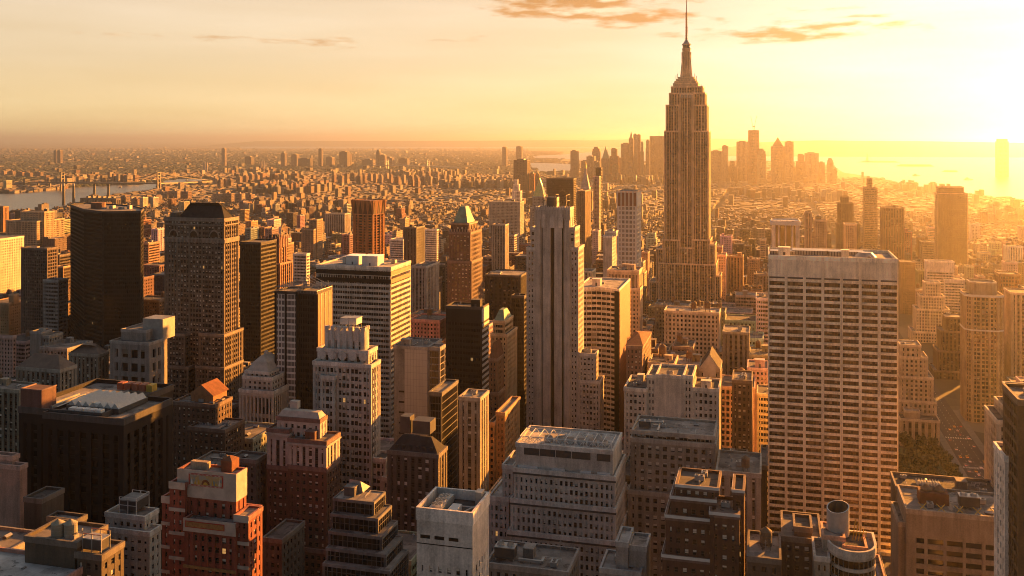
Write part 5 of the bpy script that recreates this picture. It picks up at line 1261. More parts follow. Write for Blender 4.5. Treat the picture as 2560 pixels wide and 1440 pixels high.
# building with the tube and curved glass front
def tube_building():
    Y = 330; xa, xb = X_at(2073, Y), X_at(2197, Y); zc = zt(2135, 1392, Y)
    org = ((xa + xb) / 2, Y + 10, 0)
    root = empty('office_building', org, 'building with curved dark glass prow and slanted-cut concrete tube on its roof', 'office building')
    n = 14; rx = (xb - xa) / 2; xm = (xa + xb) / 2
    P = [(xm - rx * math.cos(math.pi * k / n), Y + 9 - 9 * math.sin(math.pi * k / n)) for k in range(n + 1)] + [(xb, Y + 18), (xa, Y + 18)]
    fac = MB(); relief(fac, P, 0, zc, dict(bay=30, pf=.01, fl=3.6, sf=.30, a=.1, b=0, dep=.4, g='glassdark')); fac.build('facade_cladding', root, (.45, .40, .33), org)
    roof_part(root, org, P, zc, (.45, .40, .33), 1.6)
    x0, x1, y0, y1, z = res(2057, 2112, 1345, Y, 8, 12); m = MB(); relief(m, rect(x0, x1, y0, y1), 0, z, 'blank'); m.build('service_core', root, (.32, .28, .23), org); roof_part(root, org, rect(x0, x1, y0, y1), z, (.4, .2, .12), .6)
    x0, x1, y0, y1, z = res(2108, 2168, 1372, Y, 6, 12); m = MB(); relief(m, rect(x0, x1, y0, y1), 0, z, 'blank'); m.build('penthouse', root, (.40, .20, .12), org); roof_part(root, org, rect(x0, x1, y0, y1), z, (.45, .22, .12), .8)
    zb = zt(2098, 1345, Y + 10); zt_ = zt(2098, 1283, Y + 10); X = X_at(2098, Y + 10); r = 3.7; m = MB(); n = 28
    for k in range(n):
        a, b = 2 * math.pi * k / n, 2 * math.pi * (k + 1) / n
        def tp(t, rr): return (X + rr * math.cos(t), Y + 16 + rr * math.sin(t), zt_ + .9 * math.sin(t) + .5 * math.cos(t))
        m.face([(X + r * math.cos(a), Y + 16 + r * math.sin(a), zb - 1), (X + r * math.cos(b), Y + 16 + r * math.sin(b), zb - 1), tp(b, r), tp(a, r)], 'limestone')
        m.face([tp(a, r), tp(b, r), tp(b, r - .4), tp(a, r - .4)], 'white')
        m.face([tp(a, r - .4), tp(b, r - .4), (X + (r - .4) * math.cos(b), Y + 16 + (r - .4) * math.sin(b), zb + 2), (X + (r - .4) * math.cos(a), Y + 16 + (r - .4) * math.sin(a), zb + 2)], 'steel')
    m.face([(X + 3.3 * math.cos(2 * math.pi * k / n), Y + 16 + 3.3 * math.sin(2 * math.pi * k / n), zb + 2.5) for k in range(n)], 'metaldark')
    m.build('chimney_tube', root, None, org)
    x0, x1, y0, y1, z = res(2036, 2074, 1398, Y, 2, 16); m = MB(); relief(m, rect(x0, x1, y0, y1), 0, z, 'brick'); m.build('side_wing', root, (.3, .26, .2), org); roof_part(root, org, rect(x0, x1, y0, y1), z, (.4, .34, .28), .8)
    m = MB()
    for k in range(5): m.tube((X + 4.5 + k * .9, Y + 13, zc), (X + 5.5 + k * .9, Y + 14, zc + 7 - k), .15, 'paint_yellow')
    m.tube((X + 4, Y + 13, zc + 3), (X + 9, Y + 13, zc + 3), .2, 'paint_yellow'); m.build('stair_frame', root, None, org)
    clutter(root, org, xa + 8, xb - 2, Y + 10, Y + 17, zc, 3, CON, scale=.5)
    mark(xa, xb, Y, Y + 20, zc, 1440, 'curved prow building')
tube_building()

# right-hand side
r_, o_, g_ = hero('office_building', 'tan office with blank textured parapet wall and two tanks in a brick box on top', 400,
     [[(2266, 2560, 1292, 0, 27, dict(bay=7.2, pf=.16, fl=3.9, sf=.48, a=0, b=.2, dep=.7, top=9))], [(2246, 2266, 1312, 3, 22, 'blank')]], color=(.26, .20, .14), vb=1440, panes=False, clut=7, short='tan parapet office')
x0, x1, y0, y1, z, _ = g_[0][0]; a, b = X_at(2295, 414), X_at(2368, 414); m = MB(); m.box(a, b, y0 + 10, y0 + 17, z, z + 4.5, 'tile'); m.build('tank_enclosure', r_, None, o_)
for t in (.28, .72):
    m = MB(); m.cyl(a + (b - a) * t, y0 + 13.5, 2.1, 2.1, z + 4.5, z + 5.2, 'wood', 14); m.cyl(a + (b - a) * t, y0 + 13.5, 2.3, .1, z + 5.2, z + 7, 'wood', 14); m.build('water_tank', r_, None, o_)
for k in range(5): m = MB(); x = X_at(2308 + k * 46, y0 + 2); m.tube((x - 1.5, y0 + 1.5, z + .4), (x + 1.5, y0 + 4.5, z + 2.4), .18, 'paint_yellow'); m.tube((x + 1.5, y0 + 1.5, z + .4), (x - 1.5, y0 + 4.5, z + 2.4), .18, 'paint_yellow'); m.build('brace', r_, None, o_)
hero('low_building', 'long flat roof with white ridged skylights and pale pipes beside the park trees', 470, [[(2240, 2500, 1232, 0, 20, 'stone')]], color=(.2, .16, .12), vb=1290, clut=4, short='ridged skylight roof')
r_ = [o for o in col.objects if 'ridged skylights' in o.get('label', '')][0]; o_ = r_.location; x0, x1, y0, y1, z = res(2240, 2500, 1232, 470, 0, 20)
for k in range(9): m = MB(); a = X_at(2290 + k * 7, 478); m.gable(a, a + 1.1, y0 + 5, y0 + 12, z + .6, z + 1.8, 'skyglass', 'y'); m.build('skylight', r_, None, o_)
hero('apartment_tower', 'white tower with small square windows standing tall at the bottom edge', 330, [[(2512, 2544, 1150, 0, 15, dict(ST_['brick'], bay=3.4, top=3))]], color=(.62, .56, .48), vb=1440, panes=True, clut=3, short='white edge tower')
hero('office_tower', 'dark grid tower cut by the picture edge beside the white square-windowed tower', 318, [[(2546, 2640, 1010, 0, 20, 'grid')]], color=(.13, .085, .05), vb=1440, panes=False, clut=1, short='dark edge tower')
hero('stone_building', 'stepped pale building with white terrace edges below the bright hazy towers', 480, [[(2530, 2600, 985, 8, 18, 'stone'), (2513, 2600, 1030, 4, 22, 'stone'), (2492, 2600, 1060, 0, 26, 'stone')]], color=(.36, .30, .22), vb=1200, clut=3, short='stepped terrace building')
def octo():
    Y = 960; xa, xb = X_at(2415, Y), X_at(2512, Y); w_ = xb - xa; c = w_ * .16
    def oct_(i): return [(xa + i + c, Y + i), (xb - i - c, Y + i), (xb - i, Y + i + c), (xb - i, Y + w_ - i - c), (xb - i - c, Y + w_ - i), (xa + i + c, Y + w_ - i), (xa + i, Y + w_ - i - c), (xa + i, Y + i + c)]
    z1, z0 = zt(2455, 740, Y), zt(2455, 826, Y)
    def ex(root, org, zz):
        m = MB(); Q = oct_(4.5); zc = zt(2455, 706, Y + 5); m.prism(Q, zz, zc - 1.5, 'wall'); n = len(Q); I = offs(Q, .7)
        for i in range(n):
            j = (i + 1) % n
            m.face([(Q[i][0], Q[i][1], zc - 1.5), (Q[j][0], Q[j][1], zc - 1.5), (Q[j][0], Q[j][1], zc), (Q[i][0], Q[i][1], zc)], 'trim'); m.face([(Q[i][0], Q[i][1], zc), (Q[j][0], Q[j][1], zc), (I[j][0], I[j][1], zc), (I[i][0], I[i][1], zc)], 'white')
            m.face([(I[j][0], I[j][1], zc - 1.5), (I[i][0], I[i][1], zc - 1.5), (I[i][0], I[i][1], zc), (I[j][0], I[j][1], zc)], 'wall')
        m.build('crown_block', root, (.36, .28, .19), org)
        m = MB(); O = oct_(-.5); O2 = oct_(-.05); m.prism(O, z0 - .8, z0 + .4, 'white', bottom=True); m.prism(O, zz - 1.2, zz + .9, 'white', top=False, bottom=True); m.build('belt_trim', root, None, org)
    poly_tower('office_tower', 'eight-sided ribbed tower with pale belt course, deep in golden haze', oct_(0), z1, dict(bay=3.6, pf=.42, fl=3.9, sf=.35, a=0, b=.6, dep=.9, grp=2), (.33, .24, .15), 1110, 'eight-sided tower', extra=ex, clut=0)
octo()
SG = dict(bay=4.0, pf=.5, fl=4.2, sf=.45, a=0, b=.12, dep=.7)
hero('stone_building', 'pale tower stepping down westward beside the banded slab, above the park', 895, [[(2250, 2303, 865, 6, 22, SG), (2250, 2320, 895, 4.5, 26, SG), (2249, 2334, 945, 2, 30, SG), (2248, 2342, 1005, 0, 34, SG)]], color=(.34, .27, .19), vb=1045, clut=4, short='westward-stepping tower')
hero('stone_building', 'hazy stepped tower with bright white edges and a lone dark doorway on its crown', 1320, [[(2312, 2352, 708, 9, 20, 'stone'), (2300, 2362, 742, 6, 24, 'stone'), (2290, 2375, 775, 3, 30, 'stone'), (2280, 2384, 832, 0, 36, 'stone')]], color=(.42, .34, .25), vb=1000, clut=1, short='white-edged stepped tower')
hero('office_tower', 'hazy dark mass with staircase profile between the stepped and eight-sided towers', 1125, [[(2364, 2412, 795, 6, 24, 'strips'), (2352, 2414, 830, 4, 28, 'strips'), (2344, 2416, 880, 2, 32, 'strips'), (2336, 2418, 930, 0, 36, 'strips')]], color=(.18, .12, .07), vb=1040, clut=2, short='staircase-profile mass')
hero('office_block', 'white slab with window lines and blank top in golden haze', 1460, [[(2316, 2386, 655, 4, 20, dict(ST_['ribbon'], top=14, w='wall'))], [(2360, 2412, 700, 0, 26, dict(ST_['ribbon'], top=4))]], color=(.5, .44, .36), vb=780, clut=1, short='white window-lined slab')
hero('office_tower', 'tall glass tower with slanted top edge fading in the glare', 2000, [[(2345, 2410, 468, 4, 22, 'dark'), (2344, 2420, 484, 0, 34, 'dark')]], color=(.32, .25, .17), vb=655, clut=1, short='slant-topped glass tower')
hero('office_tower', 'broad dark hazy tower between the thin banded tower and the slant-topped one', 1750, [[(2206, 2261, 520, 0, 34, 'strips')]], color=(.20, .13, .08), vb=640, clut=2, short='broad hazy tower')
hero('glass_tower', 'tallest thin banded glass tower standing against the glittering bay', 2200, [[(2169, 2181, 447, 3, 24, 'ribbon'), (2160, 2194, 470, 0, 32, 'ribbon')]], color=(.26, .19, .12), vb=610, clut=0, short='thin banded tower')
hero('stone_tower', 'dark stepped hazy tower with narrow upper block in the golden middle distance', 1900, [[(2102, 2122, 492, 6, 18, 'stone'), (2094, 2134, 508, 3, 24, 'stone'), (2092, 2151, 560, 0, 34, 'stone')]], color=(.17, .115, .07), vb=625, clut=0, short='dark stepped hazy tower')
hero('apartment_tower', 'pale hazy apartment tower in front of the dark stepped hazy one', 1350, [[(2112, 2142, 562, 0, 24, 'balcony')]], color=(.4, .32, .22), vb=625, clut=2, short='pale hazy apartments')
hero('apartment_tower', 'pale balconied hazy tower west of the white-ribbed cube', 1300, [[(2036, 2068, 552, 0, 24, 'balcony')], [(2012, 2030, 532, 4, 18, 'strips')]], color=(.36, .28, .19), vb=620, clut=2, short='balconied hazy tower')
r_, o_, g_ = hero('office_block', 'boxy hall with tall white ribs and overhanging white roof edge', 1100, [[(1929, 1999, 556, 0, 34, dict(bay=8.4, pf=.2, fl=30, sf=.02, a=0, b=.5, dep=1.6, top=3))]], color=(.5, .42, .32), vb=620, clut=3, short='white-ribbed cube', par=2)
x0, x1, y0, y1, z, _ = g_[0][0]; m = MB(); m.box(x0 - 1.5, x1 + 1.5, y0 - 1.5, y1 + 1.5, z - 3.2, z + .5, 'white', True); m.build('eaves', r_, None, o_)
hero('office_tower', 'pale ghostly block almost lost in the glare near the bay', 1000, [[(2528, 2600, 735, 0, 30, 'strips')]], color=(.36, .28, .2), vb=930, clut=0, short='ghostly glare block')
hero('stone_building', 'ornate civic building with columned pavilions just behind the park trees', 872, [[(2262, 2300, 1030, 5, 10, 'blank')], [(2250, 2350, 1052, 0, 18, dict(ST_['cstrip'], bay=5.5, fl=7))]], color=(.30, .24, .17), vb=1125, clut=4, short='civic building')

# middle-distance named ones
hero('office_tower', 'dark green-grey tower with pale gridded west side and cluttered orange roof', 1300, [[(1009, 1041, 570, 0, 2062, dict(ST_['strips'], bay=4.5))]], color=(.15, .14, .11), vb=655, clut=5, short='green-grey gridded tower')
hero('apartment_tower', 'grey ribbed tower with bright edge beyond the copper-capped tower', 1300, [[(1229, 1263, 563, 0, 2272, 'strips')]], color=(.30, .26, .21), vb=655, clut=2, tanks=1, short='grey ribbed tower')
hero('apartment_block', 'pale-fronted block with gridded windows beside the striped ribbon office', 900, [[(1028, 1065, 668, 0, 2098, 'strips')]], color=(.30, .26, .23), vb=765, clut=4, short='gridded pale block')
hero('apartment_block', 'white terraced block with lit west wall near the pinnacled brown tower', 1050, [[(733, 766, 636, 0, 2775 - 1000, 'ribbon')]], color=(.46, .43, .37), vb=690, clut=2, short='white terraced block')
hero('office_slab', 'black wide slab between the arcaded tower and the pinnacled brown tower', 820, [[(600, 652, 608, 0, 30, 'dark')]], color=(.05, .04, .035), vb=885, clut=0, short='black wide slab')
hero('apartment_tower', 'grey slab with broad golden west side beyond the pinnacled tower', 1500, [[(753, 784, 574, 0, 1795, 'brick')], [(773, 792, 550, 10, 1807, 'brick')]], color=(.28, .20, .13), vb=640, clut=1, short='golden-sided grey slab')
hero('low_building', 'white ribbed low hall with flat roof among the grey midtown roofs', 1500, [[(974, 1008, 600, 0, 30, 'ribbon')]], color=(.5, .47, .42), vb=635, clut=1, short='white low hall')
hero('low_building', 'pale building with rounded white roof beyond the green-grey tower', 1600, [[(1062, 1092, 575, 0, 2096, 'ribbon')]], color=(.5, .47, .42), vb=650, clut=0, short='rounded white roof')
hero('office_block', 'long columned hall with dark roof in the grey middle distance', 1900, [[(812, 862, 535, 0, 30, 'piers')]], color=(.32, .29, .25), vb=575, clut=0, short='long columned hall')
hero('low_building', 'broad flat rooftop with skylights and tank at the spired tower foot', 820, [[(1660, 1798, 782, 0, 24, 'stone')]], color=(.36, .30, .23), vb=830, clut=6, tanks=3, short='broad skylit roof', mat='rooflight')
hero('stone_building', 'wide pale classical office with many window rows near the gold pyramid', 2300, [[(1222, 1300, 505, 0, 40, 'stone')]], color=(.36, .32, .26), vb=540, clut=2, short='wide pale classical office')
# ------------------------------------------------------------------ setting: ground, water, hills
def sheet(name, pts, z, mat, kind='structure'):
    m = MB(); m.face([(x, y, z) for x, y in pts], mat)
    o = m.build(name); 
    if o: tag(o, kind=kind)
    return o
sheet('ground', [(-90000, -4000), (90000, -4000), (90000, 90000), (-90000, 90000)], 0, 'groundmat')
def G(*pp): return [ground_at(px, py) for px, py in pp]
RIVER = G((-150, 575), (-150, 488), (40, 484), (160, 474), (190, 466), (330, 462), (400, 452), (440, 447), (525, 447), (528, 459), (440, 462), (400, 467), (385, 480), (340, 486), (290, 492), (235, 505), (190, 520), (60, 560))
INLET = G((1310, 414), (1330, 430), (1365, 432), (1430, 426), (1450, 412), (1400, 409), (1330, 407))
BAY = G((2080, 415), (2110, 432), (2200, 445), (2330, 484), (2700, 520), (2700, 379), (2400, 376), (2200, 374), (1900, 380), (1850, 376), (1780, 377), (1560, 372), (1490, 378), (1430, 385), (1330, 390), (1340, 396), (1420, 398), (1500, 402), (1700, 404), (1960, 402))
sheet('river', RIVER[::-1], .6, 'water'); sheet('harbour_inlet', INLET, .6, 'water'); sheet('bay', BAY, .6, 'water')
sheet('sea', G((600, 355.5), (600, 371.0), (760, 373), (1100, 372), (1300, 371), (1560, 370.5), (1560, 355.5)), .7, 'water')
sheet('canal', G((1100, 395), (1330, 396), (1330, 399), (1100, 399)), .7, 'water')
def ridge(name, pxs, Yd, depth):
    """a low range of hills; pxs = (px, py of the crest)"""
    m = MB(); pr = []
    r_ = random.Random(3)
    xs = []
    for (a, ya), (b, yb) in zip(pxs, pxs[1:]):
        for k in range(12): xs.append((a + (b - a) * k / 12, ya + (yb - ya) * k / 12 + r_.uniform(-.25, .25)))
    xs.append(pxs[-1])
    for px, py in xs:
        y = Yd; x = X_at(px, y); pr.append((x, y, max(3, Z_at(py, x, y))))
    for a, b in zip(pr, pr[1:]):
        m.face([(a[0], a[1] - depth, 0), (b[0], b[1] - depth, 0), (b[0], b[1] - depth * .4, b[2] * .6), (a[0], a[1] - depth * .4, a[2] * .6)], 'hillside')
        m.face([(a[0], a[1] - depth * .4, a[2] * .6), (b[0], b[1] - depth * .4, b[2] * .6), b, a], 'hillside')
        m.face([a, b, (b[0], b[1] + depth, 0), (a[0], a[1] + depth, 0)], 'hillside')
    tag(m.build(name), kind='structure')
ridge('hills', [(1790, 372), (1850, 364), (1900, 356), (1960, 352.5), (2060, 350.8), (2140, 352), (2300, 353), (2420, 355), (2560, 357), (2700, 358)], 17500, 2500)
ridge('far_hills', [(590, 357), (640, 353), (800, 352.6), (1000, 352), (1200, 351.5), (1330, 350.5), (1420, 350), (1480, 351), (1560, 348.5), (1680, 347), (1800, 346.5), (1860, 349), (1900, 352)], 33000, 2500)

# avenue with lanes, park
AVX = 160.0
sheet('avenue', rect(AVX - 11, AVX + 11, 300, 2600), .02, 'asphalt')
sheet('pavement', rect(AVX - 17, AVX - 11.2, 300, 1000), .14, 'paving'); sheet('pavement', rect(AVX + 11.2, AVX + 17, 300, 1000), .14, 'paving')
m = MB()
for k in range(120):
    for x in (-5.5, 0, 5.5): m.face([(AVX + x - .12, 320 + k * 9, .03), (AVX + x + .12, 320 + k * 9, .03), (AVX + x + .12, 323 + k * 9, .03), (AVX + x - .12, 323 + k * 9, .03)], 'marking')
for Yc in (598, 672, 748, 826, 905):
    for k in range(11): x = AVX - 10 + k * 2; m.face([(x - .4, Yc, .034), (x + .4, Yc, .034), (x + .4, Yc + 3.5, .034), (x - .4, Yc + 3.5, .034)], 'marking')
tag(m.build('road_markings'), kind='structure')
for i, Yc in enumerate((601, 681)): sheet('street', rect(-60, 400, Yc - 6, Yc + 6), .012, 'asphalt')
sheet('avenue', rect(-190, -170, 300, 3400), .02, 'asphalt'); sheet('avenue', rect(-350, -332, 300, 3400), .016, 'asphalt')
sheet('park_lawn', rect(60, 139, 762, 866), .05, 'lawn')
def make_tree(kind):
    """trunk with limbs, crown of leaf clumps"""
    t = MB(); t.cyl(0, 0, .38, .2, 0, 6, 'bark', 8)
    r_ = random.Random(kind)
    for k in range(6):
        a = k * 1.05 + r_.random(); t.tube((0, 0, 4 + k * .4), (3.2 * math.cos(a), 3.2 * math.sin(a), 8.5 + r_.random() * 3), .13, 'bark', 5)
    c = MB()
    for k in range(420):
        u = r_.random() * 2 - 1; a = r_.random() * 6.283; rr = (r_.random() ** .4)
        lobe = .78 + .3 * math.sin(a * 3 + kind) * math.cos(u * 4 + kind * 2)
        x, y, z = 5.2 * rr * lobe * math.sqrt(1 - u * u) * math.cos(a), 5.2 * rr * lobe * math.sqrt(1 - u * u) * math.sin(a), 10 + 4.3 * rr * u * lobe
        s = .45 + r_.random() * .55; n_ = Vector((r_.gauss(0, 1), r_.gauss(0, 1), r_.gauss(0, 1) + .6)).normalized(); p = n_.orthogonal().normalized() * s; q = n_.cross(p)
        P = Vector((x, y, z)); c.face([P - p - q * .6, P + p * .8 - q, P + p + q * .8, P - p * .7 + q], 'leaf')
    return t.mesh('trunk'), c.mesh('crown')
TREES = [make_tree(k) for k in range(3)]
tp = []
for i in range(6):
    for j in range(7):
        x, y = 78 + i * 10.8 + rnd.uniform(-2, 2), 768 + j * 14.5 + rnd.uniform(-3, 3); tp.append((px_of(x, y), x, y))
tp = sorted(t for t in tp if t[0] > 2235)
ORD = ['first', 'second', 'third', 'fourth', 'fifth', 'sixth', 'seventh', 'eighth', 'ninth', 'tenth', 'eleventh', 'twelfth', 'thirteenth', 'fourteenth', 'fifteenth', 'sixteenth', 'seventeenth', 'eighteenth', 'nineteenth', 'twentieth']
def ordn(k):
    if k < 20: return ORD[k]
    tens = {2: 'twenty', 3: 'thirty', 4: 'forty', 5: 'fifty', 6: 'sixty', 7: 'seventy', 8: 'eighty', 9: 'ninety'}[(k + 1) // 10] if k + 1 < 100 else 'hundred'
    return tens + ('-' + ORD[(k + 1) % 10 - 1] if (k + 1) % 10 else 'th')
for k, (px, x, y) in enumerate(tp):
    a, b = TREES[k % 3]
    e = empty('park_tree', (x, y, 0), 'leafy park tree in the dark canopy beyond the banded slab', 'tree', 'trees of the park canopy')
    e['label'] = 'leafy dark tree in the park canopy between the banded slab and the avenue'
    e.rotation_euler = (0, 0, rnd.random() * 6); e.scale = [rnd.uniform(.9, 1.25)] * 3
    for nm, me in (('trunk', a), ('crown', b)):
        o = bpy.data.objects.new(nm, me); col.objects.link(o); o.parent = e
# cars on the avenue
def car_meshes(paint):
    b = MB()
    prof = [(-2.25, .35), (-2.2, .85), (-1.3, 1.0), (.9, 1.02), (2.1, .82), (2.25, .4)]
    def ext(P, w_, mat):
        for (a, za), (c, zc) in zip(P, P[1:]): b.face([(-w_, a, za), (w_, a, za), (w_, c, zc), (-w_, c, zc)], mat)
        b.face([(-w_, p[0], p[1]) for p in P], mat); b.face([(w_, p[0], p[1]) for p in P][::-1], mat)
    ext(prof, .9, paint)
    g = MB(); 
    g.prism([(-.82, -1.35), (.82, -1.35), (.82, .95), (-.82, .95)], 1.0, 1.42, 'paneglass', P2=[(-.66, -.85), (.66, -.85), (.66, .45), (-.66, .45)], topmat=paint)
    w_ = MB()
    n = 12
    for s in (-.05, .05): w_.face([(s * 2, .33 * math.cos(2 * math.pi * k / n), .33 * math.sin(2 * math.pi * k / n)) for k in range(n)][:: (1 if s > 0 else -1)], 'metal' if s > 0 else 'rubber')
    for k in range(n): a, c = 2 * math.pi * k / n, 2 * math.pi * (k + 1) / n; w_.face([(-.1, .33 * math.cos(a), .33 * math.sin(a)), (.1, .33 * math.cos(a), .33 * math.sin(a)), (.1, .33 * math.cos(c), .33 * math.sin(c)), (-.1, .33 * math.cos(c), .33 * math.sin(c))], 'rubber')
    t = MB(); t.box(-.15, .15, -.04, .04, 0, .16, 'taillight')
    return b.mesh('body'), g.mesh('cabin'), w_.mesh('wheel'), t.mesh('tail_light')
flat('taillight', (.6, .05, .02), .4); MATS['taillight'].node_tree.nodes['Principled BSDF'].inputs['Emission Color'].default_value = (1, .1, .03, 1); MATS['taillight'].node_tree.nodes['Principled BSDF'].inputs['Emission Strength'].default_value = 1.2
CARS = {'yellow': car_meshes('paint_yellow'), 'white': car_meshes('white'), 'black': car_meshes('carblack'), 'silver': car_meshes('metal')}
k = 0; y = 765.0
cars = []
while y < 950 and k < 20:
    for lane in (-8, -2.7, 2.7, 8):
        if rnd.random() < .26: cars.append((AVX + lane + rnd.uniform(-.3, .3), y + rnd.uniform(-3, 3), rnd.choice(list(CARS))))
    y += 11; k += 1
cnt = {}
for (x, y, c) in cars:
    i = cnt.get(c, 0); cnt[c] = i + 1
    e = empty('parked_car' if abs(x - AVX) > 7 else 'car', (x, y, .03), '%s small %s car on the wide avenue beyond the park, counting away' % (ordn(i), c), 'car', 'cars on the avenue')
    for nm, me, loc in [('body', 0, (0, 0, 0)), ('cabin', 1, (0, 0, 0))] + [('wheel', 2, (a, b, .33)) for a in (-.82, .82) for b in (-1.4, 1.4)] + [('tail_light', 3, (a, -2.26, .55)) for a in (-.6, .6)]:
        o = bpy.data.objects.new(nm, CARS[c][me]); col.objects.link(o); o.parent = e; o.location = loc

# ------------------------------------------------------------------ far skyline: single towers
SKY = []
def skyline(rows, Y, labelfmt, group, cols, style=None, dj=250, name='office_tower', cat='building', vb=470):
    for i, rw in enumerate(rows):
        px0, px1, py = rw[:3]; ex = rw[3] if len(rw) > 3 else None
        Yy = Y + rnd.uniform(-dj, dj)
        x0, x1 = X_at(px0, Yy), X_at(px1, Yy); z = Z_at(py, (x0 + x1) / 2, Yy); D = max(14, min(60, (x1 - x0) * .9)); c = cols[i % len(cols)]
        org = ((x0 + x1) / 2, Yy, 0); root = empty(name, org, rw[4] if len(rw) > 4 else labelfmt % ordn(i), cat, group)
        m = MB(); W = x1 - x0
        def blk(a, b, y0, y1, z0, z1): relief(m, rect(a, b, y0, y1), z0, z1, dict(bay=7, pf=.5, fl=8, sf=.5, a=0, b=.5, dep=1.0, top=3, sm=('spandrel' if i % 2 else 'wall')))
        if ex == 'step': blk(x0, x1, Yy, Yy + D, 0, z * .78); blk(x0 + W * .18, x1 - W * .18, Yy + 3, Yy + D - 3, z * .78, z)
        elif ex == 'round': blk(x0, x1, Yy, Yy + D, 0, z * .88); m.prism(rect(x0 + W * .06, x1 - W * .06, Yy + 2, Yy + D - 2), z * .88, z * .96, 'wall'); m.prism(rect(x0 + W * .2, x1 - W * .2, Yy + 4, Yy + D - 4), z * .96, z, 'wall')
        else: blk(x0, x1, Yy, Yy + D, 0, z)
        m.build('facade_cladding', root, c, org)
        r = MB()
        if ex in ('spire', 'pyr'): r.pyramid(x0 + W * .1, x1 - W * .1, Yy + 1, Yy + D - 1, z, z + (W * (1.6 if ex == 'spire' else .7)), 'copper' if ex == 'spire' else 'slate')
        elif ex == 'mast': r.box(x0 + 1, x1 - 1, Yy + 1, Yy + D - 1, z, z + 3, 'metaldark'); r.tube((x0 + W * .6, Yy + D / 2, z), (x0 + W * .6, Yy + D / 2, z + 38), 1.2, 'metal')
        elif ex == 'crane':
            r.box(x0 + 2, x1 - 2, Yy + 2, Yy + D - 2, z, z + 4, 'steel')
        else: r.box(x0 + W * .2, x1 - W * .3, Yy + D * .2, Yy + D * .8, z, z + 5, 'metaldark')
        r.build('roof', root, c, org)
        mark(x0, x1, Yy, Yy + D, z, 9999, group)
        if ex == 'crane': return_crane(x0 + W * .5, Yy + D / 2, z + 4)
def return_crane(x, y, z):
    for s, lab in ((-1, 'thin crane leaning east on top of the unfinished tower'), (1, 'thin crane leaning west on top of the unfinished tower')):
        e = empty('tower_crane', (x, y, z), lab, 'crane')
        a = MB(); a.tube((x + s * 3, y, z), (x + s * 4, y, z + 22), 1.2, 'steelred'); a.build('mast', e, None, (x, y, z))
        a = MB(); a.tube((x + s * 4, y, z + 20), (x + s * 16, y, z + 78), .9, 'steelred'); a.build('jib', e, None, (x, y, z))
        a = MB(); a.box(x + s * 3 - 3, x + s * 3 + 3, y - 2, y + 2, z + 18, z + 22, 'steelred'); a.build('cabin', e, None, (x, y, z))
DT = [(.22, .16, .12), (.30, .22, .16), (.16, .12, .10), (.36, .28, .2), (.26, .13, .09), (.2, .17, .14)]
skyline([(1426, 1444, 377, None, 'dark brown slab tower rising first at the east end of the downtown skyline'), (1452, 1474, 402), (1480, 1500, 369, 'round', 'reddish round-shouldered tower among the eastern downtown towers'),
         (1466, 1486, 391), (1524, 1545, 372, 'step'), (1503, 1523, 396, 'spire', 'downtown tower with green gabled spire before the cluster'), (1543, 1560, 396), (1552, 1578, 359), (1572, 1583, 346, 'spire', 'downtown tower ending in the sharpest pointed spire'),
         (1583, 1594, 336, None, 'rippled pale tower, the taller half of the downtown pair'), (1594, 1601, 337), (1601, 1609, 356, 'step'), (1615, 1624, 351), (1624, 1661, 341, 'mast', 'broad pale slab with mast just east of the spired tower'),
         (1614, 1644, 371, None, 'brown flat-topped block before the broad masted slab'), (1509, 1530, 408, 'pyr'), (1556, 1576, 405, 'step'), (1530, 1545, 412), (1590, 1612, 412), (1482, 1498, 404), (1644, 1662, 390)],
        5900, '%s plain tower of the downtown cluster east of the spired tower', 'downtown towers east of the spired tower', DT, dj=300)
skyline([(1776, 1804, 378), (1805, 1820, 365), (1820, 1842, 404, 'step'), (1841, 1873, 354, None, 'square hazy tower beside the unfinished crane tower'), (1870, 1898, 327, 'crane', 'tallest hazy downtown tower, unfinished, with cranes on top'), (1893, 1915, 374, 'round', 'hazy tower with domed top beside the unfinished one'),
         (1927, 1962, 366, 'pyr', 'hazy stepped tower with pyramid top across the bay gap'), (1962, 1984, 354, None, 'hazy slab joined behind the pyramid-topped tower'), (1990, 2015, 387, 'step'), (2012, 2047, 383, None, 'wide hazy gridded block near the bay shore'), (2047, 2062, 406), (2068, 2084, 398, 'round'), (2084, 2093, 424, 'pyr', 'small lit tower with cupola, last before the bay'),
         (1880, 1905, 408), (1930, 1955, 400), (1965, 1990, 405, 'step')],
        5600, '%s hazy plain tower of the downtown cluster west of the spired tower', 'downtown towers west of the spired tower', DT, dj=250)
BK = [(.15, .12, .10), (.2, .15, .12), (.26, .2, .15)]
skyline([(134, 141, 376), (143, 151, 376), (554, 562, 371, None, 'lone reddish brick tower on the far borough plain'), (612, 628, 392), (702, 712, 383), (728, 742, 386), (745, 775, 396), (796, 804, 372, None, 'tall thin tower of the far borough centre'), (815, 830, 393), (848, 868, 379), (868, 876, 385), (905, 932, 399), (940, 949, 376, 'round', 'dark tower with crown in the far borough centre'), (949, 962, 388), (960, 980, 394), (996, 1018, 396), (1255, 1266, 368), (1290, 1304, 366)],
        8300, '%s distant tower of the borough centre across the river', 'far borough towers across the river', BK, dj=300)
skyline([(1284, 1318, 400, None, 'dark tower with orange edge alone near the inlet'), (1323, 1336, 434), (1336, 1348, 434)], 4200, '%s fiery orange block by the inlet', 'blocks near the inlet', [(.10, .07, .06), (.45, .15, .05)], name='apartment_tower', dj=60)
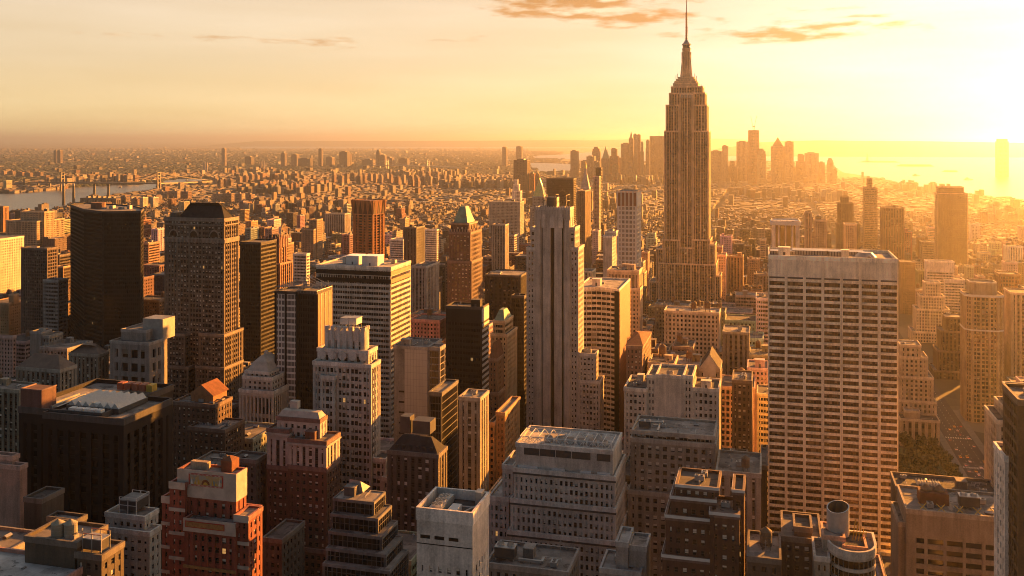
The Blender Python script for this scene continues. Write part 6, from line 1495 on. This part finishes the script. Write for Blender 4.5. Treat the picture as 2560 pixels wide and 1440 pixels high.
# housing slabs in rows
hs = []
for a, b, py, n in [(1045, 1100, 428, 3), (668, 716, 452, 5), (722, 762, 455, 4), (828, 905, 436, 5), (905, 985, 434, 6), (985, 1085, 440, 6), (530, 580, 446, 4), (590, 650, 438, 4), (1100, 1130, 434, 2), (0, 60, 430, 3), (60, 110, 428, 2), (390, 480, 478, 3), (300, 380, 494, 3), (530, 640, 486, 4)]:
    for k in range(n): w_ = (b - a) / n; hs.append((a + k * w_ + 1, a + k * w_ + w_ * rnd.uniform(.5, .8), py + rnd.uniform(-3, 5)))
def place_housing():
    for i, (a, b, py) in enumerate(sorted(hs)):
        # distance from the roof line if the slab is 55 m tall
        yc = F * (H - 58) / (py - HY) if py > 415 else 5600
        Yy = min(yc, 6200) * .92; c = random.Random(i).choice([(.20, .12, .09), (.26, .19, .14), (.16, .12, .10), (.32, .25, .19)])
        x0, x1 = X_at(a, Yy), X_at(b, Yy); z = Z_at(py, x0, Yy); org = ((x0 + x1) / 2, Yy, 0)
        if z < 20: continue
        root = empty('housing_slab', org, '%s brown housing slab counting westward along the river side' % ordn(i), 'apartment block', 'housing slabs near the river')
        m = MB(); D = 26
        relief(m, rect(x0, x1, Yy, Yy + D), 0, z, dict(bay=5, pf=.5, fl=6, sf=.5, a=0, b=.2, dep=.6, top=2)); m.build('facade_cladding', root, c, org)
        r = MB(); r.box((x0 + x1) / 2 - 5, (x0 + x1) / 2 + 4, Yy + 7, Yy + 16, z, z + 6, 'wall'); r.box(x0 + .3, x1 - .3, Yy + .3, Yy + D - .3, z - .5, z + .3, 'roof'); r.build('roof', root, c, org)
        mark(x0, x1, Yy, Yy + D, z, 9999, 'housing')
place_housing()

# ------------------------------------------------------------------ bridges, stacks, islands
def susp_bridge(label, tw, deck_py, top_py, mat, ends, width=24, lean=1):
    """tw: tower (px, base py)"""
    T = [ground_at(px, py) for px, py in tw]
    org = (T[0][0], T[0][1], 0); root = empty('suspension_bridge', org, label, 'bridge')
    zt_ = [Z_at(top_py, *t) for t in T]; zd = [Z_at(deck_py, *t) for t in T]
    E0, E1 = [ground_at(*e) for e in ends]
    def P2(t, a, b): return (a[0] + (b[0] - a[0]) * t, a[1] + (b[1] - a[1]) * t)
    d = Vector((T[1][0] - T[0][0], T[1][1] - T[0][1])).normalized(); n = Vector((-d.y, d.x))
    for t, z in zip(T, zt_):
        m = MB()
        for s in (-1, 1):
            x, y = t[0] + n.x * s * width / 2, t[1] + n.y * s * width / 2
            m.prism([(x - 4, y - 4), (x + 4, y - 4), (x + 4, y + 4), (x - 4, y + 4)], 0, z, mat, P2=[(x - 2.5, y - 2.5), (x + 2.5, y - 2.5), (x + 2.5, y + 2.5), (x - 2.5, y + 2.5)])
        for q in (.45, .65, .82, .97):
            m.tube((t[0] - n.x * width / 2, t[1] - n.y * width / 2, z * q), (t[0] + n.x * width / 2, t[1] + n.y * width / 2, z * q), 2.4, mat)
        m.build('tower', root, None, org)
    zz = sum(zd) / 2
    pts = [(*E0, zz * .5), (*T[0], zz), (*T[1], zz), (*E1, zz * .5)]
    m = MB()
    for a, b in zip(pts, pts[1:]):
        for s in (-1, 1):
            m.face([(a[0] + n.x * s * 12, a[1] + n.y * s * 12, a[2] - 6), (b[0] + n.x * s * 12, b[1] + n.y * s * 12, b[2] - 6), (b[0] + n.x * s * 12, b[1] + n.y * s * 12, b[2]), (a[0] + n.x * s * 12, a[1] + n.y * s * 12, a[2])], mat)
        m.face([(a[0] - n.x * 12, a[1] - n.y * 12, a[2]), (a[0] + n.x * 12, a[1] + n.y * 12, a[2]), (b[0] + n.x * 12, b[1] + n.y * 12, b[2]), (b[0] - n.x * 12, b[1] - n.y * 12, b[2])], mat)
    m.build('deck', root, None, org)
    for s in (-1, 1):
        m = MB(); prev = None
        for seg, (A, B, za, zb, sag) in enumerate([(pts[0], pts[1], pts[0][2], zt_[0], 0), (pts[1], pts[2], zt_[0], zt_[1], 1), (pts[2], pts[3], zt_[1], pts[3][2], 0)]):
            for k in range(17):
                t = k / 16; x, y = P2(t, A, B); z = za + (zb - za) * t
                z -= (4 * t * (1 - t)) * ((min(za, zb) - zz - 5) if sag else (max(za, zb) - zz) * .18)
                p = (x + n.x * s * 12, y + n.y * s * 12, z)
                if prev is not None and k: m.tube(prev, p, .9, mat, 4)
                prev = p
        m.build('cable', root, None, org)
    for k in range(1, 12):
        if k % 3: continue
        t = k / 12; x, y = P2(t, pts[0], pts[1]); m = MB(); m.box(x - 4, x + 4, y - 4, y + 4, 0, zz * (.5 + .5 * t) - 6, mat); m.build('pier', root, None, org)
susp_bridge('steel suspension bridge with two lattice towers crossing the river', [(156, 477), (397, 480)], 456, 430, 'steel', [(40, 466), (560, 462)])
susp_bridge('pale distant suspension bridge with curved cables among brown housing', [(968, 424), (1070, 426)], 413, 399, 'metal', [(900, 420), (1150, 424)])
susp_bridge('hazy long bridge with two slender towers on the sea horizon', [(1326, 368), (1459, 370)], 362, 346, 'metal', [(1270, 367), (1540, 369)], 40)
STACKW = [(159, 512, 459), (184, 512, 459), (236, 506, 460), (271, 506, 460), (511, 434, 405), (517, 434, 406), (653, 434, 402), (660, 434, 402)]
for k, (px, pb, pt) in enumerate(STACKW):
    x, y = ground_at(px, pb); z = Z_at(pt, x, y); m = MB(); r = 6 if pb > 450 else 9
    e = empty('smokestack', (x, y, 0), ('%s of four tall power station smokestacks standing by the river' if k < 4 else '%s of four pale thin smokestacks far across the river') % ['first', 'second', 'third', 'last'][k % 4], 'smokestack', 'power station smokestacks' if k < 4 else 'distant smokestacks')
    m.cyl(x, y, r, r * .75, 0, z * .9, 'steel' if k < 4 else 'limestone', 14); m.build('shaft', e, None, (x, y, 0))
    m = MB(); m.cyl(x, y, r * .78, r * .74, z * .9, z, 'darkpanel' if k in (2, 3) else 'limestone', 14); m.build('stack_cap', e, None, (x, y, 0))
x0, y0 = ground_at(200, 522); x1 = X_at(290, y0)
e = empty('power_station', ((x0 + x1) / 2, y0, 0), 'long grey power station hall between the smokestacks and orange blocks', 'power station'); m = MB(); z = Z_at(495, x0, y0)
relief(m, rect(x0, x1, y0, y0 + 70), 0, z, dict(bay=12, pf=.4, fl=60, sf=.1, a=0, b=1, dep=2, top=5)); m.build('facade_cladding', e, (.14, .11, .09), tuple(e.location)); m = MB(); m.box(x0 + 2, x1 - 2, y0 + 2, y0 + 68, z - 1, z + .4, 'roof')
for k in range(6): m.box(x0 + 12 + k * 22, x0 + 20 + k * 22, y0 + 20, y0 + 34, z + .4, z + 6, 'metaldark')
m.build('roof', e, None, tuple(e.location)); mark(x0, x1, y0, y0 + 70, z, 9999, 'power station')
def island(name, label, px0, px1, py, h):
    a, b = ground_at(px0, py), ground_at(px1, py); mx, my = (a[0] + b[0]) / 2, (a[1] + b[1]) / 2; rx = abs(b[0] - a[0]) / 2; m = MB(); n = 28
    P = [(mx + rx * math.cos(2 * math.pi * k / n) * (1 + .08 * math.sin(k * 3)), my + rx * .35 * math.sin(2 * math.pi * k / n)) for k in range(n)]
    m.prism(P, 0, 3, 'paving'); Q = offs(P, rx * .05)
    m.prism(Q, 3, 3 + h, 'hillside', P2=[(mx + (x - mx) * (.75 + .1 * math.sin(i * 2.3)), my + (y - my) * .6) for i, (x, y) in enumerate(Q)])
    tag(m.build(name), kind='structure'); return mx, my
mx, my = island('island', '', 2145, 2248, 406, 14); island('island', '', 2238, 2335, 416, 16); island('island', '', 2355, 2395, 430, 10)
x, y = X_at(2168, my), my; z0 = 16
e = empty('statue', (x, y, 0), 'tiny hazy statue raising one arm on its stone pedestal, on the island in the bay', 'statue')
m = MB(); m.prism(rect(x - 26, x + 26, y - 26, y + 26), 0, 22, 'limestone'); m.pyramid(x - 14, x + 14, y - 14, y + 14, 22, 52, 'limestone', .3); m.build('pedestal', e, None, (x, y, 0))
m = MB(); m.cyl(x, y, 8, 6.5, 52, 75, 'statue_copper', 12); m.cyl(x, y, 6.5, 3.0, 75, 90, 'statue_copper', 12); m.cyl(x, y, 2.8, 2.2, 90, 97, 'statue_copper', 10); m.cyl(x, y, 4, 3.4, 96.5, 98, 'statue_copper', 8)
m.tube((x - 3, y, 86), (x - 6, y, 106), 1.5, 'statue_copper'); m.cyl(x - 6, y, 1.4, .3, 106, 111, 'gold', 6); m.tube((x + 4, y, 84), (x + 6, y - 2, 74), 1.4, 'statue_copper'); m.build('figure_body', e, None, (x, y, 0))
Yf = 7200; a, b = X_at(2493, Yf), X_at(2522, Yf); z = Z_at(347, a, Yf)
e = empty('office_tower', ((a + b) / 2, Yf, 0), 'tower across the bay, barely visible in white glare', 'building'); m = MB(); relief(m, rect(a, b, Yf, Yf + 60), 0, z * .93, dict(bay=8, pf=.5, fl=9, sf=.5, dep=1)); m.prism(rect(a + 6, b - 6, Yf + 6, Yf + 54), z * .93, z, 'wall'); m.build('facade_cladding', e, (.3, .25, .2), tuple(e.location))

# ------------------------------------------------------------------ the rest of the city, lot by lot
def inpoly(x, y, P):
    c = False; n = len(P)
    for i in range(n):
        x1, y1 = P[i]; x2, y2 = P[i - 1]
        if (y1 > y) != (y2 > y) and x < (x2 - x1) * (y - y1) / (y2 - y1) + x1: c = not c
    return c
WATERS = [RIVER, INLET, BAY]
fr = random.Random(21)
AVES = [-4200, -3900, -3600, -3300, -3000, -2700, -2400, -2150, -1900, -1640, -1400, -1180, -960, -760, -610, -480, -341, -180, 160, 440, 720, 1000, 1280, 1560, 1840, 2100, 2400]
LOTS = []
HEROES.append((2238, 2500, 1226, 800, (100, 101, 800, 801), 'park canopy', 5, []))
def height(x, y, px):
    if y < 560: return fr.uniform(60, 115)
    if y < 1250:
        if 1560 < px < 1925: return fr.uniform(78, 118) if y < 900 else fr.uniform(40, 85)
        if y < 900: return fr.uniform(50, 105)
        return fr.uniform(40, 92) if fr.random() < .85 else fr.uniform(90, 118)
    if y < 1900:
        return fr.uniform(24, 62) if fr.random() < .86 else fr.uniform(60, 98)
    clump = math.sin(x * .0041 + 1.3) * math.sin(y * .0033 + x * .0012) 
    if clump > .55 and fr.random() < .30: return fr.uniform(30, 62)
    if y < 3200: return fr.uniform(11, 26) if fr.random() < .985 else fr.uniform(35, 60)
    return fr.uniform(10, 20) if fr.random() < .992 else fr.uniform(30, 55)
row = 240.0
while row < 6400:
    pitch = 80 if row < 3400 else 92
    for half in (0, 1):
        y0 = row + 8 + half * (pitch / 2 - 5); dpt = pitch / 2 - 8
        for xa, xb in zip(AVES, AVES[1:]):
            x = xa + 14
            while x < xb - 14:
                wmin, wmax = (13, 32) if row < 1500 else ((9, 24) if row < 2400 else (9, 22))
                w_ = fr.uniform(wmin, wmax); x1 = min(x + w_, xb - 14)
                if xb - 14 - x1 < 8: x1 = xb - 14
                px = px_of((x + x1) / 2, y0)
                if -60 < px < 2620 and x1 - x > 7:
                    LOTS.append([x, x1 - fr.choice((0, 0, 1.5)), y0, y0 + dpt * fr.uniform(.75, 1), height(x, y0, px), px])
                x = x1
    row += pitch
KEEP = []
for lt in LOTS:
    x0, x1, y0, y1, z, px = lt
    if any(inpoly((x0 + x1) / 2, y, P) for P in WATERS for y in (y0, y1)): continue
    if 60 < x1 and x0 < 142 and 755 < y1 and y0 < 870: continue           # park
    if x1 > 142 and x0 < 180 and y0 > 300 and y0 < 2600: continue          # avenue
    pa = min(px_of(x0, y0), px_of(x0, y1)); pb = max(px_of(x1, y0), px_of(x1, y1)); ok = True
    ycb = max(yc_at(x0, y1), yc_at(x1, y1)); ztop = z
    for (ha, hb, vb, hy, fp, short, hz, _bx) in HEROES:
        if x0 < fp[1] and x1 > fp[0] and y0 < fp[3] and y1 > fp[2]: ok = False; break
        if vb > 5000: continue
        if hy > y0 and pa < hb - 1 and pb > ha + 1:
            cap = H - (vb + fr.uniform(0, 10) - HY) * ycb / F - 3
            ztop = min(ztop, cap)
    if not ok or ztop < 9: continue
    KEEP.append([x0, x1, y0, y1, ztop])
# what of them can be seen: a small depth-ordered picture of footprints
BW, BH = 640, 360; k4 = BW / 2560
buf = np.full((BH, BW), -1, np.int32)
items = [(h_[3], 'h', i) for i, h_ in enumerate(HEROES)] + [(b[2], 'b', i) for i, b in enumerate(KEEP)]
items.sort(key=lambda t: t[0])
seen = np.zeros(len(KEEP), int)
def paint(pa, pb, ya, yb, idv):
    a, b = int(max(0, pa * k4)), int(min(BW, math.ceil(pb * k4))); c, d = int(max(0, ya * k4)), int(min(BH, math.ceil(yb * k4)))
    if b <= a or d <= c: return 0
    s = buf[c:d, a:b]; free = s == -1; n = int(free.sum()); s[free] = idv; return n
for _, t, i in items:
    if t == 'h':
        for a_, b_, c_ in HEROES[i][7]: paint(a_ + 2, b_ - 2, c_ + 1, min(1440, py_of(0, HEROES[i][3], 0)), -2)
        continue
    x0, x1, y0, y1, z = KEEP[i]; idv = i
    pt = py_of((x0 + x1) / 2, y0, z); pbm = py_of((x0 + x1) / 2, y0, 0) if t == 'b' else min(1440, py_of((x0 + x1) / 2, y0, 0))
    n = paint(px_of(x0, y0), px_of(x1, y0), pt, pbm, idv)
    if x1 < 0: n += paint(px_of(x1, y0), px_of(x1, y1), pt, pbm, idv)
    else: n += paint(px_of(x0, y1), px_of(x0, y0), pt, pbm, idv)
    n += paint(px_of(x0, y0), px_of(x1, y0), py_of((x0 + x1) / 2, y1, z), pt, idv)
    if t == 'b': seen[i] = n
NTHING = 170
order = sorted([i for i in range(len(KEEP)) if seen[i] > 0], key=lambda i: -seen[i])
things = set(i for i in order[:NTHING] if seen[i] >= 5)
PAL = [((.32, .27, .21), 'beige stone'), ((.24, .20, .16), 'grey-brown'), ((.22, .10, .06), 'red brick'), ((.15, .10, .075), 'dark brown brick'), ((.40, .35, .28), 'pale stone'), ((.20, .19, .175), 'grey concrete'), ((.30, .20, .12), 'tan brick'), ((.10, .085, .07), 'dark')]
LB = {}
recs = []
for i in sorted(things, key=lambda i: KEEP[i][0]):
    x0, x1, y0, y1, z = KEEP[i]; r = random.Random(i * 7 + 1); cI = r.randrange(len(PAL)); c, cn = PAL[cI]
    c = crv(tuple(v * r.uniform(.75, 1.25) for v in c))
    st = r.choice(['stone', 'brick', 'stone', 'strips', 'brick', 'grid', 'ribbon']); step = r.random() < .35 and z > 40 and x1 - x0 > 16
    tank = 1 if (r.random() < .4 and x1 - x0 > 12) else 0
    px = px_of((x0 + x1) / 2, y0); py = py_of((x0 + x1) / 2, y0, z)
    best = min((h_ for h_ in HEROES if h_[2] < 5000 and h_[2] > 0), key=lambda h_: abs((h_[0] + h_[1]) / 2 - px) + .8 * abs(h_[3] - y0) + .3 * abs((py_of((h_[4][0] + h_[4][1]) / 2, h_[3], h_[6])) - py))
    rel = 'behind' if y0 > best[3] + 40 else ('in front of' if y0 < best[3] - 40 else 'beside')
    lab = '%s %s%s %s the %s' % (cn, 'stepped block' if step else ('slim block' if x1 - x0 < 17 else 'block'), ' with water tank' if tank else '', rel, best[5])
    recs.append((i, c, st, step, tank, lab, px, r))
for rc in recs: LB.setdefault(rc[5], []).append(rc)
for lab, lst in LB.items():
    lst.sort(key=lambda t: t[6])
    for q, (i, c, st, step, tank, lab, px, r) in enumerate(lst):
        x0, x1, y0, y1, z = KEEP[i]; org = ((x0 + x1) / 2, (y0 + y1) / 2, 0)
        L_ = lab if len(lst) == 1 else '%s %s, counting from east' % (ordn(q), lab)
        root = empty('city_building', org, ' '.join(L_.split()[:16]), 'building')
        m = MB()
        if step:
            zs = z * r.uniform(.7, .86); ins = r.uniform(2, 4)
            relief(m, rect(x0, x1, y0, y1), 0, zs, st); relief(m, rect(x0 + ins, x1 - ins, y0 + ins, y1 - 1), zs, z, st)
            roof_part(root, org, rect(x0, x1, y0, y1), zs, c); roof_part(root, org, rect(x0 + ins, x1 - ins, y0 + ins, y1 - 1), z, c, cornice=.15)
        else:
            relief(m, rect(x0, x1, y0, y1), 0, z, st); roof_part(root, org, rect(x0, x1, y0, y1), z, c, r.choice((.8, 1.1, 1.6)))
        m.build('facade_cladding', root, c, org)
        clutter(root, org, x0 + (3 if step else 1), x1 - (3 if step else 1), y0 + 3, y1 - 1, z + .05, r.choice((1, 2, 3, 4)), c, tank, sub=y0 < 900)
# everything smaller: one mass of roofs and walls
city = MB()
def block(mb, x0, x1, y0, y1, z, c, rc, fl=3.5, bay=3.3, z0=0):
    nx, ny, nz = max(1, round((x1 - x0) / bay)), max(1, round((y1 - y0) / bay)), max(1, round((z - z0) / fl)); u = fr.randint(0, 500); v = fr.randint(1, 500)
    def fq(a, b, n): mb.face([(a[0], a[1], z0), (b[0], b[1], z0), (b[0], b[1], z), (a[0], a[1], z)], 'cityblock', [(u, v), (u + n, v), (u + n, v + nz), (u, v + nz)], c)
    fq((x0, y0), (x1, y0), nx); fq((x1, y0), (x1, y1), ny); fq((x1, y1), (x0, y1), nx); fq((x0, y1), (x0, y0), ny)
    mb.face([(x0, y0, z), (x1, y0, z), (x1, y1, z), (x0, y1, z)], 'cityblock', [(-3, -3)] * 4, rc)
def rcol():
    c = fr.choice(PAL)[0]; k = fr.uniform(.45, 1.0); g = fr.choice((.04, .06, .09, .12, .18, .34))
    return tuple(v * k for v in c), (g, g * .96, g * .9)
for i, (x0, x1, y0, y1, z) in enumerate(KEEP):
    if i in things: continue
    if seen[i] == 0 and y0 < 2000 : continue
    c, rc = rcol(); block(city, x0, x1, y0, y1, z, c, rc)
    if y0 < 3400:
        W, D = x1 - x0, y1 - y0
        for _ in range(fr.choice((1, 2, 2, 3))):
            a, b = fr.uniform(x0 + .5, x1 - 5), fr.uniform(y0 + .5, y1 - 5)
            if a < x0 or b < y0: continue
            block(city, a, min(x1 - .3, a + fr.uniform(3, 7)), b, min(y1 - .3, b + fr.uniform(3, 6)), z + fr.uniform(2, 5), *rcol(), z0=z - .2, fl=9, bay=9)
        if fr.random() < .25 and y0 < 2200 and W > 8:
            a, b = fr.uniform(x0 + 3, x1 - 3), fr.uniform(y0 + 3, y1 - 3)
            city.cyl(a, b, 2, 2, z + 2.4, z + 6.4, 'wood', 8); city.cyl(a, b, 2.2, .1, z + 6.4, z + 8, 'wood', 8)
        if y0 < 1700:                                   # parapet
            for (p, q, s, t) in ((x0, x1, y0, y0 + .4), (x0, x1, y1 - .4, y1), (x0, x0 + .4, y0 + .4, y1 - .4), (x1 - .4, x1, y0 + .4, y1 - .4)):
                block(city, p, q, s, t, z + 1, c, tuple(v * 1.2 for v in c), z0=z + .01, fl=9, bay=99)
tag(city.build('city_blocks'), 'low grey and brown city roofs packed between the named towers down to the river', 'city blocks', kind='stuff')
# across the river and beyond
far = MB()
for _ in range(26000):
    px = fr.uniform(-40, 2600); t = fr.random(); py = 372 + (470 - 372) * (t ** 1.9)
    x, y = ground_at(px, py)
    if y < 5200 or y > 27000: continue
    if px > 2090: continue
    if any(inpoly(x, y, P) for P in WATERS): continue
    if px > 1320 and py < 404: continue
    if px > 1100 and 394 < py < 400: continue
    s = fr.uniform(5, 13) * (1 + y / 14000); d = fr.uniform(8, 20) * (1 + y / 14000); h = fr.uniform(6, 12) if fr.random() < .985 else fr.uniform(20, 40)
    c, rc = rcol(); q_ = fr.choice((.3, .4, .5, .9)); c = tuple(v * q_ for v in c); rc = tuple(v * .7 for v in rc)  # wall and roof colours darkened here in place of cloud shade
    block(far, x - s, x + s, y, y + d * 2, h, c, rc, fl=4, bay=4)
for _ in range(8000):                                        # green gaps
    px = fr.uniform(-40, 1400); py = 378 + 90 * fr.random() ** 1.5; x, y = ground_at(px, py)
    if y < 3500 or any(inpoly(x, y, P) for P in WATERS): continue
    for _k in range(3):
        a, b = x + fr.uniform(-70, 70), y + fr.uniform(-40, 40); r = fr.uniform(14, 34); far.cyl(a, b, r, r * .5, 0, fr.uniform(9, 15), 'leaf', 7)
tag(far.build('distant_city'), 'tiny sunlit houses and trees spreading to the horizon across the river', 'distant city', kind='stuff')
# riverside highway trees, boats
for k, (px, py) in enumerate([(302, 470), (468, 452), (2290, 440), (2420, 450), (2230, 392)]):
    x, y = ground_at(px, py, .6); s = 1 if k < 2 else 1.8
    e = empty('boat', (x, y, .6), ['small white boat under the steel bridge', 'small boat near the far river bend', 'ferry-sized boat on the bright bay, off the hazy shore', 'small boat in the bay glare below the islands', 'small boat beyond the statue island'][k], 'boat')
    m = MB(); m.prism([(-14, -4), (10, -4), (16, 0), (10, 4), (-14, 4)], .0, 3, 'white'); o = m.build('hull'); o.parent = e; o.scale = (s,) * 3
    m = MB(); m.box(-9, 4, -3, 3, 3, 7, 'white'); m.box(-6, 0, -2, 2, 7, 9, 'metal'); o = m.build('cabin'); o.parent = e; o.scale = (s,) * 3

# ------------------------------------------------------------------ the air
hm = bpy.data.materials.new('haze_air'); hm.use_nodes = True; n_ = hm.node_tree.nodes; n_.clear()
pv = n_.new('ShaderNodeVolumePrincipled'); mo = n_.new('ShaderNodeOutputMaterial'); hm.node_tree.links.new(pv.outputs[0], mo.inputs['Volume'])
pv.inputs['Density'].default_value = HAZE_D; pv.inputs['Anisotropy'].default_value = HAZE_G; pv.inputs['Color'].default_value = (.88, .90, .92, 1)
m = MB(); v0 = ( -95000, 95000, -5000, 95000, -1, 462 )
m.prism(rect(v0[0], v0[1], v0[2], v0[3]), v0[4], v0[5], 'wall', bottom=True)
hz = m.build('haze'); hz.data.materials.clear(); hz.data.materials.append(hm); hz['kind'] = 'stuff'; hz['label'] = 'golden evening haze filling the air over the city'
